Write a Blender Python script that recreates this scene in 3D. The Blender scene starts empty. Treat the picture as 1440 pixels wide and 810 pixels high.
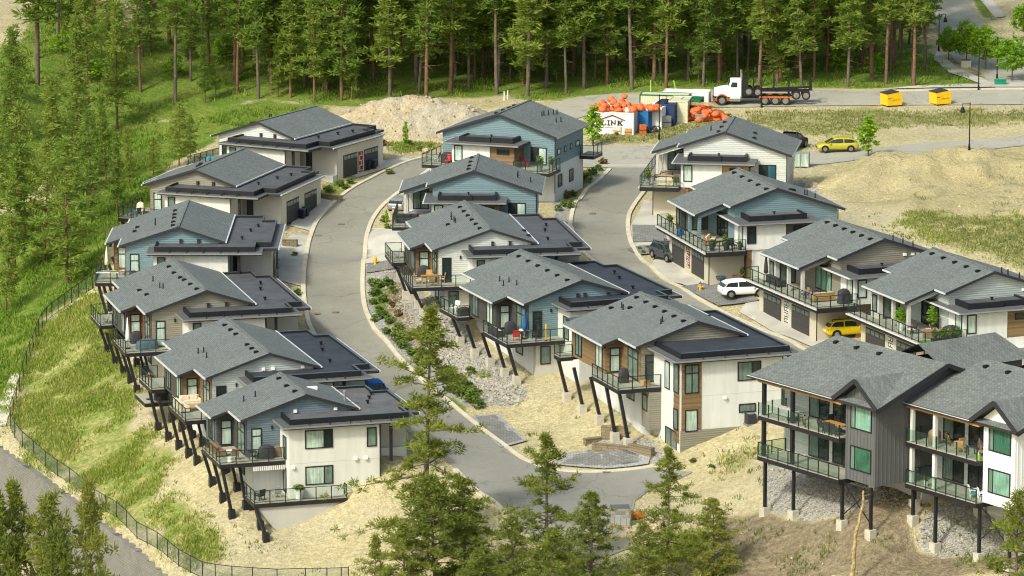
import bpy, bmesh, math, random
import numpy as np
from mathutils import Vector, Matrix
random.seed(7)
R = math.radians
scene = bpy.context.scene
col = scene.collection

# ------------------------------------------------------------------ camera
FPX, CXP, CYP, ZC, PITCH = 6480.0, 720.0, 405.0, 80.0, R(10.9825)
cd = bpy.data.cameras.new('camera'); cam = bpy.data.objects.new('camera', cd); col.objects.link(cam)
cd.sensor_width = 36; cd.lens = 36 * FPX / 1440; cd.clip_start = 1; cd.clip_end = 8000
cam.location = (0, 0, ZC); cam.rotation_euler = (R(90) - PITCH, 0, 0)
scene.camera = cam

# ------------------------------------------------------------------ tagging
def tag(o, label=None, cat=None, group=None, kind=None):
    if label: o['label'] = label
    if cat: o['category'] = cat
    if group: o['group'] = group
    if kind: o['kind'] = kind
    return o

def thing(name, label, cat, loc=(0, 0, 0), rz=0.0, group=None, sc=1.0):
    o = bpy.data.objects.new(name, None); col.objects.link(o)
    o.location = loc; o.rotation_euler = (0, 0, rz); o.scale = (sc, sc, sc)
    o.empty_display_size = .3
    return tag(o, label, cat, group)

def copy_tree(o, parent=None):
    c = o.copy(); col.objects.link(c)
    if parent is not None: c.parent = parent
    for ch in list(o.children): copy_tree(ch, c)
    return c

# ------------------------------------------------------------------ mesh builder
class MB:
    def __init__(s): s.v = []; s.f = []; s.m = []
    def add(s, vs, fs, m=0):
        n = len(s.v); s.v += [tuple(p) for p in vs]
        for f in fs: s.f.append([n + i for i in f]); s.m.append(m)
        return s
    def box(s, x0, x1, y0, y1, z0, z1, m=0):
        x0, x1 = min(x0, x1), max(x0, x1); y0, y1 = min(y0, y1), max(y0, y1); z0, z1 = min(z0, z1), max(z0, z1)
        return s.add([(x0,y0,z0),(x1,y0,z0),(x1,y1,z0),(x0,y1,z0),(x0,y0,z1),(x1,y0,z1),(x1,y1,z1),(x0,y1,z1)],
                     [(0,3,2,1),(4,5,6,7),(0,1,5,4),(1,2,6,5),(2,3,7,6),(3,0,4,7)], m)
    def slab(s, poly, zt, th, mt=0, ms=1):
        """plan polygon (counter clockwise) with top height zt (number or function) and thickness"""
        a = sum(poly[i][0]*poly[(i+1) % len(poly)][1] - poly[(i+1) % len(poly)][0]*poly[i][1] for i in range(len(poly)))
        if a < 0: poly = poly[::-1]
        f = zt if callable(zt) else (lambda x, y: zt)
        n = len(poly)
        s.add([(x, y, f(x, y)) for x, y in poly] , [tuple(range(n))], mt)
        s.add([(x, y, f(x, y) - th) for x, y in poly] , [tuple(range(n))[::-1]], ms)
        vs = [(x, y, f(x, y)) for x, y in poly] + [(x, y, f(x, y) - th) for x, y in poly]
        return s.add(vs, [(n+i, n+(i+1) % n, (i+1) % n, i) for i in range(n)], ms)
    def extr(s, poly, y0, y1, m=0):
        """polygon in x,z extruded along y"""
        n = len(poly)
        return s.add([(x, y0, z) for x, z in poly] + [(x, y1, z) for x, z in poly],
                     [tuple(range(n)), tuple(range(n, 2*n))[::-1]] + [(i, n+i, n+(i+1) % n, (i+1) % n) for i in range(n)], m)
    def tube(s, p0, p1, r0, r1=None, n=8, m=0, cap=True):
        r1 = r0 if r1 is None else r1
        p0, p1 = Vector(p0), Vector(p1); d = (p1 - p0).normalized()
        a = d.orthogonal().normalized(); b = d.cross(a)
        vs = []
        for p, r in ((p0, r0), (p1, r1)):
            for i in range(n):
                t = 2*math.pi*i/n; vs.append(p + a*math.cos(t)*r + b*math.sin(t)*r)
        fs = [(i, (i+1) % n, n+(i+1) % n, n+i) for i in range(n)]
        if cap: fs += [tuple(range(n))[::-1], tuple(range(n, 2*n))]
        return s.add(vs, fs, m)
    def bar(s, p0, p1, w, h=None, m=0):
        h = w if h is None else h
        p0, p1 = Vector(p0), Vector(p1); d = (p1 - p0).normalized()
        up = Vector((0, 0, 1)) if abs(d.z) < .98 else Vector((0, 1, 0))
        a = d.cross(up).normalized()*w/2; b = a.cross(d).normalized()*h/2
        vs = [p0-a-b, p0+a-b, p0+a+b, p0-a+b, p1-a-b, p1+a-b, p1+a+b, p1-a+b]
        return s.add(vs, [(0,3,2,1),(4,5,6,7),(0,1,5,4),(1,2,6,5),(2,3,7,6),(3,0,4,7)], m)
    def lathe(s, prof, c=(0, 0, 0), n=12, m=0):
        vs = []; fs = []
        for r, z in prof:
            for i in range(n):
                t = 2*math.pi*i/n; vs.append((c[0]+r*math.cos(t), c[1]+r*math.sin(t), c[2]+z))
        for k in range(len(prof)-1):
            for i in range(n): fs.append((k*n+i, k*n+(i+1) % n, (k+1)*n+(i+1) % n, (k+1)*n+i))
        fs.append(tuple(range(n))[::-1]); fs.append(tuple(range((len(prof)-1)*n, len(prof)*n)))
        return s.add(vs, fs, m)
    def blob(s, c, r, jit=.15, n=10, k=6, m=0, flat=None):
        vs = []; fs = []
        rx, ry, rz = r if isinstance(r, (tuple, list)) else (r, r, r)
        for j in range(k+1):
            ph = math.pi*j/k - math.pi/2
            for i in range(n):
                t = 2*math.pi*i/n; q = 1 + random.uniform(-jit, jit)
                zz = math.sin(ph)*rz*q
                if flat is not None: zz = max(zz, flat)
                vs.append((c[0]+rx*math.cos(ph)*math.cos(t)*q, c[1]+ry*math.cos(ph)*math.sin(t)*q, c[2]+zz))
        for j in range(k):
            for i in range(n): fs.append((j*n+i, j*n+(i+1) % n, (j+1)*n+(i+1) % n, (j+1)*n+i))
        return s.add(vs, fs, m)
    def build(s, name, mats, parent=None, smooth=False, bevel=0):
        me = bpy.data.meshes.new(name); me.from_pydata([tuple(p) for p in s.v], [], s.f)
        if not isinstance(mats, (list, tuple)): mats = [mats]
        for m in mats: me.materials.append(m)
        if any(s.m): me.polygons.foreach_set('material_index', s.m)
        if smooth: me.polygons.foreach_set('use_smooth', [True]*len(me.polygons))
        me.update()
        o = bpy.data.objects.new(name, me); col.objects.link(o)
        if parent is not None: o.parent = parent
        if bevel:
            b = o.modifiers.new('bevel', 'BEVEL'); b.width = bevel; b.segments = 2; b.limit_method = 'ANGLE'
        return o

# ------------------------------------------------------------------ materials
class NT:
    def __init__(s, name):
        s.mat = bpy.data.materials.new(name); s.mat.use_nodes = True
        s.t = s.mat.node_tree; s.n = s.t.nodes; s.l = s.t.links; s.n.clear()
        s.out = s.n.new('ShaderNodeOutputMaterial')
        s.b = s.n.new('ShaderNodeBsdfPrincipled'); s.l.new(s.b.outputs[0], s.out.inputs[0])
        s.b.inputs['Specular IOR Level'].default_value = .3
    def co(s, kind='Object'):
        return s.n.new('ShaderNodeTexCoord').outputs[kind]
    def pos(s): return s.n.new('ShaderNodeNewGeometry').outputs['Position']
    def noise(s, vec, scale, detail=3, rough=.6):
        n = s.n.new('ShaderNodeTexNoise'); n.inputs['Scale'].default_value = scale; n.inputs['Detail'].default_value = detail
        n.inputs['Roughness'].default_value = rough; s.l.new(vec, n.inputs['Vector']); return n.outputs['Fac']
    def ramp(s, fac, a, b, ca, cb):
        r = s.n.new('ShaderNodeValToRGB'); r.color_ramp.elements[0].position = a; r.color_ramp.elements[1].position = b
        r.color_ramp.elements[0].color = (*ca, 1) if not isinstance(ca, float) else (ca, ca, ca, 1)
        r.color_ramp.elements[1].color = (*cb, 1) if not isinstance(cb, float) else (cb, cb, cb, 1)
        s.l.new(fac, r.inputs[0]); return r.outputs[0]
    def mix(s, fac, a, b, mode='MIX'):
        m = s.n.new('ShaderNodeMix'); m.data_type = 'RGBA'; m.blend_type = mode; m.clamp_factor = True
        for i, x in ((0, fac), (6, a), (7, b)):
            if isinstance(x, (int, float)): m.inputs[i].default_value = x
            elif isinstance(x, (tuple, list)): m.inputs[i].default_value = (*x[:3], 1)
            else: s.l.new(x, m.inputs[i])
        return m.outputs[2]
    def math(s, op, a, b=0., c=None):
        m = s.n.new('ShaderNodeMath'); m.operation = op
        for i, x in enumerate((a, b) if c is None else (a, b, c)):
            if isinstance(x, (int, float)): m.inputs[i].default_value = x
            else: s.l.new(x, m.inputs[i])
        return m.outputs[0]
    def sep(s, vec):
        m = s.n.new('ShaderNodeSeparateXYZ'); s.l.new(vec, m.inputs[0]); return m.outputs
    def comb(s, x, y, z=0.):
        m = s.n.new('ShaderNodeCombineXYZ')
        for i, q in enumerate((x, y, z)):
            if isinstance(q, (int, float)): m.inputs[i].default_value = q
            else: s.l.new(q, m.inputs[i])
        return m.outputs[0]
    def bump(s, h, strength=.3, dist=.05):
        m = s.n.new('ShaderNodeBump'); m.inputs['Strength'].default_value = strength; m.inputs['Distance'].default_value = dist
        s.l.new(h, m.inputs['Height']); s.l.new(m.outputs[0], s.b.inputs['Normal'])
    def color(s, c):
        if isinstance(c, (tuple, list)): s.b.inputs['Base Color'].default_value = (*c, 1)
        else: s.l.new(c, s.b.inputs['Base Color'])
    def set(s, **k):
        for a, v in k.items(): s.b.inputs[a.replace('_', ' ')].default_value = v
        return s

def plain(name, c, rough=.6, metal=0., var=.12, scale=3., spec=.3):
    t = NT(name); n = t.noise(t.co(), scale, 4)
    t.color(t.ramp(n, .3, .7, tuple(x*(1-var) for x in c), tuple(min(1, x*(1+var)) for x in c)))
    t.b.inputs['Roughness'].default_value = rough; t.b.inputs['Metallic'].default_value = metal
    t.b.inputs['Specular IOR Level'].default_value = spec
    return t.mat

def shingle(name, a, b):
    t = NT(name); o = t.sep(t.co())
    v = t.comb(o[1], t.math('MULTIPLY', o[0], 1.05))
    br = t.n.new('ShaderNodeTexBrick'); t.l.new(v, br.inputs['Vector'])
    br.inputs['Scale'].default_value = 1; br.inputs['Brick Width'].default_value = .33; br.inputs['Row Height'].default_value = .15
    br.inputs['Mortar Size'].default_value = .012; br.inputs['Color1'].default_value = (*a, 1); br.inputs['Color2'].default_value = (*b, 1)
    br.inputs['Mortar'].default_value = tuple(x*.55 for x in a) + (1,); br.inputs['Bias'].default_value = -.1
    n = t.noise(t.co(), 13, 3); n2 = t.noise(t.co(), .35, 3)
    c = t.mix(.5, br.outputs['Color'], t.ramp(n, .25, .75, .6, 1.35), 'MULTIPLY')
    c = t.mix(.6, c, t.ramp(n2, .3, .7, .85, 1.12), 'MULTIPLY')
    t.color(c); t.set(Roughness=.85)
    t.bump(t.math('ADD', t.math('MULTIPLY', n, .5), br.outputs['Fac']), .35, .03)
    return t.mat

def siding(name, c, step=.19, axis=2, var=.1):
    t = NT(name); o = t.sep(t.co()); z = t.math('FRACT', t.math('DIVIDE', o[axis], step))
    row = t.math('FLOOR', t.math('DIVIDE', o[axis], step))
    wn = t.n.new('ShaderNodeTexWhiteNoise'); wn.noise_dimensions = '1D'; t.l.new(row, wn.inputs['W'])
    n = t.noise(t.co(), 2.2, 3)
    f = t.math('ADD', t.math('MULTIPLY', wn.outputs['Value'], .4), t.math('MULTIPLY', n, .6))
    t.color(t.ramp(f, .2, .8, tuple(x*(1-var) for x in c), tuple(min(1, x*(1+var)) for x in c)))
    t.set(Roughness=.65)
    t.bump(t.math('POWER', z, 3.), .9, .05)
    return t.mat

def planks(name, a, b, step=.16):
    t = NT(name); o = t.sep(t.co()); row = t.math('FLOOR', t.math('DIVIDE', o[2], step))
    wn = t.n.new('ShaderNodeTexWhiteNoise'); wn.noise_dimensions = '1D'; t.l.new(row, wn.inputs['W'])
    s = t.n.new('ShaderNodeMapping'); s.inputs['Scale'].default_value = (1, 1, 9); t.l.new(t.co(), s.inputs['Vector'])
    n = t.noise(s.outputs[0], 1.5, 4)
    t.color(t.ramp(t.math('ADD', t.math('MULTIPLY', wn.outputs['Value'], .5), t.math('MULTIPLY', n, .5)), .2, .8, a, b))
    t.set(Roughness=.6); t.bump(t.math('POWER', t.math('FRACT', t.math('DIVIDE', o[2], step)), 6.), .6, .03)
    return t.mat

def glass_mat(name, tint, alpha):
    m = bpy.data.materials.new(name); m.use_nodes = True; nt = m.node_tree; nt.nodes.clear()
    out = nt.nodes.new('ShaderNodeOutputMaterial'); mx = nt.nodes.new('ShaderNodeMixShader')
    tr = nt.nodes.new('ShaderNodeBsdfTransparent'); tr.inputs[0].default_value = (*tint, 1)
    gl = nt.nodes.new('ShaderNodeBsdfPrincipled'); gl.inputs['Base Color'].default_value = (.12, .17, .15, 1); gl.inputs['Roughness'].default_value = .08
    mx.inputs[0].default_value = alpha
    nt.links.new(tr.outputs[0], mx.inputs[1]); nt.links.new(gl.outputs[0], mx.inputs[2]); nt.links.new(mx.outputs[0], out.inputs[0])
    return m

def foliage(name, cols, trans=.3, nscale=.5):
    t = NT(name); oi = t.n.new('ShaderNodeObjectInfo')
    n = t.noise(t.pos(), nscale, 3); rn = oi.outputs['Random']
    g = t.n.new('ShaderNodeNewGeometry')
    f = t.math('ADD', t.math('MULTIPLY', n, .45), t.math('ADD', t.math('MULTIPLY', rn, .3), t.math('MULTIPLY', g.outputs['Random Per Island'], .35)))
    r = t.n.new('ShaderNodeValToRGB'); e = r.color_ramp.elements
    e[0].position = .25; e[1].position = .85; e[0].color = (*cols[0], 1); e[1].color = (*cols[-1], 1)
    if len(cols) == 3:
        q = e.new(.55); q.color = (*cols[1], 1)
    t.l.new(f, r.inputs[0]); t.color(r.outputs[0]); t.set(Roughness=.7)
    tl = t.n.new('ShaderNodeBsdfTranslucent'); t.l.new(r.outputs[0], tl.inputs[0])
    mx = t.n.new('ShaderNodeMixShader'); mx.inputs[0].default_value = trans
    t.l.new(t.b.outputs[0], mx.inputs[1]); t.l.new(tl.outputs[0], mx.inputs[2]); t.l.new(mx.outputs[0], t.out.inputs[0])
    return t.mat

def asphalt_mat(name, a, b):
    t = NT(name); p = t.pos(); n = t.noise(p, .12, 4); n2 = t.noise(p, 4., 3); n3 = t.noise(p, .6, 5)
    c = t.ramp(t.math('ADD', t.math('MULTIPLY', n, .6), t.math('MULTIPLY', n3, .4)), .35, .65, a, b)
    c = t.mix(.35, c, t.ramp(n2, .3, .7, .8, 1.2), 'MULTIPLY')
    vo = t.n.new('ShaderNodeTexVoronoi'); vo.feature = 'DISTANCE_TO_EDGE'; vo.inputs['Scale'].default_value = .11
    wv = t.n.new('ShaderNodeVectorMath'); wv.operation = 'ADD'; t.l.new(p, wv.inputs[0]); nv = t.n.new('ShaderNodeTexNoise'); nv.inputs['Scale'].default_value = .4; t.l.new(p, nv.inputs['Vector'])
    sc_ = t.n.new('ShaderNodeVectorMath'); sc_.operation = 'SCALE'; sc_.inputs['Scale'].default_value = 4; t.l.new(nv.outputs['Color'], sc_.inputs[0]); t.l.new(sc_.outputs[0], wv.inputs[1]); t.l.new(wv.outputs[0], vo.inputs['Vector'])
    c = t.mix(.75, c, t.ramp(vo.outputs['Distance'], .004, .014, .72, 1.), 'MULTIPLY')
    c = t.mix(.5, c, t.ramp(t.noise(p, .33, 2), .60, .72, 1., .78), 'MULTIPLY')
    t.color(c); t.set(Roughness=.9); return t.mat

def block_mat(name, a, b, w, h, plane='xy', mortar=.02):
    t = NT(name); o = t.sep(t.co('Object'))
    v = {'xy': t.comb(o[0], o[1]), 'xz': t.comb(t.math('ADD', o[0], o[1]), o[2])}[plane]
    br = t.n.new('ShaderNodeTexBrick'); t.l.new(v, br.inputs['Vector']); br.inputs['Scale'].default_value = 1
    br.inputs['Brick Width'].default_value = w; br.inputs['Row Height'].default_value = h; br.inputs['Mortar Size'].default_value = mortar
    br.inputs['Color1'].default_value = (*a, 1); br.inputs['Color2'].default_value = (*b, 1); br.inputs['Mortar'].default_value = tuple(x*.55 for x in a) + (1,)
    c = t.mix(.6, br.outputs['Color'], t.ramp(t.noise(t.co('Object'), .5, 5), .3, .7, .75, 1.2), 'MULTIPLY')
    t.color(c); t.set(Roughness=.9); t.bump(br.outputs['Fac'], -.4, .03); return t.mat

M = {}
M['shingle'] = shingle('shingle', (.125, .143, .143), (.182, .203, .200))
M['shingle_light'] = shingle('shingle_light', (.125, .139, .134), (.190, .208, .198))
M['membrane'] = plain('membrane', (.078, .083, .092), .7, var=.25, scale=.8)
M['membrane_dark'] = plain('membrane_dark', (.035, .04, .05), .65, var=.25, scale=.8)
M['membrane_grey'] = plain('membrane_grey', (.11, .113, .118), .7, var=.25, scale=.8)
M['dark_metal'] = plain('dark_metal', (.018, .018, .021), .45, var=.2)
M['black'] = plain('black', (.008, .008, .009), .5)
M['fascia'] = plain('fascia', (.028, .028, .032), .5)
M['gutter_glint'] = plain('gutter_glint', (.55, .56, .55), .35)  # off-white puts the light caught by the eave metal into the gutter colour
M['parapet'] = plain('parapet_metal', (.013, .014, .017), .5); M['skirt'] = plain('skirt', (.105, .11, .112), .55)
def stucco(name, c):
    t = NT(name); mp = t.n.new('ShaderNodeMapping'); mp.inputs['Scale'].default_value = (1, 1, .12); t.l.new(t.co(), mp.inputs['Vector'])
    n = t.noise(mp.outputs[0], 2.2, 4); n2 = t.noise(t.co(), .5, 3); cc = t.mix(.8, tuple(c), t.ramp(n, .3, .6, (.88, .87, .84), (1., 1., 1.)), 'MULTIPLY'); t.color(t.mix(.7, cc, t.ramp(n2, .3, .7, .93, 1.), 'MULTIPLY')); t.set(Roughness=.9); t.bump(t.noise(t.co(), 30, 2), .15, .02); return t.mat
M['stucco'] = stucco('stucco', (.65, .655, .615))
M['stucco_white'] = stucco('stucco_white', (.66, .675, .655))
M['stucco_tan'] = plain('stucco_tan', (.52, .48, .37), .9, var=.06, scale=.8)
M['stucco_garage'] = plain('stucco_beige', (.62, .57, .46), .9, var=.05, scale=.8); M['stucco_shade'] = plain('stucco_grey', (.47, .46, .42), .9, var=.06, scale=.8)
M['blue'] = siding('blue_siding', (.19, .285, .325))
M['navy'] = siding('slate_siding', (.16, .215, .26))
M['taupe'] = siding('taupe_siding', (.285, .27, .22))
M['pale'] = siding('pale_siding', (.56, .60, .57))
M['palegrey'] = siding('pale_grey_siding', (.45, .5, .49))
M['white_siding'] = siding('white_siding', (.62, .65, .62))
M['charcoal'] = siding('charcoal_siding', (.08, .078, .072))
M['slate'] = siding('dark_blue_siding', (.10, .135, .16))
M['board'] = siding('board_siding', (.105, .108, .11), .42, 1)
M['board_white'] = siding('white_board_siding', (.78, .78, .75), .42, 1, .04)
M['wood'] = planks('wood_cladding', (.15, .095, .048), (.26, .175, .09))
M['wood_red'] = planks('red_wood_cladding', (.12, .06, .035), (.19, .105, .06))
M['wood_light'] = planks('light_wood_cladding', (.27, .17, .075), (.42, .28, .13))
M['wood_brown'] = planks('brown_cladding', (.17, .10, .055), (.22, .135, .075))
M['timber'] = plain('timber', (.42, .22, .06), .6)
M['door_grey'] = siding('garage_door_panel', (.052, .05, .05), .55)
M['deck'] = plain('deck_floor', (.36, .34, .28), .8, scale=6)
M['concrete'] = plain('concrete', (.43, .42, .37), .9, var=.15, scale=.7)
M['footing'] = plain('footing_concrete', (.48, .45, .37), .9)
M['glass_rail'] = glass_mat('rail_glass', (.93, .965, .945), .045)
M['glass_green'] = glass_mat('green_rail_glass', (.88, .95, .91), .09)
def pane(name, c, r=.12): 
    t = NT(name); mp = t.n.new('ShaderNodeMapping'); mp.inputs['Scale'].default_value = (3.5, 3.5, .35); t.l.new(t.co(), mp.inputs['Vector']); n = t.math('ADD', t.math('MULTIPLY', t.noise(mp.outputs[0], 1.6, 2), .55), t.math('MULTIPLY', t.noise(t.co(), .9, 3), .45))
    t.color(t.ramp(n, .38, .62, tuple(x*.62 for x in c), tuple(x*1.25 for x in c))); t.set(Roughness=r); t.b.inputs['Specular IOR Level'].default_value = .6
    return t.mat
M['pane_pale'] = pane('pane_blind', (.42, .53, .46))
M['pane_green'] = pane('pane_green', (.19, .36, .28))
M['pane_forest'] = pane('pane_deep_green', (.045, .13, .085), .07); M['pane_mid'] = pane('pane_mid', (.13, .19, .16), .08)
M['pane_dark'] = pane('pane_dark', (.022, .034, .032), .06)
M['pane_blue'] = pane('pane_blue', (.03, .10, .13), .06)
M['white'] = plain('white_paint', (.8, .8, .78), .5, var=.04)
M['chrome'] = plain('bright_metal', (.6, .6, .6), .25, .9)
M['grey_metal'] = plain('grey_metal', (.3, .31, .31), .4, .4)
M['tyre'] = plain('rubber', (.018, .018, .018), .8)
M['fence_mesh'] = glass_mat('fence_mesh', (1, 1, 1), .3)
def cl(name, c, rough=.75, var=.15): return plain(name, c, rough, var=var, scale=4)
M['cream'] = cl('cream_fabric', (.68, .58, .44)); M['brown_fab'] = cl('brown_wicker', (.22, .14, .08)); M['grey_fab'] = cl('grey_fabric', (.36, .36, .35))
M['dark_fab'] = cl('dark_fabric', (.035, .035, .04)); M['blue_fab'] = cl('blue_fabric', (.01, .10, .33)); M['teal_fab'] = cl('teal_fabric', (.0, .30, .40))
M['red_fab'] = cl('red_plastic', (.5, .03, .035), .4); M['tan_fab'] = cl('tan_fabric', (.45, .27, .12)); M['pink_fab'] = cl('pink_fabric', (.6, .42, .36))
M['lime'] = cl('lime_fabric', (.35, .6, .06)); M['turf'] = cl('green_turf', (.06, .26, .03)); M['slateblue'] = cl('slate_fabric', (.07, .11, .14))
M['terracotta'] = cl('pot', (.28, .27, .24)); M['orange'] = cl('orange_bag_fabric', (.66, .15, .05), .6, .3); M['greywhite'] = cl('pale_tarp', (.62, .6, .55))
M['yellow'] = plain('yellow_paint', (.78, .47, .012), .45, var=.08); M['graphite'] = plain('graphite_paint', (.05, .06, .06), .25, var=.05); M['mustard'] = plain('mustard_paint', (.42, .375, .03), .3, var=.06); M['yellow_car'] = plain('yellow_car_paint', (.62, .46, .01), .3, var=.06); M['hyd'] = plain('hydrant_yellow', (.75, .42, .02), .4)
M['green_box'] = plain('green_paint', (.01, .22, .12), .4); M['bluebin'] = plain('blue_bin', (.01, .1, .42), .45); M['binblack'] = plain('bin_black', (.015, .017, .017), .5)
M['box_white'] = plain('container_white', (.76, .75, .72), .5, var=.08, scale=1); M['box_blue'] = plain('container_blue', (.02, .14, .36), .5); M['box_navy'] = plain('container_navy', (.02, .04, .12), .5)
M['box_cream'] = plain('container_cream', (.60, .58, .42), .5); M['box_green'] = plain('container_green', (.01, .13, .055), .5)
M['logo_red'] = plain('logo_red', (.22, .015, .012), .5); M['logo_black'] = plain('logo_black', (.02, .02, .022), .5)
M['rust'] = plain('rust_orange', (.5, .12, .03), .6, var=.3); M['rim'] = plain('wheel_rim', (.2, .19, .16), .5)
M['lamp_red'] = plain('tail_lamp', (.35, .01, .01), .2); M['lamp_clear'] = plain('head_lamp', (.7, .7, .68), .15)
M['bark_red'] = plain('pine_bark', (.165, .095, .06), .9, var=.4, scale=2.5); M['bark_grey'] = plain('grey_bark', (.13, .105, .08), .9, var=.4, scale=2.5)
M['bark_dead'] = plain('dead_wood', (.33, .25, .13), .9, var=.6, scale=5)
M['pine'] = foliage('pine_needles', [(.125, .21, .033), (.23, .335, .052), (.34, .385, .072)], .55)
M['pine_near'] = foliage('near_needles', [(.11, .16, .027), (.225, .275, .046), (.37, .365, .075)], .5, .8)
M['leaf'] = foliage('bright_leaves', [(.18, .36, .02), (.29, .48, .03), (.40, .55, .055)], .55)
M['shrub'] = foliage('shrub_leaves', [(.07, .135, .02), (.13, .21, .035), (.22, .27, .06)], .3)
M['shrub_dry'] = foliage('dry_leaves', [(.12, .08, .03), (.22, .17, .05), (.3, .24, .09)], .3)
M['grass_blade'] = foliage('grass_blades', [(.12, .22, .018), (.25, .34, .036), (.54, .47, .20)], .45, .3)
M['grass_dry'] = foliage('dry_grass_blades', [(.17, .215, .05), (.30, .315, .10), (.46, .41, .19)], .5, .3); M['weed_leaf'] = foliage('weed_leaves', [(.09, .15, .025), (.17, .22, .05), (.30, .29, .10)], .4, .5); M['grass_lush'] = foliage('lush_grass_blades', [(.09, .19, .016), (.17, .30, .03), (.33, .37, .08)], .45, .3)
M['rock'] = plain('rock', (.31, .29, .245), .9, var=.35, scale=2); M['rock_sand'] = plain('sandy_rock', (.46, .38, .25), .9, var=.3, scale=1.5)
M['road'] = asphalt_mat('road_asphalt', (.215, .21, .172), (.27, .262, .215)); M['road_pale'] = asphalt_mat('pale_asphalt', (.31, .30, .25), (.375, .36, .30)); M['road_dark'] = asphalt_mat('new_asphalt', (.205, .203, .18), (.25, .247, .218))
M['kerb'] = plain('kerb_concrete', (.55, .50, .38), .9, var=.12, scale=.8)
M['drive'] = plain('driveway_concrete', (.44, .425, .375), .9, var=.16, scale=.35)
M['paver'] = block_mat('paver', (.165, .165, .155), (.235, .235, .222), .5, .25); M['paver_light'] = block_mat('paver_light', (.27, .28, .27), (.36, .36, .35), .5, .25)
M['wallblock'] = block_mat('wall_block', (.18, .175, .158), (.21, .202, .182), .3, .2, 'xz', .012); M['stone'] = block_mat('stone_block', (.185, .15, .095), (.27, .22, .145), .6, .25, 'xz')
# ------------------------------------------------------------------ geometry of the site
cP, sP = math.cos(PITCH), math.sin(PITCH)
def rays(px):
    px = np.atleast_2d(np.asarray(px, float)); a = (px[:, 0]-CXP)/FPX; b = (CYP-px[:, 1])/FPX
    return np.stack([a, cP + b*sP, -sP + b*cP], 1)
def at_z(px, py, z):
    d = rays((px, py))[0]; k = (z-ZC)/d[2]; return d*k + np.array([0, 0, ZC])

POSE = {'H1': (-26.857, 480.263, 4.69, -0.492, 1), 'H2': (-32.219, 460.915, 2.833, -0.319, 1), 'H3': (-31.991, 434.372, 1.7, 0.001, 1),
 'H4': (-28.015, 414.941, -0.723, 0.263, 1), 'H5': (-20.91, 389.739, -1.337, 0.297, 1), 'H6': (-17.242, 377.988, -2.437, 0.299, 1),
 'M1': (-1.451, 466.862, 7.614, -0.349, 1), 'M2': (-3.797, 452.339, 4.157, -0.037, .98), 'M3': (-2.01, 435.628, 1.219, .1706, .972),
 'M4': (6.452, 414.558, .329, .358, .98), 'M5': (15.997, 387.556, 1.912, .342, .997),
 'R1': (21.229, 454.537, 7.714, -.1464, 1.01), 'R2': (25.074, 428.493, 6.463, .2735, 1.0), 'R3': (33.429, 406.306, 5.689, .3732, 1.005),
 'R4': (41.278, 386.830, 6.398, .3722, 1.018), 'F1': (25.0708, 350.0, 3.548, R(35), 1), 'F2': (34.951, 342.0, 3.587, R(35), 1)}
for h, (x, y, z, t, k) in POSE.items(): POSE[h] = (x*k, y*k, ZC + (z-ZC)*k, t, k)
def loc(h, u, v, w):
    x, y, z, t, k = POSE[h]; c, s = math.cos(t), math.sin(t)
    return np.array([x + k*(c*u - s*v), y + k*(s*u + c*v), z + k*w])

CTRL = []          # terrain control points
def px(*pts):
    for a, b, z in pts: CTRL.append(at_z(a, b, z))
def hl(h, *pts):
    for u, v, w in pts: CTRL.append(loc(h, u, v, w))
# left road, both kerbs
px((600,222,-.6),(545,240,-1.1),(510,258,-1.6),(475,280,-2.2),(450,305,-2.9),(437,330,-3.5),(430,360,-4.1),(426,400,-4.8),(428,430,-5.4),(440,470,-6.2),(470,520,-7.1),(530,570,-8.1),(590,620,-9.0),(640,660,-9.5),(690,702,-9.8),
   (620,228,-.7),(575,262,-1.6),(545,283,-2.2),(525,305,-2.8),(515,330,-3.4),(511,370,-4.2),(509,410,-5.0),(515,440,-5.6),(530,468,-6.2),(555,497,-6.8),(580,525,-7.4),(605,548,-7.9),(660,590,-8.7),(700,620,-9.2),(735,647,-9.5),(770,660,-9.6),(850,664,-9.6),(915,657,-9.5))
# right road
px((845,235,-1.2),(823,268,-1.6),(808,287,-1.9),(802,307,-2.1),(802,323,-2.3),(820,358,-2.7),(870,395,-3.1),(940,430,-3.4),
   (925,245,-1.2),(907,270,-1.6),(885,297,-1.9),(882,323,-2.3),(888,347,-2.6),(910,373,-2.9),(937,395,-3.1),(960,408,-3.2),(1030,447,-3.5),(1087,470,-3.7),(1133,492,-3.9))
# cross road and far road, plateau
px((760,205,-.6),(835,205,-.7),(917,205,-.7),(845,235,-1.2),(1000,207,-.5),(1150,213,-.2),(1200,212,-.1),(1293,202,.1),(1440,192,.3),(1160,230,-.3),(1260,221,-.1),(1363,213,.1),(1440,205,.2),
   (775,147,.8),(827,135,1.2),(877,133,1.3),(1003,128,1.5),(1147,127,1.5),(1247,129,1.5),(1397,125,1.6),(833,160,.6),(1053,150,1.2),(1160,149,1.2),(1293,148,1.2),(1440,147,1.3),(740,165,.3),(1440,165,1.0),(1200,175,.7),(1000,172,.5),(880,182,.2),(860,192,-.2))
# forest floor and beyond
px((690,133,.9),(600,140,.9),(480,150,.6),(370,142,.4),(300,180,-.8),(250,230,-2.6),(200,190,-2.2),(110,200,-3.2),(60,260,-5),(0,300,-6.5),(0,400,-9.5),(90,400,-8.3),(140,350,-5.8),(200,295,-4.6),(0,200,-2),(0,120,3),(0,40,7),(180,20,7),(400,20,5),(720,50,3),(1000,50,2.5),(1200,60,2.2),(1300,20,2.6),(1380,20,2.6),(1400,100,1.7),(1440,60,2.1))
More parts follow.
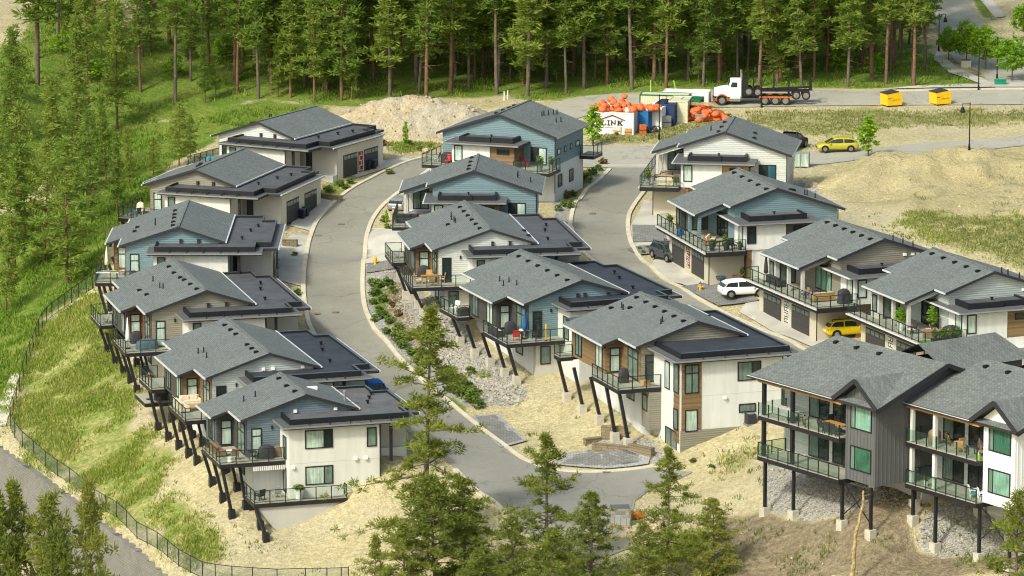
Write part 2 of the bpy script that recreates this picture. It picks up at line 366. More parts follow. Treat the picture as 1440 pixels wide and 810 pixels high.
# left slope, fence line, retaining wall
FENCE = [(137,402,-7.0),(95,430,-8.8),(60,455,-10.2),(45,495,-11.6),(25,560,-13.2),(8,612,-14.2),(72,663,-15.0),(143,717,-15.4),(200,762,-15.7),(258,810,-15.8),(330,824,-15.9),(490,822,-15.2)]
px(*FENCE); px((0,520,-12.6),(0,470,-11.5),(30,430,-10.2))
hl('H4',(-6.9,10,-8.9),(-6.9,1.5,-8.6)); hl('H5',(-6.9,-2.5,-8.9),(-6.9,1,-9.1),(-6.9,5,-9.2),(-6.9,11.5,-9.5)); hl('H6',(-6.4,-5.5,-11.5),(-6.8,-2.5,-9.8),(-6.8,1.2,-9.2),(-6.8,4.2,-8.9))
hl('H3',(-6.5,0,-8.3),(-6.5,10,-7.6)); hl('H2',(-8,0,-7.3),(-8,9,-6.6)); hl('H1',(-8,0,-6.3),(-7,9,-5.6))
for h in ('H1','H2','H3','H4','H5','H6'): hl(h,(10,3,-5.75),(10,9,-5.75),(5.3,-1.2,-5.5))
hl('H6',(-2.3,-2.8,-10.6),(5.3,-3.0,-6.9),(1.5,-3,-8.8),(9,-4,-7.2),(3,-8,-10.2)); px((640,690,-10.2),(600,700,-10.8),(540,720,-11.6),(450,760,-13.4),(400,735,-12.9),(600,790,-13.2),(700,760,-10.9),(712,722,-10.0))
# middle row
for h, b in (('M3',-7.4),('M4',-8.7),('M5',-9.35)): hl(h,(-6.8,13,b),(-6.8,6,b-.05),(-6.8,-1,b-.1),(10,3,-5.6),(10,10,-5.6))
hl('M4',(-3,-1.5,-9.0)); hl('M3',(-3,-1.5,-7.6),(3,-3.5,-6.5)); hl('M5',(-2,-6.3,-9.2),(-5,-4,-9.9),(1.9,-6.3,-8.4),(5.4,-6.2,-6.6)); hl('M4',(3,-3.5,-7.0))
px((800,640,-9.2),(870,630,-8.9),(700,578,-8.6),(780,600,-8.7),(560,375,-5.0),(575,440,-6.0),(640,500,-7.2))
hl('M1',(8,0,-8.2),(8,9,-8.2),(-7,0,-8.2),(-7,9,-8.2)); hl('M2',(8,0,-6.6),(8,9,-6.8),(-8,0,-7.4),(-8,9,-7.8))
# right row
hl('R1',(-9,0,-8.5),(-9,8,-8.4),(7.5,1,-6.6),(7.5,9,-7.3),(2,-4.5,-7.4))
for h in ('R2','R3','R4'): hl(h,(-10,1,-8.65),(-10,10,-8.6),(-5,-1.6,-8.6),(8,9,-5.0))
hl('R4',(-5,-5,-9),(2,-5,-8.5),(8,0,-5.2)); hl('R3',(0,-2,-7.8),(8,0,-5.2)); hl('R2',(0,-2,-7.8),(8,0,-5.4))
px((1140,262,-.2),(1160,300,.3),(1200,250,1.8),(1225,236,2.2),(1261,222,2.5),(1300,215,2.7),(1351,209,4.4),(1395,224,2.2),(1290,242,1.8),(1335,250,1.7),(1440,242,1.7),(1300,290,2.6),(1380,268,2.2),(1440,330,2.4),(1440,290,2.6),(1330,330,1.4),(1440,372,1.6))
# front right
hl('F1',(0,8.3,-10.9),(0,3,-10.6),(0,-1.3,-9.7),(0,-5,-9.4),(4,8,-8.6),(4,-5,-8.0),(11,8,-6.2),(11,-3,-6.2),(8,12,-7)); hl('F2',(-.6,6,-10.6),(-.6,-2.2,-10.2),(4,-5,-8.6),(11,0,-6.5))
px((960,668,-9.0),(1000,690,-9.0),(940,720,-9.7),(860,740,-10.2),(900,800,-10.8),(1020,760,-10.0),(1150,800,-9.6),(1300,800,-9.0),(1440,800,-8.6))
CTRL += [np.array(p, float) for p in [(-60,335,-27),(-20,335,-21),(10,340,-14),(40,330,-11),(75,335,-9),(-85,380,-24),(-85,430,-17),(-85,500,-8),(-85,560,4),(85,400,1),(85,450,3),(85,520,2),(-80,640,14),(0,640,8),(80,640,6),(0,700,18),(-90,700,24),(90,700,12)]]
CT = np.array(CTRL)

def rbf_fit(P, smooth=1.2):
    n = len(P); D = np.linalg.norm(P[:, None, :2]-P[None, :, :2], axis=2)
    A = np.zeros((n+3, n+3)); A[:n, :n] = -D + np.eye(n)*smooth; A[:n, n] = 1; A[:n, n+1:] = P[:, :2]/100; A[n, :n] = 1; A[n+1:, :n] = P[:, :2].T/100
    return np.linalg.solve(A, np.concatenate([P[:, 2], np.zeros(3)]))
WR = rbf_fit(CT)
def rbf(x, y):
    sh = np.shape(x); x = np.ravel(x); y = np.ravel(y); out = np.empty(len(x)); n = len(CT)
    for i in range(0, len(x), 20000):
        X = x[i:i+20000]; Y = y[i:i+20000]
        D = np.sqrt((X[:, None]-CT[None, :, 0])**2 + (Y[:, None]-CT[None, :, 1])**2)
        out[i:i+20000] = -D@WR[:n] + WR[n] + (X*WR[n+1] + Y*WR[n+2])/100
    return out.reshape(sh)

def vnoise(x, y, scale, seed=0):
    x = np.asarray(x)/scale + 1000; y = np.asarray(y)/scale + 1000
    xi = np.floor(x).astype(np.int64); yi = np.floor(y).astype(np.int64); fx = x-xi; fy = y-yi
    fx = fx*fx*(3-2*fx); fy = fy*fy*(3-2*fy)
    def h(a, b): 
        q = np.sin(a*127.1 + b*311.7 + seed*74.7)*43758.5453; return q-np.floor(q)
    return (h(xi, yi)*(1-fx)+h(xi+1, yi)*fx)*(1-fy) + (h(xi, yi+1)*(1-fx)+h(xi+1, yi+1)*fx)*fy
def fbm(x, y, s, seed=0): return vnoise(x, y, s, seed)*.5 + vnoise(x, y, s/2.1, seed+1)*.3 + vnoise(x, y, s/4.3, seed+2)*.2

STEP = .7
GX = np.arange(-78, 78.01, STEP); GY = np.arange(318, 645, STEP)
GZ = rbf(*np.meshgrid(GX, GY))
for _ in range(7):
    Q = np.pad(GZ, 1, mode='edge'); GZ = (Q[1:-1, 1:-1]*4 + Q[:-2, 1:-1] + Q[2:, 1:-1] + Q[1:-1, :-2] + Q[1:-1, 2:])/8

def bil(G, x, y):
    fx = np.clip((np.asarray(x, float)-GX[0])/STEP, 0, len(GX)-1.001); fy = np.clip((np.asarray(y, float)-GY[0])/STEP, 0, len(GY)-1.001)
    i = fx.astype(int); j = fy.astype(int); a = fx-i; b = fy-j
    return (G[j, i]*(1-a)+G[j, i+1]*a)*(1-b) + (G[j+1, i]*(1-a)+G[j+1, i+1]*a)*b
def ground(x, y): return float(bil(GZ, x, y))
def unproject(pts):
    d = rays(pts); k = np.full(len(d), 300.)
    for it in range(700):
        p = d*k[:, None]; h = p[:, 2]+ZC - bil(GZ, p[:, 0], p[:, 1])
        if np.all(h < .02): break
        k += np.where(h > .02, np.clip(h*.6, .02, 4), 0)
    p = d*k[:, None]; p[:, 2] += ZC; return p
def at(px_, py_): return unproject([(px_, py_)])[0]

def inside(poly, x, y):
    poly = np.asarray(poly); c = np.zeros(np.shape(x), bool); n = len(poly); j = n-1
    for i in range(n):
        xi, yi = poly[i][:2]; xj, yj = poly[j][:2]
        t = ((yi > y) != (yj > y)) & (x < (xj-xi)*(y-yi)/((yj-yi) if yj != yi else 1e-9) + xi)
        c ^= t; j = i
    return c
def dist_line(pl, x, y):
    best = np.full(np.shape(x), 1e9)
    for (ax, ay), (bx, by) in zip(pl[:-1], pl[1:]):
        dx, dy = bx-ax, by-ay; t = np.clip(((x-ax)*dx+(y-ay)*dy)/(dx*dx+dy*dy), 0, 1)
        best = np.minimum(best, np.hypot(x-ax-t*dx, y-ay-t*dy))
    return best

XX, YY = np.meshgrid(GX, GY)
# the retaining wall: everything on its valley side lies 7 m lower
WALLPX = [(-75,566),(-5,624),(40,657),(80,687),(160,747),(247,810),(290,848),(330,905)]
WALLW = unproject(WALLPX)
wl = [tuple(p[:2]) for p in WALLW]
valley = [(-140, wl[0][1]+14)] + wl + [(wl[-1][0]+3, 318), (wl[-1][0]+3, 250), (-140, 250)]
IN = inside(valley, XX, YY); DW = dist_line(wl, XX, YY)
GZ = np.where(IN, GZ - 7.0*np.clip(DW/.8, 0, 1), GZ)

# masks of ground cover
def wpoly(p): return [tuple(q[:2]) for q in unproject(p)]
def mask(p, feather=1.2, jit=2.5, seed=0):
    W = wpoly(p); jx = (fbm(XX, YY, 5, seed)-.5)*2*jit; jy = (fbm(XX, YY, 5, seed+9)-.5)*2*jit
    m = inside(W, XX+jx, YY+jy).astype(float)
    for _ in range(int(feather/STEP*1.5)):
        Q = np.pad(m, 1, mode='edge'); m = (Q[1:-1, 1:-1]*2 + Q[:-2, 1:-1] + Q[2:, 1:-1] + Q[1:-1, :-2] + Q[1:-1, 2:])/6
    return m
ROADS = {
 'left': [(640,215),(600,222),(575,228),(545,240),(510,258),(475,280),(450,305),(437,330),(430,360),(426,400),(428,430),(440,470),(470,520),(530,570),(590,620),(640,660),(690,702),(712,722),(740,750),(800,785),(850,785),(884,772),(888,735),(893,705),(915,688),(950,676),(975,664),(915,657),(882,661),(847,664),(805,664),(770,660),(735,647),(713,630),(700,620),(660,590),(627,562),(605,548),(580,522),(547,485),(530,468),(521,453),(515,440),(509,410),(511,370),(515,330),(525,305),(545,283),(575,262),(620,228),(650,212)],
 'right': [(860,236),(845,252),(823,268),(808,287),(802,307),(802,323),(820,358),(870,395),(940,430),(1010,470),(1090,520),(1170,560),(1200,540),(1133,492),(1087,470),(1030,447),(960,408),(937,395),(910,373),(888,347),(882,323),(885,297),(907,270),(925,245),(925,236)],
 'cross': [(740,207),(835,205),(917,205),(1000,208),(1100,214),(1150,214),(1205,212),(1293,202),(1440,191),(1520,185),(1520,197),(1440,205),(1363,213),(1260,221),(1160,231),(1060,237),(925,236),(860,236),(830,236),(740,236)],
 'far': [(700,182),(740,165),(775,147),(827,135),(877,132),(1003,128),(1147,127),(1247,129),(1397,126),(1440,127),(1540,128),(1540,148),(1440,147),(1293,148),(1160,149),(1053,151),(960,152),(880,154),(833,160),(790,174),(760,192)],
 'upper': [(1325,127),(1440,127),(1440,135),(1540,140),(1540,60),(1440,55),(1425,62),(1392,40),(1357,0),(1340,-25),(1285,-25),(1312,0),(1316,30),(1322,62),(1345,88),(1380,104),(1400,124)]}
RW = {k: wpoly(v) for k, v in ROADS.items()}
road_m = np.zeros_like(XX)
for w in RW.values(): road_m = np.maximum(road_m, inside(w, XX, YY))
for _ in range(3):
    Q = np.pad(road_m, 1, mode='edge'); road_m = np.maximum(road_m, np.maximum.reduce([Q[:-2, 1:-1], Q[2:, 1:-1], Q[1:-1, :-2], Q[1:-1, 2:]])*.999)

FOREST = [(0,-40),(1300,-40),(1312,0),(1318,60),(1345,100),(1395,123),(1147,124),(1000,125),(870,129),(760,146),(690,135),(480,152),(370,142),(110,205),(0,335),(-40,350),(-40,-40)]
lush = np.maximum.reduce([mask([(-40,620),(-40,330),(60,295),(110,200),(370,138),(480,155),(300,190),(225,240),(215,295),(150,350),(135,400),(60,450),(30,520),(15,590)], 1.5, 2.5, 1),
    mask([(1150,124),(1300,70),(1400,123)], 1, 1, 2), mask([(1358,-10),(1380,-5),(1404,28),(1392,30)], .5, .2, 3)*.9,
    mask(FOREST, 3, 4, 5)*.75, mask([(600,545),(640,560),(662,575),(640,590),(610,560)], .8, .6, 6),
    mask([(520,397),(545,400),(545,440),(570,470),(600,520),(560,480),(528,440)], .8, .5, 7)*.8])
lush = lush*(1-mask([(-60,-60),(58,-60),(48,25),(25,62),(-60,80)], 1.5, 2, 71))*(1-mask([(142,-60),(200,-60),(188,40),(160,48)], 1, 1.5, 72))
grass = np.maximum.reduce([mask([(8,612),(30,560),(62,457),(140,404),(152,440),(164,500),(192,560),(208,600),(235,645),(238,700),(300,740),(325,795),(262,800),(130,700)], 2.0, 2.2, 11),
    mask([(1040,153),(1540,150),(1540,168),(1300,180),(1140,190),(1010,172)], 2.5, 3.5, 12)*.62, mask([(840,190),(930,180),(1000,165),(1100,180),(1000,204),(845,203)], 1.5, 1.5, 13)*.75,
    mask([(1270,318),(1310,292),(1380,302),(1520,315),(1520,400),(1400,365)], 1.6, 2.2, 14)*.8, mask([(560,190),(625,180),(640,205),(560,215)], 1, 1, 15)*.8,
    mask([(840,800),(940,735),(1000,725),(1030,790),(1000,860),(800,860)], 2, 2.5, 16)*.5, mask([(1020,640),(1065,600),(1075,640),(1010,680)], 1.2, 1.5, 17)*.6,
    mask([(790,240),(855,235),(812,285),(790,290)], .8, .6, 18)*.6, mask([(455,262),(510,252),(470,285),(440,300)], .6, .5, 19)*.8])
dry = np.maximum.reduce([mask([(1040,153),(1540,150),(1540,168),(1300,180),(1140,190),(1010,172)], 1.5, 2, 12), mask([(840,190),(930,180),(1000,165),(1100,180),(1000,204),(845,203)], 1.5, 1.5, 13), mask([(1270,318),(1310,292),(1380,302),(1520,315),(1520,400),(1400,365)], 3, 2.2, 14), mask([(1010,640),(1075,580),(1085,660),(1000,690)], 1.5, 1.5, 17)])
gravel = np.maximum.reduce([mask([(513,378),(560,370),(600,415),(670,480),(745,555),(725,568),(640,572),(600,545),(540,478),(516,440)], .9, .6, 21), mask([(780,245),(858,237),(812,285),(800,320),(775,300)], .8, .5, 22),
    mask([(1075,655),(1140,625),(1300,625),(1285,715),(1140,735),(1070,728)], 1.3, 1.0, 23), mask([(1290,735),(1340,690),(1440,680),(1540,700),(1540,790),(1290,770)], 1.3, 1.0, 24), mask([(1120,245),(1150,262),(1150,300),(1120,285)], .8, .6, 25), mask([(840,610),(920,615),(960,650),(915,655),(800,655)], 1, .8, 26)*.7])
soil = np.maximum.reduce([mask([(528,398),(560,398),(580,440),(590,490),(560,480),(535,440)], .8, .5, 31), mask([(1000,725),(1075,722),(1140,735),(1285,718),(1290,770),(1440,780),(1540,790),(1540,830),(960,830)], 1.5, 1.5, 32), mask(FOREST, 3, 4, 35)*.35, mask([(1220,690),(1300,620),(1300,740),(1230,730)], 1, 1, 36)])
# rough ground away from the roads
rough = np.clip(1-road_m, 0, 1)
mound = mask([(1150,275),(1175,235),(1240,222),(1290,208),(1440,214),(1540,214),(1540,330),(1300,310)], 3, 2, 41)
GZ = GZ + rough*((fbm(XX, YY, 6, 3)-.5)*.5*(.35+lush*.5+grass*.3) + mound*((fbm(XX, YY, 7.5, 8)-.45)*2.2 + (fbm(XX, YY, 2.6, 18)-.5)*1.2 - np.abs(fbm(XX*1.6, YY*.5, 2.2, 28)-.5)*1.2) + (fbm(XX, YY, 1.8, 5)-.5)*.22)

for (bx_, by_, rx_, ry_, hh_) in [(1351,240,7.5,6,2.7),(1258,250,8,6.5,2.3),(1432,246,6,5,2.0),(1192,272,5.5,8,1.5),(1305,246,5,5,1.3)]:
    c_ = unproject([(bx_, by_)])[0]; rr_ = np.hypot((XX-c_[0])/rx_, (YY-c_[1])/ry_) + (fbm(XX, YY, 3.0, bx_)-.5)*.5; an_ = np.arctan2(YY-c_[1], XX-c_[0])
    GZ = GZ + np.clip(1-rr_, 0, 1)**1.15*hh_*(1-.12*np.abs(np.sin(an_*9+bx_)))*rough
# ground sheet: the fine site plus coarse land out to the horizon
ex = [-4000,-2000,-1000,-500,-300,-200,-140,-100]; ey = [-3000,-800,0,150,240,290]; ey2 = [665,700,760,850,1000,1400,2200,4500]
FXs = np.array(ex + list(GX) + [-q for q in ex[::-1]]); FYs = np.array(ey + list(GY) + ey2)
nx, ny, ox, oy = len(FXs), len(FYs), len(ex), len(ey)
cxx, cyy = np.meshgrid(np.clip(FXs, GX[0], GX[-1]), np.clip(FYs, GY[0], GY[-1]))
FZ = bil(GZ, cxx, cyy); fxx, fyy = np.meshgrid(FXs, FYs); FZ = FZ + np.clip(fyy-645, 0, 400)*.12 + np.clip(-fxx-78, 0, 300)*.0
FZ[oy:oy+len(GY), ox:ox+len(GX)] = GZ
verts = np.stack([fxx, fyy, FZ], 2).reshape(-1, 3)
I = (np.arange(ny-1)[:, None]*nx + np.arange(nx-1)[None, :]).ravel()
faces = np.stack([I, I+1, I+1+nx, I+nx], 1)
me = bpy.data.meshes.new('ground'); me.from_pydata(verts.tolist(), [], faces.tolist())
me.polygons.foreach_set('use_smooth', [True]*len(me.polygons))
def full(m):
    o = np.zeros((ny, nx)); o[:] = bil(m, cxx, cyy); o[oy:oy+len(GY), ox:ox+len(GX)] = m; return o.ravel()
ca = me.color_attributes.new('cover', 'FLOAT_COLOR', 'POINT')
arr = np.stack([full(grass), full(gravel), full(lush), np.ones(nx*ny)], 1).astype(np.float32)
ca.data.foreach_set('color', arr.ravel())
cb = me.color_attributes.new('soil', 'FLOAT_COLOR', 'POINT')
arr = np.stack([full(soil), full(mound), full(dry), np.ones(nx*ny)], 1).astype(np.float32); cb.data.foreach_set('color', arr.ravel())
t = NT('ground'); p = t.pos()
va = t.n.new('ShaderNodeVertexColor'); va.layer_name = 'cover'; vb = t.n.new('ShaderNodeVertexColor'); vb.layer_name = 'soil'
sc = t.n.new('ShaderNodeSeparateColor'); t.l.new(va.outputs[0], sc.inputs[0]); sd = t.n.new('ShaderNodeSeparateColor'); t.l.new(vb.outputs[0], sd.inputs[0])
n1 = t.noise(p, .25, 5); n2 = t.noise(p, 1.3, 5, .7); n3 = t.noise(p, 6., 3); n4 = t.noise(p, .07, 4)
sand = t.ramp(t.math('ADD', t.math('MULTIPLY', n1, .5), t.math('MULTIPLY', n2, .5)), .32, .68, (.37,.32,.175), (.56,.50,.30))
sand = t.mix(t.math('MULTIPLY', t.ramp(n4, .45, .6, 0., 1.), .45), sand, (.44,.39,.28))
grs = t.ramp(t.math('ADD', t.math('MULTIPLY', n1, .45), t.math('MULTIPLY', n2, .55)), .35, .65, (.105,.20,.018), (.43,.38,.165))
grs = t.mix(sd.outputs[2], grs, t.ramp(n2, .35, .65, (.20,.215,.06), (.40,.36,.18))); lsh = t.ramp(t.math('ADD', t.math('MULTIPLY', n1, .5), t.math('MULTIPLY', n2, .5)), .35, .68, (.085,.175,.016), (.23,.26,.06))
grv = t.ramp(n3, .3, .7, (.23,.225,.20), (.42,.41,.37)); soi = t.ramp(n2, .3, .7, (.155,.125,.08), (.285,.235,.15))
def soft(m, n=n2, k=.55): return t.ramp(t.math('ADD', m, t.math('MULTIPLY', t.math('SUBTRACT', n, .5), k*2)), .38, .62, 0., 1.)
sand = t.mix(t.math('MULTIPLY', sd.outputs[1], t.ramp(n2, .35, .6, .2, .9)), sand, (.36,.31,.16)); c = t.mix(soft(sc.outputs[1], n2, .3), sand, grv); c = t.mix(soft(sd.outputs[0]), c, soi); c = t.mix(soft(sc.outputs[2]), c, lsh); c = t.mix(soft(sc.outputs[0]), c, grs)
c = t.mix(.6, c, t.ramp(n3, .3, .7, .65, 1.3), 'MULTIPLY'); n5 = t.noise(p, 2.6, 4, .65); c = t.mix(.45, c, t.ramp(n5, .32, .62, .6, 1.2), 'MULTIPLY')
t.color(c); t.set(Roughness=.95); t.b.inputs['Specular IOR Level'].default_value = .1
t.bump(t.math('ADD', n3, t.math('MULTIPLY', t.math('ADD', n2, n5), 1.5)), .7, .16)
me.materials.append(t.mat); me.update()
tag(bpy.data.objects.new('ground', me), kind='structure'); col.objects.link(bpy.data.objects['ground'])

# ------------------------------------------------------------------ sheets that lie on the ground
def drape(name, W, mat, off=.06, step=.8, kind='structure'):
    from mathutils.geometry import delaunay_2d_cdt
    B = resample(list(W)+[W[0]], step)[:-1]; A = np.array(B)
    gx, gy = np.meshgrid(np.arange(A[:, 0].min(), A[:, 0].max(), step*.9), np.arange(A[:, 1].min(), A[:, 1].max(), step*.9))
    gx = gx.ravel(); gy = gy.ravel(); k = inside(B, gx, gy); pts = [Vector(q) for q in B] + [Vector((a, b)) for a, b in zip(gx[k], gy[k])]
    V2, E2, F2, _, _, _ = delaunay_2d_cdt(pts, [(i, (i+1) % len(B)) for i in range(len(B))], [], 0, 1e-4)
    P = np.array([v[:] for v in V2]); Z = bil(GZ, P[:, 0], P[:, 1]) + off; T = []
    C = np.array([[sum(P[i][0] for i in f)/len(f), sum(P[i][1] for i in f)/len(f)] for f in F2]); kk = inside(B, C[:, 0], C[:, 1])
    for f, q in zip(F2, kk):
        if q:
            a, b, c_ = (P[i] for i in f[:3]); T.append(list(f) if (b[0]-a[0])*(c_[1]-a[1])-(b[1]-a[1])*(c_[0]-a[0]) > 0 else list(f)[::-1])
    m_ = bpy.data.meshes.new(name); m_.from_pydata([(p_[0], p_[1], z) for p_, z in zip(P, Z)], [], T); m_.polygons.foreach_set('use_smooth', [True]*len(m_.polygons)); m_.materials.append(mat)
    o = bpy.data.objects.new(name, m_); col.objects.link(o); tag(o, kind=kind); return o
def resample(W, step=.7):
    out = []
    for (ax, ay), (bx, by) in zip(W[:-1], W[1:]):
        n = max(1, int(math.hypot(bx-ax, by-ay)/step))
        out += [(ax+(bx-ax)*i/n, ay+(by-ay)*i/n) for i in range(n)]
    return out + [W[-1]]
def smoothline(W, it=3):
    for _ in range(it):
        W = [W[0]] + [q for a, b in zip(W[:-1], W[1:]) for q in ((a[0]*.75+b[0]*.25, a[1]*.75+b[1]*.25), (a[0]*.25+b[0]*.75, a[1]*.25+b[1]*.75))] + [W[-1]]
    return W
def ribbon(name, pts, w, h, mat, off=0.0, kind='structure'):
    W = resample(smoothline(wpoly(pts), 2), .8); mb = MB(); n = len(W)
    L = []
    for i, (x, y) in enumerate(W):
        a = W[max(0, i-1)]; b = W[min(n-1, i+1)]; dx, dy = b[0]-a[0], b[1]-a[1]; l = math.hypot(dx, dy) or 1
        L.append((x, y, -dy/l*w/2, dx/l*w/2, ground(x, y)+off))
    vs = []
    for x, y, nx_, ny_, z in L: vs += [(x-nx_, y-ny_, z-.12), (x-nx_, y-ny_, z+h), (x+nx_, y+ny_, z+h), (x+nx_, y+ny_, z-.12)]
    fs = []
    for i in range(n-1):
        a, b = i*4, i*4+4
        fs += [(a, b, b+1, a+1), (a+1, b+1, b+2, a+2), (a+2, b+2, b+3, a+3)]
    mb.add(vs, fs); o = mb.build(name, mat); tag(o, kind=kind); return o
offs = {'left': .06, 'right': .064, 'cross': .068, 'far': .072, 'upper': .076}
for k in RW: drape('road', RW[k], M['road' if k in ('left', 'right') else 'road_pale'], offs[k])
drape('road_patch', wpoly([(640,572),(663,594),(700,622),(735,648),(770,662),(805,666),(847,666),(882,663),(915,659),(965,664),(915,685),(890,704),(882,735),(800,738),(735,738),(690,700),(650,665),(600,620)]), M['road_dark'], .085)
for line in ([(600,221),(575,227),(545,239),(510,257),(475,279),(450,304),(437,329),(430,359),(426,399),(428,430),(440,470),(470,520)], [(640,661),(690,703),(712,723)],
             [(620,228),(575,262),(545,283),(525,305),(515,330),(511,370),(509,410),(515,440),(521,453),(530,468),(547,485),(580,522),(605,548),(627,562),(660,590),(700,620),(713,630),(735,647),(770,660),(805,664),(847,664),(882,661),(915,657),(940,650)],
             [(858,238),(845,252),(823,268),(808,287),(802,307),(802,323),(820,358),(870,395),(940,430)], [(925,238),(907,270),(885,297),(882,323),(888,347),(910,373),(937,395),(960,408),(1030,447),(1087,470),(1133,492),(1190,535)],
             [(1250,129),(1330,127),(1397,126),(1440,126)]):
    ribbon('kerb', line, .42, .13, M['kerb'], .05)
ribbon('crossing_slab', [(835,233),(880,233),(930,233)], 1.1, .04, M['drive'], .06)
D = [('driveway', [(503,250),(545,236),(578,226),(572,222),(530,228),(490,248)]), ('driveway', [(408,318),(437,326),(452,303),(470,284),(452,280),(420,296)]), ('driveway', [(392,395),(424,403),(429,361),(437,332),(410,330),(390,350)]),
     ('driveway', [(514,372),(564,368),(580,345),(545,322),(524,322),(517,335)]), ('driveway', [(898,300),(884,322),(890,346),(906,350),(948,340),(935,298),(920,285),(905,282)]),
     ('driveway', [(915,376),(945,397),(985,410),(1035,400),(990,372),(960,345),(925,350)]), ('driveway', [(1040,440),(1092,470),(1140,488),(1190,480),(1120,450),(1075,425),(1050,425)]), ('driveway', [(930,245),(912,268),(950,275),(1000,262),(970,240)]),
     ('sidewalk', [(1240,126),(1320,124),(1440,123),(1440,117),(1395,117),(1345,95),(1318,72),(1312,84),(1335,103),(1380,119),(1300,121)]), ('sidewalk', [(1378,0),(1396,0),(1414,24),(1400,26)]), ('path', [(-5,600),(8,600),(20,560),(28,530),(20,520),(8,545),(-10,580)])]

for i, (n, q) in enumerate(D): drape(n, wpoly(q), M['drive' if n != 'path' else 'footing'], .09 + .004*i)
for i, (q, m) in enumerate([([(515,385),(565,378),(566,366),(517,373)], 'paver'), ([(663,587),(701,583),(742,621),(703,631)], 'paver_light'), ([(668,588),(697,585.5),(735,620),(704,628)], 'paver'), ([(775,655),(800,638),(870,628),(915,640),(912,654),(850,661)], 'paver_light'), ([(790,654),(808,641),(868,632),(903,643),(900,652),(850,658)], 'paver'), ([(882,352),(893,348),(935,344),(945,352),(930,356),(897,360)], 'paver'), ([(889,318),(932,318),(938,340),(890,342)], 'paver'), ([(958,405),(1000,396),(1048,410),(1070,424),(1010,432)], 'paver')]):
    drape('pavement', wpoly(q), M[m], .14 + .006*i)
# ------------------------------------------------------------------ house building blocks
def window(root, ax, pos, a0, a1, w0, w1, pm, splits=(), sgn=-1, name='window', hs=()):
    """frame + pane on the plane ax=pos, facing sgn along that axis"""
    mb = MB(); t = .09
    def bx(m, p, q, r, s, d0, d1):
        if ax == 'v': m.box(p, q, pos+sgn*d0, pos+sgn*d1, r, s)
        else: m.box(pos+sgn*d0, pos+sgn*d1, p, q, r, s)
    bx(mb, a0, a1, w1-t, w1, -.03, .07); bx(mb, a0, a1, w0, w0+t, -.03, .07); bx(mb, a0, a0+t, w0+t, w1-t, -.03, .07); bx(mb, a1-t, a1, w0+t, w1-t, -.03, .07)
    for f in splits:
        m = a0+(a1-a0)*f; bx(mb, m-t/2, m+t/2, w0+t, w1-t, -.03, .065)
    for f in hs:
        m = w0+(w1-w0)*f; bx(mb, a0+t, a1-t, m-t/2, m+t/2, -.03, .062)
    fr = mb.build(name, M['dark_metal'], root)
    if isinstance(pm, (list, tuple)):
        cuts = [0]+list(splits)+[1]
        for i, q in enumerate(pm):
            g = MB(); bx(g, a0+(a1-a0)*cuts[i]+t/2, a0+(a1-a0)*cuts[i+1]-t/2, w0+t/2, w1-t/2, -.02, .03); g.build('pane', M[q], fr)
    else:
        g = MB(); bx(g, a0+t/2, a1-t/2, w0+t/2, w1-t/2, -.02, .03); g.build('pane', M[pm], fr)
    return fr

def railing(root, path, w, h=1.06, glass='glass_rail', step=1.25, toprail=True, skip=()):
    mb = MB(); gl = []
    for i, (a, b) in enumerate(zip(path[:-1], path[1:])):
        if i in skip: continue
        L = math.hypot(b[0]-a[0], b[1]-a[1]); n = max(1, round(L/step))
        for k in range(n+1):
            x = a[0]+(b[0]-a[0])*k/n; y = a[1]+(b[1]-a[1])*k/n
            if i > 0 and k == 0 and (i-1) not in skip: continue
            mb.box(x-.035, x+.035, y-.035, y+.035, w-.15, w+h-.02)
        if toprail:
            mb.bar((a[0], a[1], w+h), (b[0], b[1], w+h), .07, .05); mb.bar((a[0], a[1], w+.1), (b[0], b[1], w+.1), .04, .04)
        g = MB(); dx, dy = (b[0]-a[0])/L*.06, (b[1]-a[1])/L*.06
        g.bar((a[0]+dx, a[1]+dy, w+h/2+.04), (b[0]-dx, b[1]-dy, w+h/2+.04), .014, h-.18); gl.append(g)
    o = mb.build('railing', M['dark_metal'], root)
    for g in gl: g.build('glass_panel', M[glass], o)
    return o

def deckslab(root, poly, w, floor='deck', th=.34, name='deck'):
    a = MB(); a.slab(poly, w-.05, th, 0, 0); o = a.build(name, M['dark_metal'], root)
    n = len(poly); cx = sum(p[0] for p in poly)/n; cy = sum(p[1] for p in poly)/n
    b = MB(); b.slab([(cx+(x-cx)*.985, cy+(y-cy)*.985) for x, y in poly], w, .047, 0, 0); b.build('floor', M[floor], o); return o

def roofvents(root, pts, zf, kind='box'):
    for i, q in enumerate(pts):
        u, v = q[:2]; k = q[2] if len(q) > 2 else kind; z = zf(u, v); m = MB()
        if k == 'box': m.box(u-.2, u+.2, v-.17, v+.17, z-.08, z+.13); m.box(u-.14, u+.14, v-.12, v+.12, z+.13, z+.17); m.build('roof_vent', M['black'], root)
        elif k == 'pipe': m.tube((u, v, z-.1), (u, v, z+.5), .06, .055, 8); m.tube((u, v, z-.02), (u, v, z+.06), .13, .08, 8); m.build('vent_pipe', M['black'], root)
        elif k == 'flue': m.tube((u, v, z-.1), (u, v, z+.75), .11, .11, 10); m.tube((u, v, z+.75), (u, v, z+.9), .17, .17, 10); m.build('flue', M['grey_metal'], root)
        elif k == 'sky': m.box(u-.5, u+.5, v-.2, v+.2, z-.2, z+.12); m.build('skylight', M['white'], root)

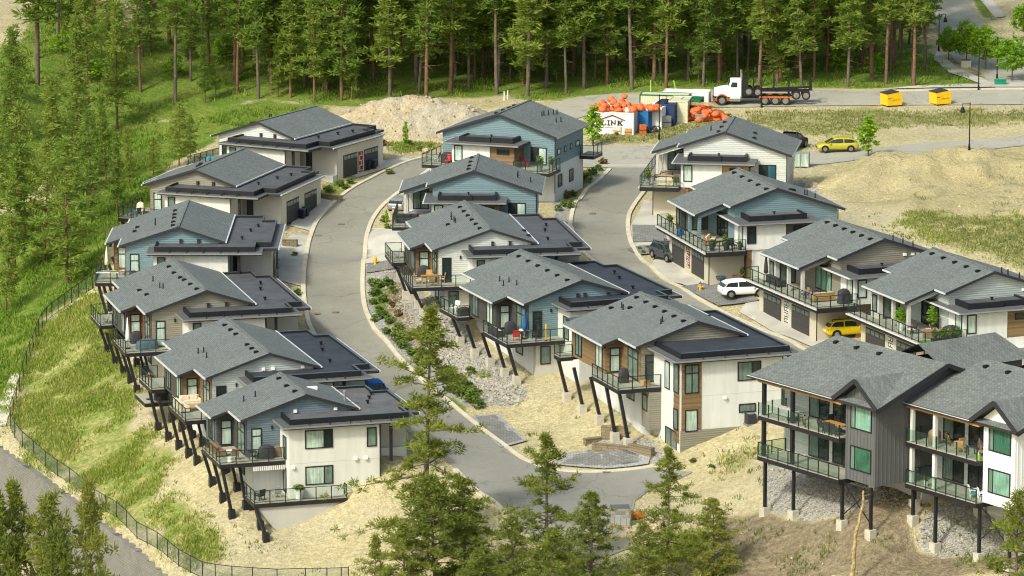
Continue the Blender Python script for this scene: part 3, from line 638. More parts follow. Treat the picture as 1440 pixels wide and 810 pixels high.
def lamps(root, pts, v, kind='dark'):
    for u, w in pts:
        m = MB()
        if kind == 'dark': m.box(u-.11, u+.11, v-.22, v, w-.22, w+.22); m.box(u-.15, u+.15, v-.26, v, w+.2, w+.26); m.build('wall_vent', M['fascia'], root)
        elif kind == 'white': m.box(u-.14, u+.14, v-.2, v, w-.1, w+.14); m.build('wall_vent', M['white'], root)
        else: m.box(u-.07, u+.07, v-.12, v, w-.16, w+.16); m.build('wall_lamp', M['dark_metal'], root)

def column(root, h, top, bot, foot='concrete', r=.13):
    """slanted steel post that reaches the ground"""
    p = loc(h, bot[0], bot[1], 0); k = POSE[h][4]; gz = (ground(p[0], p[1])-POSE[h][2])/k
    m = MB(); fz = gz + (.75 if foot == 'concrete' else .55 if foot == 'low' else .35)
    m.bar((top[0], top[1], top[2]), (bot[0], bot[1], fz), 2*r, 2*r); o = m.build('column', M['dark_metal'], root)
    f = MB()
    if foot in ('concrete', 'low'): f.box(bot[0]-.33, bot[0]+.33, bot[1]-.33, bot[1]+.33, gz-.8, fz+.05); f.build('footing', M['footing'], o)
    else: f.box(bot[0]-.27, bot[0]+.27, bot[1]-.27, bot[1]+.27, gz-.35, fz+.35); f.build('footing', M['dark_metal'], o)
    return o

def beams(root, a, b, w=.14, h=.14, name='beam', mat='dark_metal'):
    m = MB(); m.bar(a, b, w, h); return m.build(name, M[mat], root)

def gutter(root, a, b, mat='gutter_glint'):
    m = MB(); m.bar(a, b, .13, .13); return m.build('gutter', M[mat], root)

def downpipe(root, pts):
    m = MB()
    for a, b in zip(pts[:-1], pts[1:]): m.tube(a, b, .05, n=6)
    m.build('downpipe', M['dark_metal'], root)

def garage_door(root, ax, pos, a0, a1, w0, w1, sgn):
    m = MB()
    if ax == 'u': m.box(pos, pos+sgn*.05, a0, a1, w0, w1)
    o = m.build('garage_door', M['door_grey'], root); n = 4
    for k in range(n):
        g = MB(); b0 = a0+(a1-a0)*(k+.1)/n; b1 = a0+(a1-a0)*(k+.9)/n
        g.box(pos+sgn*.03, pos+sgn*.065, b0, b1, w1-.5, w1-.12); g.build('pane', M['pane_mid'], o)
    return o

# ------------------------------------------------------------------ family A: left and middle row
SA, RWA, L1, L2, L3, D1, D2 = .328, 4.54, 5.74, 7.29, 5.79, 4.09, 12.75
def house_A(h, label, D=16.3, side='taupe', accent='charcoal', accent2='wood', rear=True, vF=-2.6, uL=-2.2, uR=4.9, lowsiding=False, vents=(), flat='membrane', vk='dark', vpts=((.2, -1.55), (1.9, -1.55)), winwing=True, d1=D1, d2=D2, group='houses in the left row', foot='concrete', garage_v=(1.6, None), rx=9.6):
    x, y, z, t, k = POSE[h]
    root = thing('house', label, 'house', (x, y, z), t, group, k)
    zl = lambda u, v: -SA*abs(u)
    l2end = min(d2, D)
    # walls
    W = MB(); W.extr([(-5.05, -5.2), (4.0, -5.2), (4.0, -SA*4.0-.24), (0, -.24), (-5.05, -SA*5.05-.24)], .5, D-.5, 0)
    W.build('wall', M[side], root)
    B = MB(); B.extr([(-6.62, -5.2), (-5.05, -5.2), (-5.05, -SA*5.05-.25), (-6.62, -SA*6.62-.25)], d1+.95, l2end-.5, 0); B.build('bay', M[accent], root)
    # timber clad corner under the stepped eave
    A2 = MB(); A2.box(-6.55, -5.06, d1+.88, d1+.945, -5.2, -SA*6.6-.3); A2.build('cladding', M[accent2], root)
    A3 = MB(); A3.box(-5.12, -5.055, .5, d1+.87, -5.2, -SA*5.1-.28); A3.build('cladding', M[accent2], root)
    window(root, 'v', d1+.88, -6.25, -5.3, -5.05, -2.9, 'pane_pale', hs=(.68,)); 
    window(root, 'u', -5.12, 1.0, 3.4, -5.1, -2.5, 'pane_mid', splits=(.5,), hs=(.7,))
    window(root, 'u', -6.62, d1+1.6, d1+3.2, -4.9, -2.9, 'pane_pale', splits=(.5,)); window(root, 'u', -6.62, l2end-3.1, l2end-1.5, -4.9, -2.9, 'pane_mid', splits=(.5,))
    window(root, 'v', .5, -4.7, -3.8, -5.15, -2.75, 'pane_pale' if h in ('H2','H3','H4','H6') else 'pane_dark', hs=(.72,), name='glazed_door')
    # roof
    right = [(0, 0), (RWA, 0), (RWA, D), (0, D)]
    left = [(0, 0), (0, D), (-L3, D), (-L3, l2end), (-L2, l2end), (-L2, d1), (-L1, d1), (-L1, 0)] if l2end < D else [(0, 0), (0, D), (-L2, D), (-L2, d1), (-L1, d1), (-L1, 0)]
    G = MB(); G.slab(right, zl, .24); G.slab(left, zl, .24); g = G.build('gable_roof', [M['shingle'], M['fascia']], root)
    cap = MB(); cap.bar((0, -.01, .02), (0, D+.01, .02), .26, .05); cap.build('ridge_cap', M['shingle_light'], g)
    gutter(root, (RWA+.06, -.02, -SA*RWA-.05), (RWA+.06, D, -SA*RWA-.05)); gutter(root, (-L2-.06, d1-.02, -SA*L2-.07), (-L2-.06, l2end, -SA*L2-.07)); gutter(root, (-L1-.06, -.02, -SA*L1-.07), (-L1-.06, d1-.08, -SA*L1-.07))
    if l2end < D: gutter(root, (-L3-.06, l2end+.07, -SA*L3-.07), (-L3-.06, D, -SA*L3-.07))
    beams(root, (-6.9, d1+.35, -SA*6.9-.42), (-6.9, l2end-.3, -SA*6.9-.42), .18, .2)
    roofvents(g, vents, zl)
    # garage wing, front wing, flat roof
    v0, v1 = garage_v[0], (garage_v[1] or D-1.2)
    X = MB(); X.box(4.003, rx-.7, v0, v1, -6.4, -2.26); X.build('garage_wall', M['stucco_garage'], root)
    dv = (v1-v0)
    garage_door(root, 'u', rx-.7, v0+.11*dv, v0+.42*dv, -5.75, -3.35, 1); garage_door(root, 'u', rx-.7, v0+.57*dv, v0+.88*dv, -5.75, -3.35, 1)
    bot = -9.6 if h in ('H6', 'M5', 'M4', 'M3') else -6.2
    if h == 'H6': bot = -12.5
    if h == 'M5': bot = -11
    F = MB(); F.box(uL, uR, vF, .497, bot, -2.26); F.build('wing_wall', M['stucco'] if h != 'M5' else M['stucco_white'], root)
    P = MB(); P.box(min(uR+.9, rx-.95), min(uR+1.13, rx-.72), vF-.1, vF+.13, -5.6, -2.26); P.build('porch_post', M['dark_metal'], root)
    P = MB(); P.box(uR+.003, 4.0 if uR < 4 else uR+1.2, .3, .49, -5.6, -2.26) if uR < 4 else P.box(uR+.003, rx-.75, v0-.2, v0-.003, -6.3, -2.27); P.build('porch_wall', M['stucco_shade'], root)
    rx > 8 and window(root, 'v', v0-.2, uR+.25, uR+.95, -5.3, -3.0, 'pane_dark', name='entry_door')
    downpipe(root, [(uR+.08, vF-.06, -2.3), (uR+.08, vF-.06, -5.8)])
    fe = vF-.65
    fx = min(uR+3.3, rx-.003) if rx < 9 else uR+3.3; bx = rx-1.4
    poly = [(uL-.6, fe), (fx, fe), (fx, min(-.7, fe+2.6)), (rx, min(-.7, fe+2.6)), (rx, D-2.2), (bx, D-2.2), (bx, D+.2), (4.2, D+.2), (4.2, .3), (uL-.6, .3)]
    S = MB(); S.slab(poly, -2.0, .25, 0, 1); fr = S.build('flat_roof', [M['skirt'], M['fascia']], root)
    q1 = min(-.7, fe+2.6)
    inner = [(uL+.15, fe+.8), (fx-.8, fe+.8), (fx-.8, q1+.75), (rx-.79, q1+.75), (rx-.79, D-2.9), (bx-.7, D-2.9), (bx-.7, D-.4)]
    S = MB(); S.slab(inner+[(4.06, D-.4), (4.06, .45), (uL+.15, .45)], -1.72, .279, 0, 0); S.build('roof_membrane', M[flat], fr)
    S = MB(); pl = [(uL+.15, .45)] + inner + [(4.06, D-.4)]
    for a, b in zip(pl[:-1], pl[1:]):
        dx, dy = b[0]-a[0], b[1]-a[1]; l = math.hypot(dx, dy); dx, dy = dx/l*.1, dy/l*.1
        S.bar((a[0]-dx*.78, a[1]-dy*.78, -1.76), (b[0]+dx*.78, b[1]+dy*.78, -1.76), .16, .46)
    S.build('parapet', M['parapet'], fr)
    S = MB()
    for a, b in zip(pl[1:-1], pl[2:]): S.bar((a[0], a[1], -1.51), (b[0], b[1], -1.51), .18, .036)
    S.build('coping', M['membrane'] if flat == 'membrane' else M['slateblue'], fr)
    gutter(root, (uL-.6, fe-.06, -2.08), (fx, fe-.06, -2.08), 'grey_metal'); gutter(root, (rx+.06, q1, -2.08), (rx+.06, D-2.2, -2.08), 'gutter_glint'); gutter(root, (uL-.66, fe, -2.1), (uL-.66, .3, -2.1), 'grey_metal')
    for f in np.linspace(.16, .84, 5):
        s = MB(); u = uL + (uR+2.5-uL)*f; s.bar((u, fe+.7, -1.8), (u, fe-.05, -1.98), .06, .06); s.build('scupper', M['dark_metal'], fr)
    for uu, vv in ((rx-3.6, 2.5), (rx-3.0, D*.45), (rx-2.4, D*.62)):
        s = MB(); s.tube((uu, vv, -1.72), (uu, vv, -1.5), .09, .09, 8); s.box(uu-.15, uu+.11, vv-.14, vv+.14, -1.52, -1.4); s.build('roof_vent', M['black'], fr)
    lamps(root, vpts, .5, vk); lamps(root, [(-2.9, -2.75)], .5, 'lamp')
    if winwing: window(root, 'v', vF, uL+.35, uL+1.15, -4.3, -2.5, 'pane_mid')
    # foundation on the valley side
    X = MB(); X.box(-4.6, rx-.75, .55, D-.6, -12.5 if h in ('H6','H5','H4') else -10.6, -5.203); X.build('foundation_wall', M['stucco_white'], root)
    window(root, 'u', -4.6, 3.2, 5.0, -7.4, -6.2, 'pane_mid'); window(root, 'u', -4.6, 8.2, 10.0, -7.4, -6.2, 'pane_mid')
    # decks and slanted columns
    deckslab(root, [(-7.9, -1.35), (uL-.004, -1.35), (uL-.004, .496), (-5.124, .496), (-5.124, d1+.87), (-7.9, d1+.87)], -5.2)
    railing(root, [(-7.85, d1+.85), (-7.85, -1.3), (uL-.05, -1.3)], -5.2)
    if rear:
        deckslab(root, [(-7.9, l2end-.9), (-6.64, l2end-.9), (-6.64, l2end-.49), (-5.06, l2end-.49), (-5.06, D+.6), (-7.9, D+.6)], -5.2)
        railing(root, [(-6.7, l2end-.85), (-7.85, l2end-.85), (-7.85, D+.55), (-6.2, D+.55)], -5.2)
    cols = [-.95, 2.2, 6.0, 10.2] + ([14.2] if D > 13.5 else [])
    if h in ('H1', 'H2'): cols = cols[:3]
    if h == 'H6': cols = cols[:3]
    for v in cols: column(root, h, (-7.6, v, -5.6), (-6.8, v), foot)
    if h in ('H4', 'H5', 'H6'):
        for v in cols: column(root, h, (-5.9, v+.9, -5.6), (-5.35, v+.9), foot, .11)
    return root

def vl(us, v0, v1, n): return [(us, v0+(v1-v0)*i/(n-1)) for i in range(n)]
vA = vl(-.75, 2, 13.5, 6)
HO = {}
HO['H1'] = house_A('H1', 'white sided house farthest back in the left row beside the dirt mound', 12.3, 'white_siding', 'charcoal', rear=False, vents=[(-1.5, 5, 'pipe'), (-2.2, 6.5, 'pipe'), (-3.2, 4.5), (-4, 5.5)], foot='steel')
HO['H2'] = house_A('H2', 'taupe house with two bins at its garage, second from back in left row', 13.9, 'taupe', 'charcoal', rear=False, vents=[(-.6, 2.5), (-1.2, 4.5), (-1.9, 6.5), (-1.5, 8, 'pipe'), (-2.4, 9, 'pipe')], foot='steel')
HO['H3'] = house_A('H3', 'blue sided house above the grassy slope with beige umbrella on its deck', 14.9, 'blue', 'charcoal', rear=False, vents=[(-.6, 1.5), (-.7, 3.6), (-.8, 6), (-.9, 8), (-1, 10.4), (-2.6, 5.6, 'pipe'), (-2.7, 6.8, 'pipe'), (-4.6, 5.5), (-4.5, 7.5)], foot='steel')
HO['H4'] = house_A('H4', 'taupe sided house with red-brown wood cladding, at the bend of the left road', 16.3, 'taupe', 'charcoal', 'wood_red', vents=[(-.6, 1.6), (-.7, 4.2), (-.8, 6.6), (-.9, 8), (-1, 10.6), (-.9, 13.6), (-2.8, 6.6, 'pipe'), (-3, 7.2, 'pipe'), (-3.0, 10.6, 'pipe'), (-4.4, 6.4), (-4.6, 9)], foot='steel')
HO['H5'] = house_A('H5', 'pale grey house with dark flat roof and cream sofa on its deck', 16.3, 'palegrey', 'charcoal', 'wood', vents=[(-.8, 1.7), (-.8, 3.3), (-.8, 5), (-.7, 9.6), (-.7, 11.6), (-.7, 13.8), (-4, 8, 'pipe'), (-4.4, 8.4, 'pipe'), (-4.2, 6, 'pipe')], flat='membrane_dark', vk='white', vpts=((-.5, -1.5), (.35, -1.5), (3.0, -1.5)), foot='steel', winwing=False)
HO['H6'] = house_A('H6', 'slate blue house with cream stucco wing and two stacked decks at front left', 9.24, 'navy', 'slate', 'charcoal', rear=False, vents=[(-.5, 2), (-.6, 4.4), (-.5, 7.4), (-3.2, 5.0, 'pipe'), (-4.2, 5, 'pipe'), (1.6, 4.6, 'sky'), (3.9, 2.2, 'flue')], flat='membrane_grey', vk='white', vpts=((-.9, -1.5), (2.6, -1.5)), foot='steel', winwing=False, garage_v=(1.0, 8.4), uR=5.6)
HO['M3'] = house_A('M3', 'white house with brown wood corner and wooden dining chairs on its deck', 16.3, 'white_siding', 'charcoal', 'wood', vents=vl(-.8, 1.8, 13.8, 6)+[(-2.2, 8, 'pipe'), (-2.2, 8.8, 'pipe'), (-2.3, 9.8, 'pipe'), (-2.1, 11.2, 'pipe'), (-2.9, 8.2), (4.2, 3.2), (4.25, 6)], flat='membrane', group='houses between the two roads')
HO['M4'] = house_A('M4', 'teal blue house with closed blue umbrella and red chair on its deck', 16.3, 'blue', 'charcoal', 'charcoal', vents=vl(-.9, 1.5, 14.2, 6)+[(-4.2, 8, 'pipe'), (-4.1, 6.2, 'pipe'), (-4.9, 7.6, 'pipe'), (-4.6, 9.4, 'pipe')], flat='membrane_dark', group='houses between the two roads', winwing=False, vpts=((-.3, -1.6), (.4, -1.6), (2.7, -1.7)))
HO['M5'] = house_A('M5', 'taupe house with brown wood cladding and a tall white stucco front wing', 13.9, 'taupe', 'wood', 'wood', rear=True, vF=-5.6, uL=-3.9, uR=5.4, vents=vl(-.8, 1.4, 12.6, 6)+[(-2.6, 11.6, 'pipe'), (-2.7, 11, 'pipe'), (-2.2, 10.6), (-3.2, 12.6), (-1.9, 3.6, 'pipe'), (-2.2, 3.2, 'pipe')], flat='membrane_dark', winwing=False, vpts=(), d2=20, group='houses between the two roads', garage_v=(0, 11.5), rx=6.9)

# extras of single houses
r = HO['H6']
window(r, 'v', -2.6, -.85, 1.55, -4.1, -2.5, ['pane_pale', 'pane_dark'], splits=(.68,)); window(r, 'v', -2.6, -.85, 1.55, -7.2, -5.6, ['pane_pale', 'pane_mid'], splits=(.68,))
window(r, 'v', -2.6, 4.5, 5.35, -4.25, -2.6, 'pane_mid'); window(r, 'u', -2.2, -1.7, -.6, -5.1, -3.2, 'pane_mid', name='glazed_door'); window(r, 'u', -2.2, -1.6, -.5, -8.0, -5.9, 'pane_mid', name='glazed_door')
deckslab(r, [(-5.5, -3.5), (2.55, -3.5), (2.55, -2.61), (-2.21, -2.61), (-2.21, .54), (-5.5, .54)], -8.25, name='lower_deck'); railing(r, [(-5.45, .5), (-5.45, -3.45), (2.5, -3.45), (2.5, -2.65)], -8.25)
m = MB(); m.extr([(-5.2, -8.7), (2.3, -8.7), (1.0, -9.6), (-1.6, -11.5), (-2.6, -12.0)], -3.3, -2.62); m.build('foundation', M['stucco_shade'], r)
for bv, tv in ((-3.2, -3.4), (-.2, -.6)): column(r, 'H6', (-5.3, tv, -8.6), (-4.9, bv), 'steel')
column(r, 'H6', (-5.3, -3.3, -8.6), (-4.9, -5.0), 'steel')
m = MB()
for i in range(15): m.box(-5.0+i*.185, -5.0+i*.185+.09, -1.42, -1.36, -5.98, -5.62)
m.build('awning_valance', M['white'], r)
lamps(r, [(3.5, -5.2), (4.4, -5.2), (-1.9, -5.6)], -2.6, 'white')
m = MB(); m.box(-2.18, 5.58, -2.606, -2.601, -5.32, -5.28); m.build('control_joint', M['stucco_shade'], r)
downpipe(r, [(5.66, -2.66, -2.3), (5.66, -2.66, -7.2)])
r = HO['M5']
m = MB(); m.box(-3.75, -1.95, -5.66, -5.603, -9.3, -2.35); m.box(-3.96, -3.903, -5.55, -4.3, -9.3, -2.35); m.build('cladding', M['wood'], r)
window(r, 'v', -5.66, -3.5, -2.2, -5.0, -2.5, ['pane_mid', 'pane_mid'], splits=(.5,), hs=(.7,)); window(r, 'v', -5.66, -3.45, -2.3, -8.3, -6.4, 'pane_pale')
window(r, 'u', -3.96, -5.5, -4.4, -5.0, -2.5, 'pane_mid'); window(r, 'u', -3.96, -5.4, -4.4, -8.2, -6.4, 'pane_mid'); window(r, 'u', -3.9, -3.3, -2.2, -5.1, -2.7, 'pane_pale', name='glazed_door')
window(r, 'v', -5.6, 1.35, 3.5, -4.25, -2.6, ['pane_mid', 'pane_dark'], splits=(.62,)); window(r, 'v', -5.6, 1.5, 3.05, -7.0, -6.25, 'pane_mid')
m = MB(); m.box(-3.85, 2.2, -5.68, -5.603, -10.9, -8.2); m.build('lower_cladding', M['taupe'], r); lamps(r, [(.2, -5.6)], -5.6, 'white'); m = MB(); m.box(-1.93, 5.38, -5.606, -5.601, -5.32, -5.28); m.build('control_joint', M['stucco_shade'], r)
window(r, 'u', -3.9, -5.0, -2.4, -10.2, -8.4, 'pane_mid', splits=(.5,), name='patio_door')
m = MB(); m.box(-5.0, -3.903, -1.3, .49, -8.9, -5.66); m.build('lower_room', M['taupe'], r); window(r, 'u', -5.0, -.9, .3, -7.4, -6.0, 'pane_mid')
for h in ('M3', 'M4', 'H4', 'H5'):
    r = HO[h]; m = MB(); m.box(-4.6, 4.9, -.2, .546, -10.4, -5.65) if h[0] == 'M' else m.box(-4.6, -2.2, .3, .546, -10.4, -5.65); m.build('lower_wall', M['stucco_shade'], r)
    if h[0] == 'M': window(r, 'v', -.2, -4.2, -3.2, -7.6, -5.9, 'pane_mid')
# lower terrace of M4 and the small side terrace in front of its wing
r = HO['M4']; m = MB(); m.slab([(-2.9, -5.4), (1.2, -5.4), (1.2, -3.26), (-2.9, -3.26)], -2.75, .25, 0, 1); m.build('entry_canopy', [M['membrane'], M['fascia']], r)
m = MB(); m.box(-2.2, 1.0, -4.9, -2.61, -10, -3.01); m.build('entry_wall', M['stucco_white'], r); window(r, 'u', -2.2, -4.5, -3.4, -5.2, -3.4, 'pane_mid'); window(r, 'u', -2.2, -2.3, -.9, -5.1, -3.0, 'pane_mid', name='glazed_door')
r = HO['H5']; deckslab(r, [(-7.9, 14.5), (-5.1, 14.5), (-5.1, 18.6), (-7.9, 18.6)], -7.0, name='lower_deck')
m = MB()
for i in range(8): m.bar((-5.3, 15+i*.4, -6.9), (-5.3, 15.4+i*.4, -5.7), .05, .05); m.bar((-5.3, 15.4+i*.4, -6.9), (-5.3, 15+i*.4, -5.7), .05, .05)
m.build('lattice_screen', M['dark_metal'], r)

# ------------------------------------------------------------------ family B: right row and the back of the middle row
SB, RWB, LB1, LB2, LB3, DB1, DB2 = .336, 6.79, 4.69, 7.57, 4.76, 1.95, 10.24
def scroll_panel(root, u, v0, v1, w0, w1, ground_c, fig_c):
    m = MB(); m.box(u-.03, u+.003, v0, v1, w0, w1); o = m.build('house_number_panel', M[ground_c], root); f = MB(); n = 4; hh = (w1-w0)/n
    for i in range(n):
        a, b = w0+i*hh+.06, w0+(i+1)*hh-.06; c, d = v0+.1, v1-.1; x0, x1 = u-.05, u-.031
        f.box(x0, x1, c, d, a, a+.07); f.box(x0, x1, c, d, b-.07, b); f.box(x0, x1, c, c+.09, a+.07, b-.07) if i % 2 else f.box(x0, x1, d-.09, d, a+.07, b-.07)
        f.box(x0, x1, (c+d)/2-.05, (c+d)/2+.05, a+.07, (a+b)/2+.05)
    f.build('scrollwork', M[fig_c], o)
def house_B(h, label, D=11.9, side='blue', box2='wood_light', deck='R', porch=True, l1=LB1, l2=LB2, rw=RWB, vents=(), panel=None, awn='membrane', group='houses in the right row', vk='dark', vpts=(), ur=6.15):
    x, y, z, t, k = POSE[h]; root = thing('house', label, 'house', (x, y, z), t, group, k)
    zl = lambda u, v: -SB*abs(u)
    d2 = min(DB2, D-1.2); wl_ = -(l1-.55)
    W = MB(); W.extr([(wl_, -5.25), (ur, -5.25), (ur, -SB*ur-.24), (0, -.24), (wl_, SB*wl_-.24)], .5, D-.5); W.build('wall', M[side], root)
    right = [(0, 0), (rw, 0), (rw, D), (0, D)]
    left = [(0, 0), (0, D), (-LB3, D), (-LB3, d2), (-l2, d2), (-l2, DB1), (-l1, DB1), (-l1, 0)] if porch else [(0, 0), (0, D), (-l1, D), (-l1, 0)]
    G = MB(); G.slab(right, zl, .24); G.slab(left, zl, .24); g = G.build('gable_roof', [M['shingle'], M['fascia']], root)
    cap = MB(); cap.bar((0, -.01, .02), (0, D+.01, .02), .26, .05); cap.build('ridge_cap', M['shingle_light'], g)
    gutter(root, (rw+.06, 0, -SB*rw-.07), (rw+.06, D, -SB*rw-.07), 'grey_metal'); gutter(root, (-l1-.06, -.02, -SB*l1-.07), (-l1-.06, (DB1-.08) if porch else D, -SB*l1-.07))
    roofvents(g, vents, zl)
    if porch:
        gutter(root, (-l2-.06, DB1-.02, -SB*l2-.07), (-l2-.06, d2, -SB*l2-.07)); gutter(root, (-LB3-.06, d2+.07, -SB*LB3-.07), (-LB3-.06, D, -SB*LB3-.07))
        zb = -SB*7.0-.25
        T = MB(); T.extr([(wl_-.003, -SB*4.2-.62), (wl_-.003, -SB*4.2-.26), (-7.1, -SB*7.1-.26), (-7.1, -SB*7.1-.62)], DB1+.25, DB1+.45); T.build('porch_gable', M[side], root)
        beams(root, (-7.0, DB1+.46, zb-.14), (-7.0, d2-.2, zb-.14), .2, .26, 'beam', 'fascia')
        for v in (DB1+.35, DB1+3.3): 
            c = MB(); c.box(-7.14, -6.86, v-.14, v+.14, -5.25, zb-.27); c.build('porch_post', M['stucco_shade'] if h != 'R2' else M['blue'], root)
        c = MB(); c.box(-6.9, wl_-.003, d2-1.9, d2-.35, -5.25, -SB*6.9-.26); c.build('bay', M['charcoal'] if h == 'R2' else M['stucco_shade'], root)
        window(root, 'u', -6.9, d2-1.6, d2-.7, -4.7, -3.2, 'pane_mid'); window(root, 'v', d2-1.9, -6.5, -4.9, -5.2, -3.0, 'pane_mid', splits=(.5,), name='patio_door')
        sp = 'pane_green' if h == 'R3' else 'pane_dark'
        window(root, 'u', wl_, DB1+.3, DB1+3.6, -5.2, -2.9, [sp, sp, sp], splits=(.33, .66), name='patio_door')
    # stucco box with its low roof in front of the gable
    b0, b1, b2 = -4.1, 0.0, 2.65
    A = MB(); A.box(b0, b1, -2.45, .497, -5.35, -2.96); A.build('wing_wall', M['stucco_white'], root)
    A = MB(); A.box(b1+.003, b2, -2.35, .497, -5.35, -2.96); A.build('cladding', M[box2], root)
    window(root, 'v', -2.45, -3.85, -2.95, -4.75, -3.1, 'pane_pale' if h != 'R2' else 'pane_dark'); window(root, 'v', -2.35, .75, 2.1, -3.85, -3.3, 'pane_dark'); window(root, 'u', b0, -2.1, -.9, -5.1, -3.1, 'pane_pale')
    poly = [(-4.85, -3.05), (3.35, -3.05), (3.35, .3), (-4.0, .3), (-4.0, .62), (wl_-.004, .62), (wl_-.004, 3.4), (-4.85, 3.4)] if porch else [(-4.85, -3.05), (3.35, -3.05), (3.35, .45), (-4.85, .45)]
    S = MB(); S.slab(poly, -2.75, .2, 0, 1); fr = S.build('flat_roof', [M['skirt'], M['fascia']], root)
    pin = [(-3.4, -1.9), (-.2, -1.9), (-.2, -1.75), (2.2, -1.75), (2.2, .46), (-3.4, .46)]
    S = MB(); S.slab(pin, -2.4, .349, 0, 0); S.build('roof_membrane', M[awn], fr)
    S = MB(); pl = [(-3.4, .46)]+pin[:5]
    for a, b in zip(pl[:-1], pl[1:]):
        dx, dy = b[0]-a[0], b[1]-a[1]; l = math.hypot(dx, dy); dx, dy = dx/l*.095, dy/l*.095
        S.bar((a[0]-dx, a[1]-dy, -2.5), (b[0]+dx, b[1]+dy, -2.5), .2, .5)
    S.build('parapet', M['parapet'], fr)
    S = MB(); S.tube((-.5, -.5, -2.4), (-.5, -.5, -2.2), .07, .07, 8); S.box(-.63, -.4, -.6, -.4, -2.22, -2.13); S.build('roof_vent', M['black'], fr)
    gutter(root, (-4.85, -3.11, -2.83), (3.35, -3.11, -2.83), 'grey_metal'); gutter(root, (-4.91, -3.05, -2.83), (-4.91, 3.4 if porch else .45, -2.83))
    window(root, 'v', .5, 3.4, 5.15, -5.15, -3.35, ['pane_dark', 'pane_blue' if h == 'R1' else 'pane_pale'], splits=(.5,), name='patio_door')
    if vpts: lamps(root, vpts, .5, vk)
    downpipe(root, [(3.3, -3.0, -2.9), (2.72, -2.4, -3.2), (2.72, -2.4, -5.4)]); downpipe(root, [(ur+.06, .45, -SB*ur-.3), (ur+.06, .45, -8)])
    # lower storey
    X = MB(); X.box(-7.0, -3.6, -1.0, D-.3, -9.2, -5.653); X.box(-3.597, ur-.02, .55, D-.45, -9.2, -5.253); X.build('lower_wall', M['stucco_tan'] if h not in ('M1', 'M2') else M['stucco_white'], root)
    if deck == 'R':
        garage_door(root, 'u', -7.0, .75, 4.5, -8.6, -6.3, -1); garage_door(root, 'u', -7.0, 6.8, 10.6, -8.6, -6.3, -1)
        if panel: scroll_panel(root, -7.0, 5.1, 6.2, -8.3, -6.25, *panel)
        P = MB(); P.box(-3.75, -3.35, -2.3, -1.9, -9, -5.353); P.build('porch_post', M['wood_brown'], root)
        window(root, 'v', .55, -3.2, -2.2, -8.4, -6.2, 'pane_dark', name='entry_door')
        deckslab(root, [(-8.15, -3.2), (-4.2, -3.2), (-4.2, .4), (wl_-.005, .45), (wl_-.005, d2-1.95), (-6.9, d2-1.95), (-6.9, D+.2), (-8.15, D+.2)], -5.25, th=.4); gutter(root, (-8.22, -3.2, -5.35), (-8.22, D+.2, -5.35), 'gutter_glint')
        railing(root, [(-6.95, D+.1), (-8.1, D+.1), (-8.1, -3.15), (-4.2, -3.15)], -5.25)
        downpipe(root, [(-7.06, -.9, -5.7), (-7.06, -.9, -9)])
    return root
HO['M1'] = house_B('M1', 'teal house with brown panel box and small high windows below the far road', 9.9, 'blue', 'wood', deck='', porch=False, l1=6.8, l2=6.8, rw=6.48, vents=[(-.5, 1), (-.5, 3), (-.55, 5), (-.6, 6.6), (2.8, 5.6, 'pipe'), (2.8, 6.2, 'pipe'), (3, 7, 'pipe'), (3.2, 8, 'pipe'), (3.4, 8.6, 'pipe'), (4.4, 5.5, 'pipe'), (4.6, 6.4, 'pipe')], group='houses between the two roads', ur=6.0)
HO['M2'] = house_B('M2', 'light blue house between the teal back house and the white one', 10.1, 'blue', 'wood_brown', deck='', vents=[(-.6, 1.6), (-.6, 3.6), (-.6, 6), (-.6, 8.6), (4.2, 4.2, 'pipe'), (4.2, 5.4, 'pipe'), (5.5, 4, 'pipe')], group='houses between the two roads')
HO['R1'] = house_B('R1', 'white sided house with light wood box and dark glass door, back of the right row', 10.0, 'white_siding', 'wood_light', vents=[(-.7, 1), (-.7, 4), (-.7, 7), (-1.8, 4.2, 'pipe'), (2.6, 4.6), (2.8, 1.8)])
HO['R2'] = house_B('R2', 'blue sided house over two garages with a red number panel, second in the right row', 11.9, 'blue', 'charcoal', vents=vl(-.8, 1, 10.6, 5)+[(2.2, 2.6), (2.6, 3.0), (3.4, 2.0, 'pipe'), (3.7, 2.2, 'pipe'), (4.3, 1.6, 'pipe')], panel=('logo_red', 'stucco_white'), awn='membrane_grey')
HO['R3'] = house_B('R3', 'taupe gabled house over two garages with a pale number panel', 11.9, 'taupe', 'wood_brown', vents=vl(-.8, 1.3, 10.4, 6)+[(1.2, .8, 'pipe'), (2.2, .8, 'pipe'), (3.2, .8, 'pipe')], panel=('stucco', 'fascia'), vk='white', vpts=((2.2, -1.7), (3.0, -1.7), (3.5, -1.7)))
HO['R4'] = house_B('R4', 'pale grey gabled house with planters and green turf on its deck', 11.9, 'palegrey', 'wood', vents=vl(-.8, 1.6, 10.4, 5)+[(.9, .5, 'pipe'), (1.5, .5, 'pipe'), (2.6, .5, 'pipe')], panel=('stucco_white', 'fascia'), vk='white', vpts=((3.0, -1.9), (3.7, -1.9), (4.5, -1.9)))
r = HO['H1']; m = MB(); m.box(8.9, 8.935, 5.85, 6.75, -5.6, -3.4); o = m.build('house_number_panel', M['logo_red'], r); f = MB()
for i in range(4): f.box(8.936, 8.95, 5.95, 6.65, -5.45+i*.52, -5.38+i*.52); f.box(8.936, 8.95, 6.0+.3*(i % 2), 6.1+.3*(i % 2), -5.37+i*.52, -4.94+i*.52)
f.build('scrollwork', M['stucco_white'], o)
r = HO['M1']
for a, b in ((1.2, 2.3), (3.4, 4.0), (5.2, 5.8), (7.0, 8.2)): window(r, 'u', 6.0, a, b, -4.2, -3.6, 'pane_pale', sgn=1)
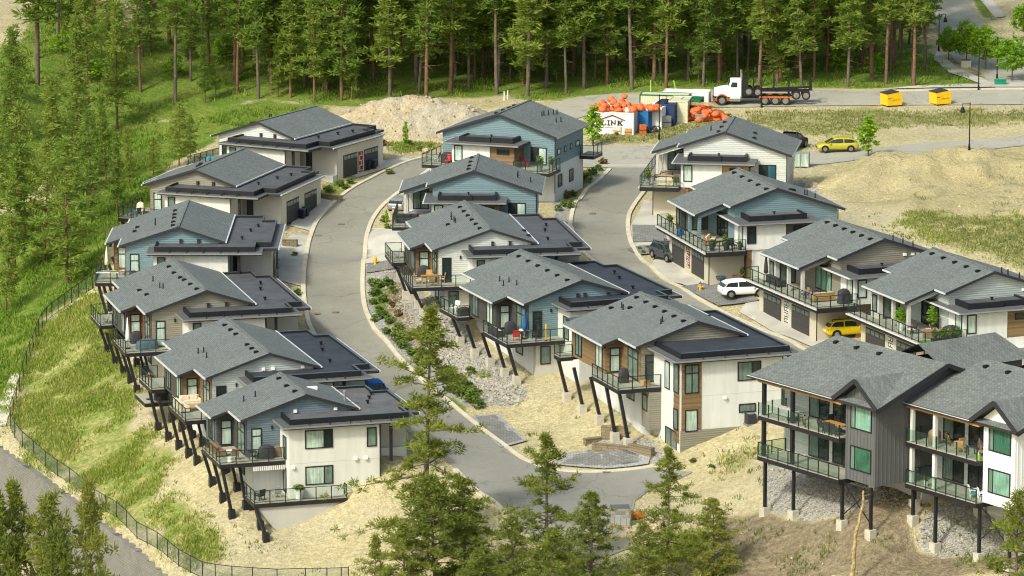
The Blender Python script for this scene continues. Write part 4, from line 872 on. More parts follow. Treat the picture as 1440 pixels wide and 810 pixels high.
deckslab(r, [(2.9, -3.6), (6.9, -3.6), (6.9, -.2), (6.03, -.2), (6.03, .49), (2.9, .49)], -5.25); railing(r, [(3.0, -3.55), (6.85, -3.55), (6.85, -.25)], -5.25, glass='glass_green')
deckslab(r, [(6.02, 8.2), (7.6, 8.2), (7.6, 11), (6.02, 11)], -5.25); railing(r, [(6.1, 8.25), (7.55, 8.25), (7.55, 10.9)], -5.25)
deckslab(r, [(-7.4, -2.6), (-4.11, -2.6), (-4.11, .49), (-6.2, .49), (-6.2, 3), (-7.4, 3)], -5.25); railing(r, [(-7.35, 2.9), (-7.35, -2.55), (-4.2, -2.55)], -5.25)
for a in (1.5, 5.0): window(r, 'u', 5.98, a, a+1.3, -7.6, -6.3, 'pane_dark', sgn=1)
window(r, 'v', .55, 4.0, 4.8, -7.6, -6.2, 'pane_dark')
c = MB(); c.box(-6.3, -6.06, .6, .84, -5.25, -2.4); c.build('porch_post', M['blue'], r)
r = HO['M2']; deckslab(r, [(-8.0, -2.9), (-4.11, -2.9), (-4.11, .49), (-4.2, .5), (-4.2, 6), (-8.0, 6)], -5.25); railing(r, [(-7.95, 5.9), (-7.95, -2.85), (-4.2, -2.85)], -5.25)
window(r, 'u', 6.13, 1.0, 1.9, -4.6, -3.2, 'pane_dark', sgn=1)
r = HO['R4']; m = MB(); m.box(2.66, 6.3, -2.45, .497, -9, -3.0); m.build('side_wing', M['wood'], r); m = MB(); m.box(-3.59, 2.64, -2.4, .54, -9, -5.353); m.build('lower_wing_wall', M['stucco_white'], r)
r = HO['R2']; m = MB(); m.box(-3.3, 2.6, -2.3, .54, -9.2, -5.353); m.build('lower_wing_wall', M['stucco_white'], r)

# ------------------------------------------------------------------ the two hipped houses at the front right
def house_F(h, label, side, wall, post, Vend, deckw='glass_green'):
    x, y, z, t, k = POSE[h]; root = thing('house', label, 'house', (x, y, z), t, 'tall houses on posts at the front right', k)
    s = .40; ru = 6.4; rz = s*(ru+.6); vL, vR = Vend-2.4, -5.95
    main = lambda u, v: s*(u+.6) if u <= ru else rz - s*(u-ru)
    # main roof: front slope, back slope, hipped left end
    def tri(m, P, mt=0): m.add(P, [tuple(range(len(P)))], mt)
    G = MB(); E = Vend
    front = [(-.6, -.74, 0), (-.6, E, 0), (ru, vL, rz), (ru, vR, rz), (-.6, vR, 0)] 
    back = [(ru, vR, rz), (ru, vL, rz), (13.4, E, 0), (13.4, vR, 0)]; hip = [(-.6, E, 0), (13.4, E, 0), (ru, vL, rz)]
    for P in (front, back, hip):
        a = [(p[0], p[1], p[2]) for p in P]; b = [(p[0], p[1], p[2]-.22) for p in P]; n = len(P)
        G.add(a, [tuple(range(n))[::-1]], 0); G.add(b, [tuple(range(n))], 1)
    def edge(p, q): G.add([p, q, (q[0], q[1], q[2]-.22), (p[0], p[1], p[2]-.22)], [(0, 1, 2, 3)], 1)
    edge(front[1], front[4]); edge(hip[0], hip[1]); edge(hip[1], (13.4, vR, 0)); edge((13.4, vR, 0), (ru, vR, rz)); edge((ru, vR, rz), (-.6, vR, 0))
    g = G.build('main_roof', [M['shingle_light'], M['fascia']], root)
    # cross gable
    pk, e0, e1 = -3.3, -.62, -5.98; pz = 1.95
    C = MB(); dv = .74
    ub = pz/s-.6
    for side_v in (e0, e1):
        zz = .04 if side_v == e0 else .02
        top = [(-.72, side_v, zz), (-.72, pk, pz), (ub, pk, pz), (-.5, side_v, zz)]
        n = 4; C.add(top, [(0, 1, 2, 3) if side_v == e1 else (3, 2, 1, 0)], 0); low = [(p[0], p[1], p[2]-.22) for p in top]; C.add(low, [(3, 2, 1, 0) if side_v == e1 else (0, 1, 2, 3)], 1)
    cg = C.build('cross_gable_roof', [M['shingle_light'], M['fascia']], root)
    f = MB(); f.bar((-.74, pk, pz-.1), (-.74, e0, -.02), .1, .34); f.bar((-.74, pk, pz-.1), (-.74, e1, -.06), .1, .34); f.build('bargeboard', M['fascia'], cg)
    f = MB(); f.bar((-.72, -.6, -.1), (-.72, E, -.1), .12, .2); f.build('eave_fascia', M['fascia'], root); f = MB(); f.bar((-.79, -.6, -.02), (-.79, E, -.02), .05, .05); f.build('gutter', M['gutter_glint'], root)
    f = MB(); f.bar((-.66, vR-.04, -.14), (ru, vR-.04, rz-.14), .1, .34); f.bar((13.4, vR-.04, -.14), (ru, vR-.04, rz-.14), .1, .34); f.build('bargeboard', M['fascia'], root)
    for v in (vL-1, vL-3.6, vL-6.4): roofvents(g, [(ru-.9, v)], main)
    # walls
    W = MB(); poly = [(-1.42, -6.3), (-5.05, -6.3), (-5.05, .35), (pk, pz-.34), (-1.42, .3)]
    n = len(poly); W.add([(0, a, b) for a, b in poly]+[(2.6, a, b) for a, b in poly], [tuple(range(n)), tuple(range(n, 2*n))[::-1]]+[(i, n+i, n+(i+1) % n, (i+1) % n) for i in range(n)])
    if side:
        for i in range(9):
            v = -1.6-i*.41
            if v > -5.0: W.box(-.028, -.002, v-.03, v+.03, -6.28, (pz-.4)-abs(v-pk)*.72)
    W.build('tower_wall', M[wall], root)
    X = MB()
    for i in range(24): X.box(.25+i*.42-.03, .25+i*.42+.03, -5.078, -5.052, -6.28, -.02 if i < 6 else -.15)
    X.extr([(2.603, -6.3), (12.8, -6.3), (12.8, -.1), (ru, rz-.3), (2.603, 1.0)], -5.05, -4.9); X.box(2.603, 12.8, -4.897, E-.8, -6.3, -.22); X.build('wall', M[wall], root)
    X = MB(); X.box(2.35, 2.6, -1.417, E-.9, -6.25, .75); X.build('porch_wall', M['palegrey'], root)
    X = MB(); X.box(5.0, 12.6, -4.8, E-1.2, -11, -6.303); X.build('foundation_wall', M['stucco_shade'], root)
    window(root, 'u', 0, -4.6, -2.05, -2.15, -.25, ['pane_green', 'pane_mid'] if side == 1 else ['pane_forest', 'pane_mid'], splits=(.78,)); window(root, 'u', 0, -4.6, -2.05, -5.4, -3.5, ['pane_forest', 'pane_mid'] if side == 1 else ['pane_green', 'pane_mid'], splits=(.78,))
    for w0, w1 in ((-3.0, -.5), (-6.2, -3.9)):
        window(root, 'u', 2.35, .6, 3.0, w0, w1, ['pane_dark', 'pane_dark'], splits=(.5,), name='patio_door'); window(root, 'u', 2.35, 3.5, 6.0, w0, w1, ['pane_dark', 'pane_mid'], splits=(.5,), name='patio_door'); window(root, 'u', 2.35, -1.1, -.1, w0+.2, w1, 'pane_pale')
    # decks
    for w, gl, tr in ((-3.05, deckw, False), (-6.35, deckw, True)):
        deckslab(root, [(-.62, -1.4), (2.34, -1.4), (2.34, E-1.2), (-.62, E-1.2)], w, th=.34, name='balcony'); railing(root, [(2.2, E-1.25), (-.57, E-1.25), (-.57, -1.35)], w, glass=gl, toprail=tr)
    b = MB(); b.box(-.5, -.2, -1.39, E-1.0, -.42, -.24); b.build('timber_beam', M['timber'], root)
    for i, v in enumerate((E-1.6, (E-1.6)/2+.6)):
        c = MB(); c.box(-.42, -.14, v-.14, v+.14, -3.0, -.44); c.box(-.42, -.14, v-.14, v+.14, -6.3, -3.4); c.build('porch_post', M[post], root)
    for v in (E-1.6, (E-1.6)/2+.6, -1.25, -4.75): column(root, h, (-.1, v, -6.4), (-.1, v), 'low', .11)
    for v in (4.0, .3, -4.6): column(root, h, (4.4, v, -6.4), (4.4, v), 'low', .11)
    beams(root, (-.1, -1.25, -6.5), (-.1, -4.75, -9.3), .07, .07, 'brace'); beams(root, (-.1, -4.75, -6.6), (-.1, -1.25, -9.3), .07, .07, 'brace')
    return root
HO['F1'] = house_F('F1', 'dark grey board clad house on black posts with two glass balconies, front right', 1, 'board', 'dark_metal', 10.06)
HO['F2'] = house_F('F2', 'white board clad house on posts with teal armchairs on its lower balcony', 2, 'board_white', 'stucco_white', 8.2)
# rear wing of the dark house
def rear_wing(root, v, rz, u0, u1):
    m = MB(); P = [(u0, v, rz), (u1, v, rz), (u1+1.0, v-3.4, rz-1.6), (u0, v-3.4, rz-1.6)]; Q = [(u0, v, rz), (u1, v, rz), (u1+1.0, v+3.4, rz-1.6), (u0, v+3.4, rz-1.6)]
    m.add(P, [(3, 2, 1, 0)]); m.add(Q, [(0, 1, 2, 3)]); m.add([P[1], P[2], Q[2]], [(0, 1, 2)])
    o = m.build('rear_wing_roof', M['shingle_light'], root); w = MB(); w.box(u0, u1+.3, v-2.9, v+2.9, -6.3, rz-1.7); w.build('rear_wing_wall', M['board'] if root is HO['F1'] else M['board_white'], root)
rear_wing(HO['F1'], -1.0, 3.4, 7.5, 15.5); rear_wing(HO['F2'], 1.5, 3.3, 7.5, 13)
M['mound_rock'] = plain('mound_rock', (.40, .33, .22), .9, var=.3, scale=1.5)
# ------------------------------------------------------------------ trees
def to_px(P):
    P = np.atleast_2d(P); d = P - np.array([0, 0, ZC]); fw = d[:, 1]*cP - d[:, 2]*sP; up = d[:, 1]*sP + d[:, 2]*cP
    return np.stack([CXP+FPX*d[:, 0]/fw, CYP-FPX*up/fw], 1)

def pine_meshes(seed, H, cb, Rad, nb, ncl, nleaf, ll, lw, cr, shape='pine', dead=6, bark='bark_red', leaf='pine', gaps=()):
    rg = random.Random(seed); T = MB(); n = 9
    r0 = (.0065*H + .045) if leaf == 'pine' else (.010*H + .06); bx, by = rg.uniform(-.02, .02), rg.uniform(-.02, .02); ph = rg.uniform(0, 6)
    def ax(z): q = z/H; return Vector((bx*z + .012*H*math.sin(q*3+ph)*q, by*z + .012*H*math.cos(q*2.6+ph)*q, z))
    for i in range(n):
        z0, z1 = H*i/n*.99, H*(i+1)/n*.99
        if i == 0: z0 = -1.2
        T.tube(ax(z0), ax(z1), r0*(1-max(0, z0)/H)**.8+.012, r0*(1-z1/H)**.8+.012, 7, cap=False)
    for i in range(dead):
        z = H*rg.uniform(.12, max(.14, cb+.08)); a = rg.uniform(0, 6.28); l = rg.uniform(.5, 1.9); p = ax(z)
        T.tube(p, p+Vector((math.cos(a)*l, math.sin(a)*l, rg.uniform(-.3, .25)*l)), .035, .01, 4, cap=False)
    V = []; F = []; ga = rg.uniform(0, 6)
    for i in range(nb):
        t = ((i+rg.random())/nb); tt = t
        z = H*(cb + (1-cb)*t*.985)
        if any(a < t < b for a, b in gaps) and rg.random() < .8: continue
        if shape == 'pine': prof = (min(1, .45+t*2.2))*(1-t)**.55
        elif shape == 'fir': prof = (1-t)**.75*(.75+.25*math.sin(t*23+seed))
        elif shape == 'layer': prof = (min(1, .7+t*2))*(1-t)**.62*(.62+.38*math.sin(t*31+seed))
        else: prof = (min(1, .6+t*3))*(1-t)**.6*(.7+.3*math.sin(t*17+seed))
        L = max(.25, Rad*prof*rg.uniform(.55, 1.2)); a = ga + i*2.39996 + rg.uniform(-.4, .4)
        el = rg.uniform(-.28, .22) + .45*t*t; dx, dy = math.cos(a), math.sin(a); p0 = ax(z); sag = rg.uniform(-.12, .05)*L
        tip = p0 + Vector((dx*L, dy*L, el*L+sag))
        T.tube(p0, p0.lerp(tip, .9), .022+.012*L, .008, 4, cap=False)
        k = max(1, round(ncl*min(1.3, L/Rad+.25)))
        for j in range(k):
            s = rg.uniform(.3, 1.05) if k > 2 else rg.uniform(.5, 1)
            c = p0.lerp(tip, s) + Vector((rg.gauss(0, .16*L*s), rg.gauss(0, .16*L*s), rg.gauss(0, .12)))
            rr = cr*rg.uniform(.65, 1.25)
            for q in range(nleaf):
                th = rg.uniform(0, 6.283); u = rg.uniform(-.75, 1); w = math.sqrt(max(0, 1-u*u)); dv = Vector((math.cos(th)*w, math.sin(th)*w, u*.7+.12)); dv.normalize()
                b = c + dv*rr*rg.uniform(.05, .55); e = b + dv*ll*rg.uniform(.7, 1.25)
                sdv = dv.cross(Vector((rg.uniform(-1, 1), rg.uniform(-1, 1), rg.uniform(-1, 1)))); sdv.normalize(); sdv *= lw*.5
                m_ = len(V); V += [tuple(b-sdv*.55), tuple(b+sdv*.55), tuple(b.lerp(e, .6)+sdv), tuple(e), tuple(b.lerp(e, .6)-sdv)]; F.append((m_, m_+1, m_+2, m_+3, m_+4))
    tm = bpy.data.meshes.new('trunk'); tm.from_pydata([tuple(v) for v in T.v], [], T.f); tm.materials.append(M[bark]); tm.polygons.foreach_set('use_smooth', [True]*len(tm.polygons))
    cm = bpy.data.meshes.new('crown'); cm.from_pydata(V, [], F); cm.materials.append(M[leaf])
    return tm, cm, H
def leafy_meshes(seed, H, cb, Rad, ncl, nleaf, ls, cr, leaf='leaf', bark='bark_grey', zsq=1.0, stems=1):
    rg = random.Random(seed); T = MB(); r0 = .012*H+.03
    T.tube((0, 0, -.4), (0, 0, H*(cb+.1)), r0, r0*.7, 7, cap=False); V = []; F = []; c0 = H*(cb+1)/2; hz = H*(1-cb)/2*zsq
    for i in range(ncl):
        while True:
            p = Vector((rg.uniform(-1, 1), rg.uniform(-1, 1), rg.uniform(-1, 1)))
            if .3 < p.length < 1 : break
        tap = 1-.35*max(0, p.z)
        c = Vector((p.x*Rad*tap, p.y*Rad*tap, c0+p.z*hz))
        if i % 3 == 0: T.tube((0, 0, H*cb + (c.z-H*cb)*.35), c, r0*.35, .008, 4, cap=False)
        for q in range(nleaf):
            dv = Vector((rg.gauss(0, 1), rg.gauss(0, 1), rg.gauss(0, .8))); dv.normalize(); b = c+dv*cr*rg.random()
            a = Vector((rg.gauss(0, 1), rg.gauss(0, 1), rg.gauss(0, .5))); a.normalize(); s2 = a.cross(dv); s2.normalize(); l = ls*rg.uniform(.6, 1.3)
            m_ = len(V); V += [tuple(b-a*l*.5), tuple(b+s2*l*.32), tuple(b+a*l*.5), tuple(b-s2*l*.32)]; F.append((m_, m_+1, m_+2, m_+3))
    tm = bpy.data.meshes.new('trunk'); tm.from_pydata([tuple(v) for v in T.v], [], T.f); tm.materials.append(M[bark])
    cm = bpy.data.meshes.new('crown'); cm.from_pydata(V, [], F); cm.materials.append(M[leaf]); return tm, cm, H
def tree(name, kit, p, h, label, cat='tree', group=None, rz=None, wide=1.0):
    tm, cm, H = kit; k = h/H; o = thing(name, label, cat, p, random.uniform(0, 6.28) if rz is None else rz, group); o.rotation_euler.x = random.gauss(0, .025) if cat == 'tree' else 0; o.rotation_euler.y = random.gauss(0, .025) if cat == 'tree' else 0; o.scale = (k*wide, k*wide, k)
    for n, me_ in (('trunk', tm), ('crown', cm)):
        c = bpy.data.objects.new(n, me_); col.objects.link(c); c.parent = o
    return o

tall = [pine_meshes(100+i, 21, (.30, .36, .2, .44, .28, .14, .24, .4)[i], (2.6, 2.2, 3.0, 2.3, 2.5, 2.9, 2.1, 2.7)[i], (62, 50, 66, 44, 56, 72, 60, 46)[i], 5, 12, .62, .155, .62, ('pine', 'pine', 'layer', 'pine', 'layer', 'fir', 'fir', 'layer')[i], 14, 'bark_red' if i % 3 else 'bark_grey', gaps=((), ((.3, .38),), (), ((.5, .56),), ((.2, .3), (.6, .66)), (), ((.4, .46),), ((.25, .33),))[i]) for i in range(8)]
hill = [pine_meshes(120+i, 13, (.14, .2, .1)[i], (2.9, 2.6, 3.1)[i], 56, 5, 13, .48, .125, .52, ('pine', 'fir', 'pine')[i], 4, 'bark_red') for i in range(3)]
rg = random.Random(5); UND = []; UK = leafy_meshes(333, 2.5, 0, 1.3, 40, 16, .3, .45, 'leaf')
# dense forest behind the houses, limited by the far road and the open hillside
cand = []
for _ in range(60000):
    X = rg.uniform(-76, 64); Y = rg.uniform(500, 642); cand.append((X, Y))
P = np.array([(x, y, ground(x, y)) for x, y in cand[:14000]]); Q = to_px(P); FP = np.array(FOREST, float); FP[FP[:, 1] == -40, 1] = -260; FP[0] = (-120, -260); FP[-1] = (-120, -260); FP[-2] = (-120, 330)
ok = inside([(-120,-260),(1275,-260),(1300,0),(1308,60),(1310,100),(1285,121),(1147,122),(1000,122),(870,126),(760,138),(690,133),(640,137),(480,148),(430,146),(370,139),(240,168),(110,200),(40,262),(-120,330)], Q[:, 0], Q[:, 1])
kept = []; grid = {}
def near(x, y, r):
    i, j = int(x//6), int(y//6)
    return any((x-a)**2+(y-b)**2 < r*r for di in (-1, 0, 1) for dj in (-1, 0, 1) for a, b in grid.get((i+di, j+dj), ()))
for (x, y, z), o_, q in zip(P, ok, Q):
    if not o_: continue
    r_ = (6.2 if q[1] > 150 else 4.9 if q[0] < 330 else 3.0) if q[1] > 85 else (4.6 if q[1] > 30 else 7.0)
    if (q[0] < 48 and q[1] < 130) or (148 < q[0] < 196 and q[1] < 90): continue
    if near(x, y, r_): continue
    grid.setdefault((int(x//6), int(y//6)), []).append((x, y)); kept.append((x, y, z, q))
kept.sort(key=lambda k_: k_[1]); kept = kept[:254]
def zone_label(q):
    x, y = q
    if y > 150: return 'pine growing on the grassy slope left of the houses, at the lower forest edge', 'pines at the left forest edge'
    if y > 105:
        if x < 480: return 'tall pine with bare trunk at the forest edge above the left grass slope', 'pines at the forest edge above the grass'
        if x < 720: return 'tall pine with bare trunk at the forest edge behind the dirt mound', 'pines behind the dirt mound'
        if x < 1000: return 'tall pine with bare trunk behind the containers and the road bend', 'pines behind the containers'
        return 'tall pine with bare reddish trunk beside the far road behind the truck', 'pines beside the far road'
    return 'tall dense pine standing deep inside the forest behind the houses', 'pines deep in the forest'
for x, y, z, q in kept:
    lab, grp = zone_label(q); left = q[0] < 230 and q[1] > 120
    if q[1] > 170: tree('pine_tree', rg.choice(hill), (x, y, z), rg.uniform(11, 15), lab, 'tree', grp)
    else: tree('pine_tree', rg.choice(tall), (x, y, z), min(rg.uniform(14.5, 24) if not left else rg.uniform(13, 19), (q[1]-55)/12.4 if q[0] < 48 else (q[1]-30)/12.4 if 148 < q[0] < 196 else 99), lab, 'tree', grp, wide=rg.uniform(1.05, 1.45))
for i_ in range(400):
    k_ = rg.randrange(len(P))
    if len(UND) >= 60: break
    if not ok[k_] or not (40 < Q[k_][1] < 150) or Q[k_][0] < 60: continue
    x, y, z = P[k_]; UND.append(1)
    if i_ % 3: tree('young_pine', hill[i_ % 3], (x, y, z), rg.uniform(3, 8), 'small young pine growing between the tall trunks of the forest', 'tree', 'young pines under the forest', wide=rg.uniform(1, 1.4))
    else: tree('forest_shrub', UK, (x, y, z), rg.uniform(1.6, 3.2), 'bright leafy bush growing between the tall trunks of the forest', 'shrub', 'bushes under the forest', wide=1.3)
# pines on the slope left of the houses, one by one
for px_, py_, h, w, lab in [(95,402,15,1.15,'broad pine standing alone on the left slope by the fence'),(62,372,13,1,'pine left of the lone slope pine, with bare lower trunk'),(20,392,14,1.1,'full pine at the left picture edge above the fence'),(-12,350,15,1.1,'pine cut by the left picture edge'),(35,330,14,1,'pine on the left slope between two taller pines'),(128,312,12,.9,'slim pine above the lone slope pine'),(165,304,9,.8,'small slim pine beside the back of the blue house'),
    (183,268,7,.8,'thin young pine left of the taupe house roof'),(150,262,10,.9,'pine at the lower forest edge left of the taupe house'),(252,234,7,1.25,'bushy young pine behind the second house of the left row'),(268,224,5,1.1,'small bushy pine next to the glass railing'),(216,246,4.2,1.3,'small dark fir on the grass left of the second house'),(80,290,14,1.1,'pine with a wide crown on the upper left slope'),(110,255,13,1,'pine at the upper left slope with a straight trunk'),(8,440,10,1,'low pine by the left edge under the taller pines')]:
    p = at(px_, py_); tree('pine_tree', hill[(px_*7+py_) % 3], p, h, lab, 'tree', None, wide=w)
# near pines in the foreground
def near_tree(px_, top, Y, kit, label, wide=1.0, name='pine_tree', rz=None):
    d = rays((px_, top))[0]; k = Y/d[1]; X, zt = d[0]*k, ZC+d[2]*k; zg = ground(X, Y)
    return tree(name, kit, (X, Y, zg), zt-zg, label, 'tree', None, rz, wide)
nA = pine_meshes(201, 21, .14, 8.2, 112, 11, 32, .36, .085, .50, 'layer', 12, 'bark_grey', 'pine_near', gaps=((.40, .47), (.60, .64), (.22, .29)))
nB = pine_meshes(202, 14, .06, 6.2, 90, 9, 27, .34, .075, .46, 'layer', 6, 'bark_grey', 'pine_near', gaps=((.52, .58),))
nC = pine_meshes(203, 12, .05, 4.8, 95, 8, 27, .34, .075, .46, 'pine', 4, 'bark_grey', 'pine_near', gaps=((.3, .36),))
nD = pine_meshes(204, 11, .08, 4.2, 75, 7, 27, .34, .075, .44, 'pine', 6, 'bark_grey', 'pine_near')
for a in [(597,430,362,nA,'tallest foreground pine with sparse layered branches, in front of the left row',1.0),(770,607,352,nB,'foreground pine with a dense narrow top over the cul-de-sac road',1.0),(655,668,355,nC,'bushy foreground pine right of the tallest pine',1.05),(615,672,351,nC,'bushy foreground pine hiding the base of the tallest pine',1.1),(570,735,349,nD,'low foreground pine left of the tallest pine, at the bottom edge',1.0),(524,752,351,nD,'small thin foreground pine over the sand at the bottom edge',.7),
          (722,726,349,nD,'low foreground pine left of the dense topped pine',1.1),(830,690,350,nC,'foreground pine right of the dense topped pine',1.0),(940,628,350,nB,'foreground pine in front of the pallet of blocks',.9),(1005,700,349,nC,'wide low foreground pine on the dark soil',1.15),(905,735,346,nD,'low foreground pine under the pallet of blocks',1.0),
          (22,672,352,nB,'foreground pine at the lower left edge over the block wall',.58),(66,700,350,nD,'foreground pine at lower left with an open crown',.62),(126,682,351,nD,'slender foreground pine against the block wall',.45),(98,745,346,nC,'low foreground pine in the bottom left corner',.5),(-8,690,350,nC,'foreground pine cut by the lower left corner',.5),(1428,692,328,nD,'foreground pine at the lower right edge beside the white house',.75),(680,770,344,nC,'low foreground pine at the bottom edge below the cul-de-sac',1.1),(780,745,345,nD,'small foreground pine at the bottom edge below the dense topped pine',1.2)]:
    near_tree(*a)
# dead snag
d = rays((1214, 690))[0]; k = 341/d[1]; X, zt = d[0]*k, ZC+d[2]*k; d2 = rays((1200, 800))[0]; X2 = d2[0]*341/d2[1]; zg = ground(X2, 341)
s = thing('dead_tree', 'leaning dead pine trunk without bark at the bottom edge', 'tree', (X2-.3, 341, zg)); m = MB(); dz = zt-zg
pts = [Vector(((X-X2+.3)*q + .10*math.sin(q*9)+.04*math.sin(q*31), .1*math.sin(q*7), dz*q)) for q in np.linspace(-.05, 1, 25)]; rad_ = [(.22-.006*i)*(1+.16*math.sin(i*2.3)+.1*math.sin(i*5.1)) for i in range(25)]
for i in range(24): m.tube(pts[i], pts[i+1], rad_[i], rad_[i+1], 9, cap=i == 23)
m.build('trunk', M['bark_dead'], s, smooth=True); m = MB()
for i in range(14):
    q = rg.uniform(.3, 1); p = Vector(((X-X2+.3)*q, 0, dz*q)); a = rg.uniform(0, 6.28); l = rg.uniform(.2, .9); m.tube(p, p+Vector((math.cos(a)*l, math.sin(a)*l, rg.uniform(-.3, .4)*l)), .03, .008, 4, cap=False)
m.build('broken_branches', M['bark_dead'], s)
# bright street trees and young columnar trees
lf = [leafy_meshes(300+i, 5, .24, 2.0, 130, 22, .32, .48) for i in range(2)]
for px_, py_, h, lab, i in [(1359,92,5.3,'bright green street tree standing in a concrete planter',0),(1386,98,5.4,'bright green street tree behind the black lamp post',1),(1423,114,5.2,'bright green street tree at the right, between lamp post and picture edge',0),(1441,56,4.6,'bright green street tree cut by the right picture edge',1),(1334,84,4.0,'young bright tree under the last pine beside the pavement',1)]:
    tree('street_tree', lf[i], at(px_, py_), h, lab, wide=(1.0 if px_ != 1334 else .9))
cl_ = leafy_meshes(310, 4.5, .05, .75, 60, 18, .3, .35)
for px_, py_, h, w, lab in [(834,205,4.6,1.25,'bright columnar tree at the right end of the teal house'),(1221,220,4.6,1.35,'bright young tree on the sand mound by the yellow car'),(569,209,3.1,.6,'slim young tree on the verge between the left road and the mound'),(806,262,3.6,.6,'slim green tree beside the teal house wall'),(544,320,1.9,.5,'thin sapling on the kerb left of the light blue house')]:
    tree('young_tree', cl_, at(px_, py_), h, lab, wide=w)
# shrubs
sh = [leafy_meshes(320+i, 1.0, 0, .62, 26, 20, .22, .28, 'shrub') for i in range(2)] + [leafy_meshes(325, 1.0, 0, .5, 22, 18, .24, .26, 'shrub_dry')]
SH = [(462,270,1.0,0),(478,262,.9,0),(487,266,.7,1),(450,278,.7,1),(493,258,.8,0),(546,322,.7,0),(541,312,.9,1),(548,245,.8,0),(575,205,.9,1),(590,212,.7,0),(605,208,.6,1),(540,205,.9,2),(625,190,.8,1),(842,240,.9,1),(833,246,1.1,0),(825,256,1.3,1),(815,262,1.1,2),(806,276,.9,0),(797,279,1.1,2),(793,290,.8,0),(803,293,1.0,0),(785,296,.8,1),(848,231,.9,2),(900,352,.5,0),(911,350,.4,1),(921,347,.4,0),(930,346,.4,1),(905,357,.5,0),
      (532,405,1.2,0),(545,402,1.2,0),(552,412,1.0,1),(538,425,1.0,0),(533,440,.9,1),(548,455,1.0,0),(560,466,1.1,1),(570,478,1.2,0),(582,475,1.0,1),(524,402,1.0,0),(528,415,1.1,1),(524,428,.8,0),(527,452,.9,1),(538,448,1.0,0),(543,470,.9,0),(556,480,1.1,1),(566,490,1.2,0),(578,500,1.1,0),(590,512,1.2,1),(552,432,.9,2),(560,445,.9,2),(630,528,1.2,0),(646,540,1.2,1),(655,548,1.4,0),(668,556,1.1,0),(640,552,1.3,0),(652,558,1.4,1),(664,566,1.4,0),(672,574,1.1,1),(405,275,.8,0),(415,360,.6,1),(418,415,.8,0),(662,527,1.0,1),(630,540,1.2,0),(900,180,.5,2),(867,190,.5,2),(1012,165,.8,0),(1025,166,.7,1),(1000,660,.6,0),(975,650,.5,1)]
SN = ['low green shrub beside the road in front of the house gardens', 'low bushy green shrub in the planted beds along the road', 'dry straw coloured shrub in the planted beds along the road']
for px_, py_, h, i in SH: tree('shrub', sh[i], at(px_, py_), h*.78, SN[i], 'shrub', ('round green garden shrubs', 'bushy green garden shrubs', 'dry garden shrubs')[i], wide=rg.uniform(.9, 1.3))

# ------------------------------------------------------------------ ground cover (uncountable)
def sample(maskv, n, thr=.25):
    rs = np.random.RandomState(n); out = []
    while len(out) < n:
        X = rs.uniform(-62, 62, 40000); Y = rs.uniform(332, 560, 40000); k = rs.uniform(0, 1, 40000) < (bil(maskv, X, Y)-thr)/(1-thr); out += list(zip(X[k], Y[k]))
    return out[:n]
def blades(name, pts, hmin, hmax, w, n, mat, spread):
    V = []; F = []; A = np.array(pts); ZZ = bil(GZ, A[:, 0], A[:, 1]).tolist()
    for (X, Y), z in zip(pts, ZZ):
        for _ in range(n):
            a = rg.uniform(0, 6.28); x = X+rg.gauss(0, spread); y = Y+rg.gauss(0, spread); h = rg.uniform(hmin, hmax); lx, ly = rg.gauss(0, .35)*h, rg.gauss(0, .35)*h
            dx, dy = math.cos(a)*w, math.sin(a)*w; m_ = len(V); V += [(x-dx, y-dy, z-.05), (x+dx, y+dy, z-.05), (x+lx+dx*.5, y+ly+dy*.5, z+h), (x+lx-dx*.5, y+ly-dy*.5, z+h)]; F.append((m_, m_+1, m_+2, m_+3))
    me_ = bpy.data.meshes.new(name); me_.from_pydata(V, [], F); me_.materials.append(M[mat]); o = bpy.data.objects.new(name, me_); col.objects.link(o); tag(o, kind='stuff')
nofor = np.where(YY < 500, 1., .35)
clump = np.clip((fbm(XX, YY, 3.2, 77)-.38)*3.2, 0, 1)
blades('grass', sample(grass*clump*nofor*(1-road_m)*(1-dry), 12000, .02), .1, .3, .05, 6, 'grass_blade', .3)
blades('tall_grass', sample(lush*clump*nofor*(1-road_m), 9000, .1), .15, .42, .07, 7, 'grass_lush', .32)
blades('dry_grass', sample(np.maximum(grass*dry, mound*np.clip((fbm(XX, YY, 5, 88)-.62)*3, 0, .08))*(1-road_m), 3400, .02), .08, .26, .05, 6, 'grass_dry', .3)
weed = (1-mound*.85)*np.clip((fbm(XX, YY, 6, 91)-.6)*6, 0, 1)*(1-road_m)*(1-lush)*np.where(YY < 480, 1, .5)
weed = weed*(1-np.minimum(1, inside(wpoly([(520,590),(900,590),(960,680),(640,780),(540,740)]), XX, YY)*.85))
weed = np.maximum(weed*np.where(YY < 372, 1.0, .35), soil*np.where(YY < 365, .35, 0)*np.clip((fbm(XX, YY, 2.5, 93)-.5)*6, 0, 1))
blades('weeds', sample(weed, 2600, .05), .06, .26, .05, 7, 'weed_leaf', .22)
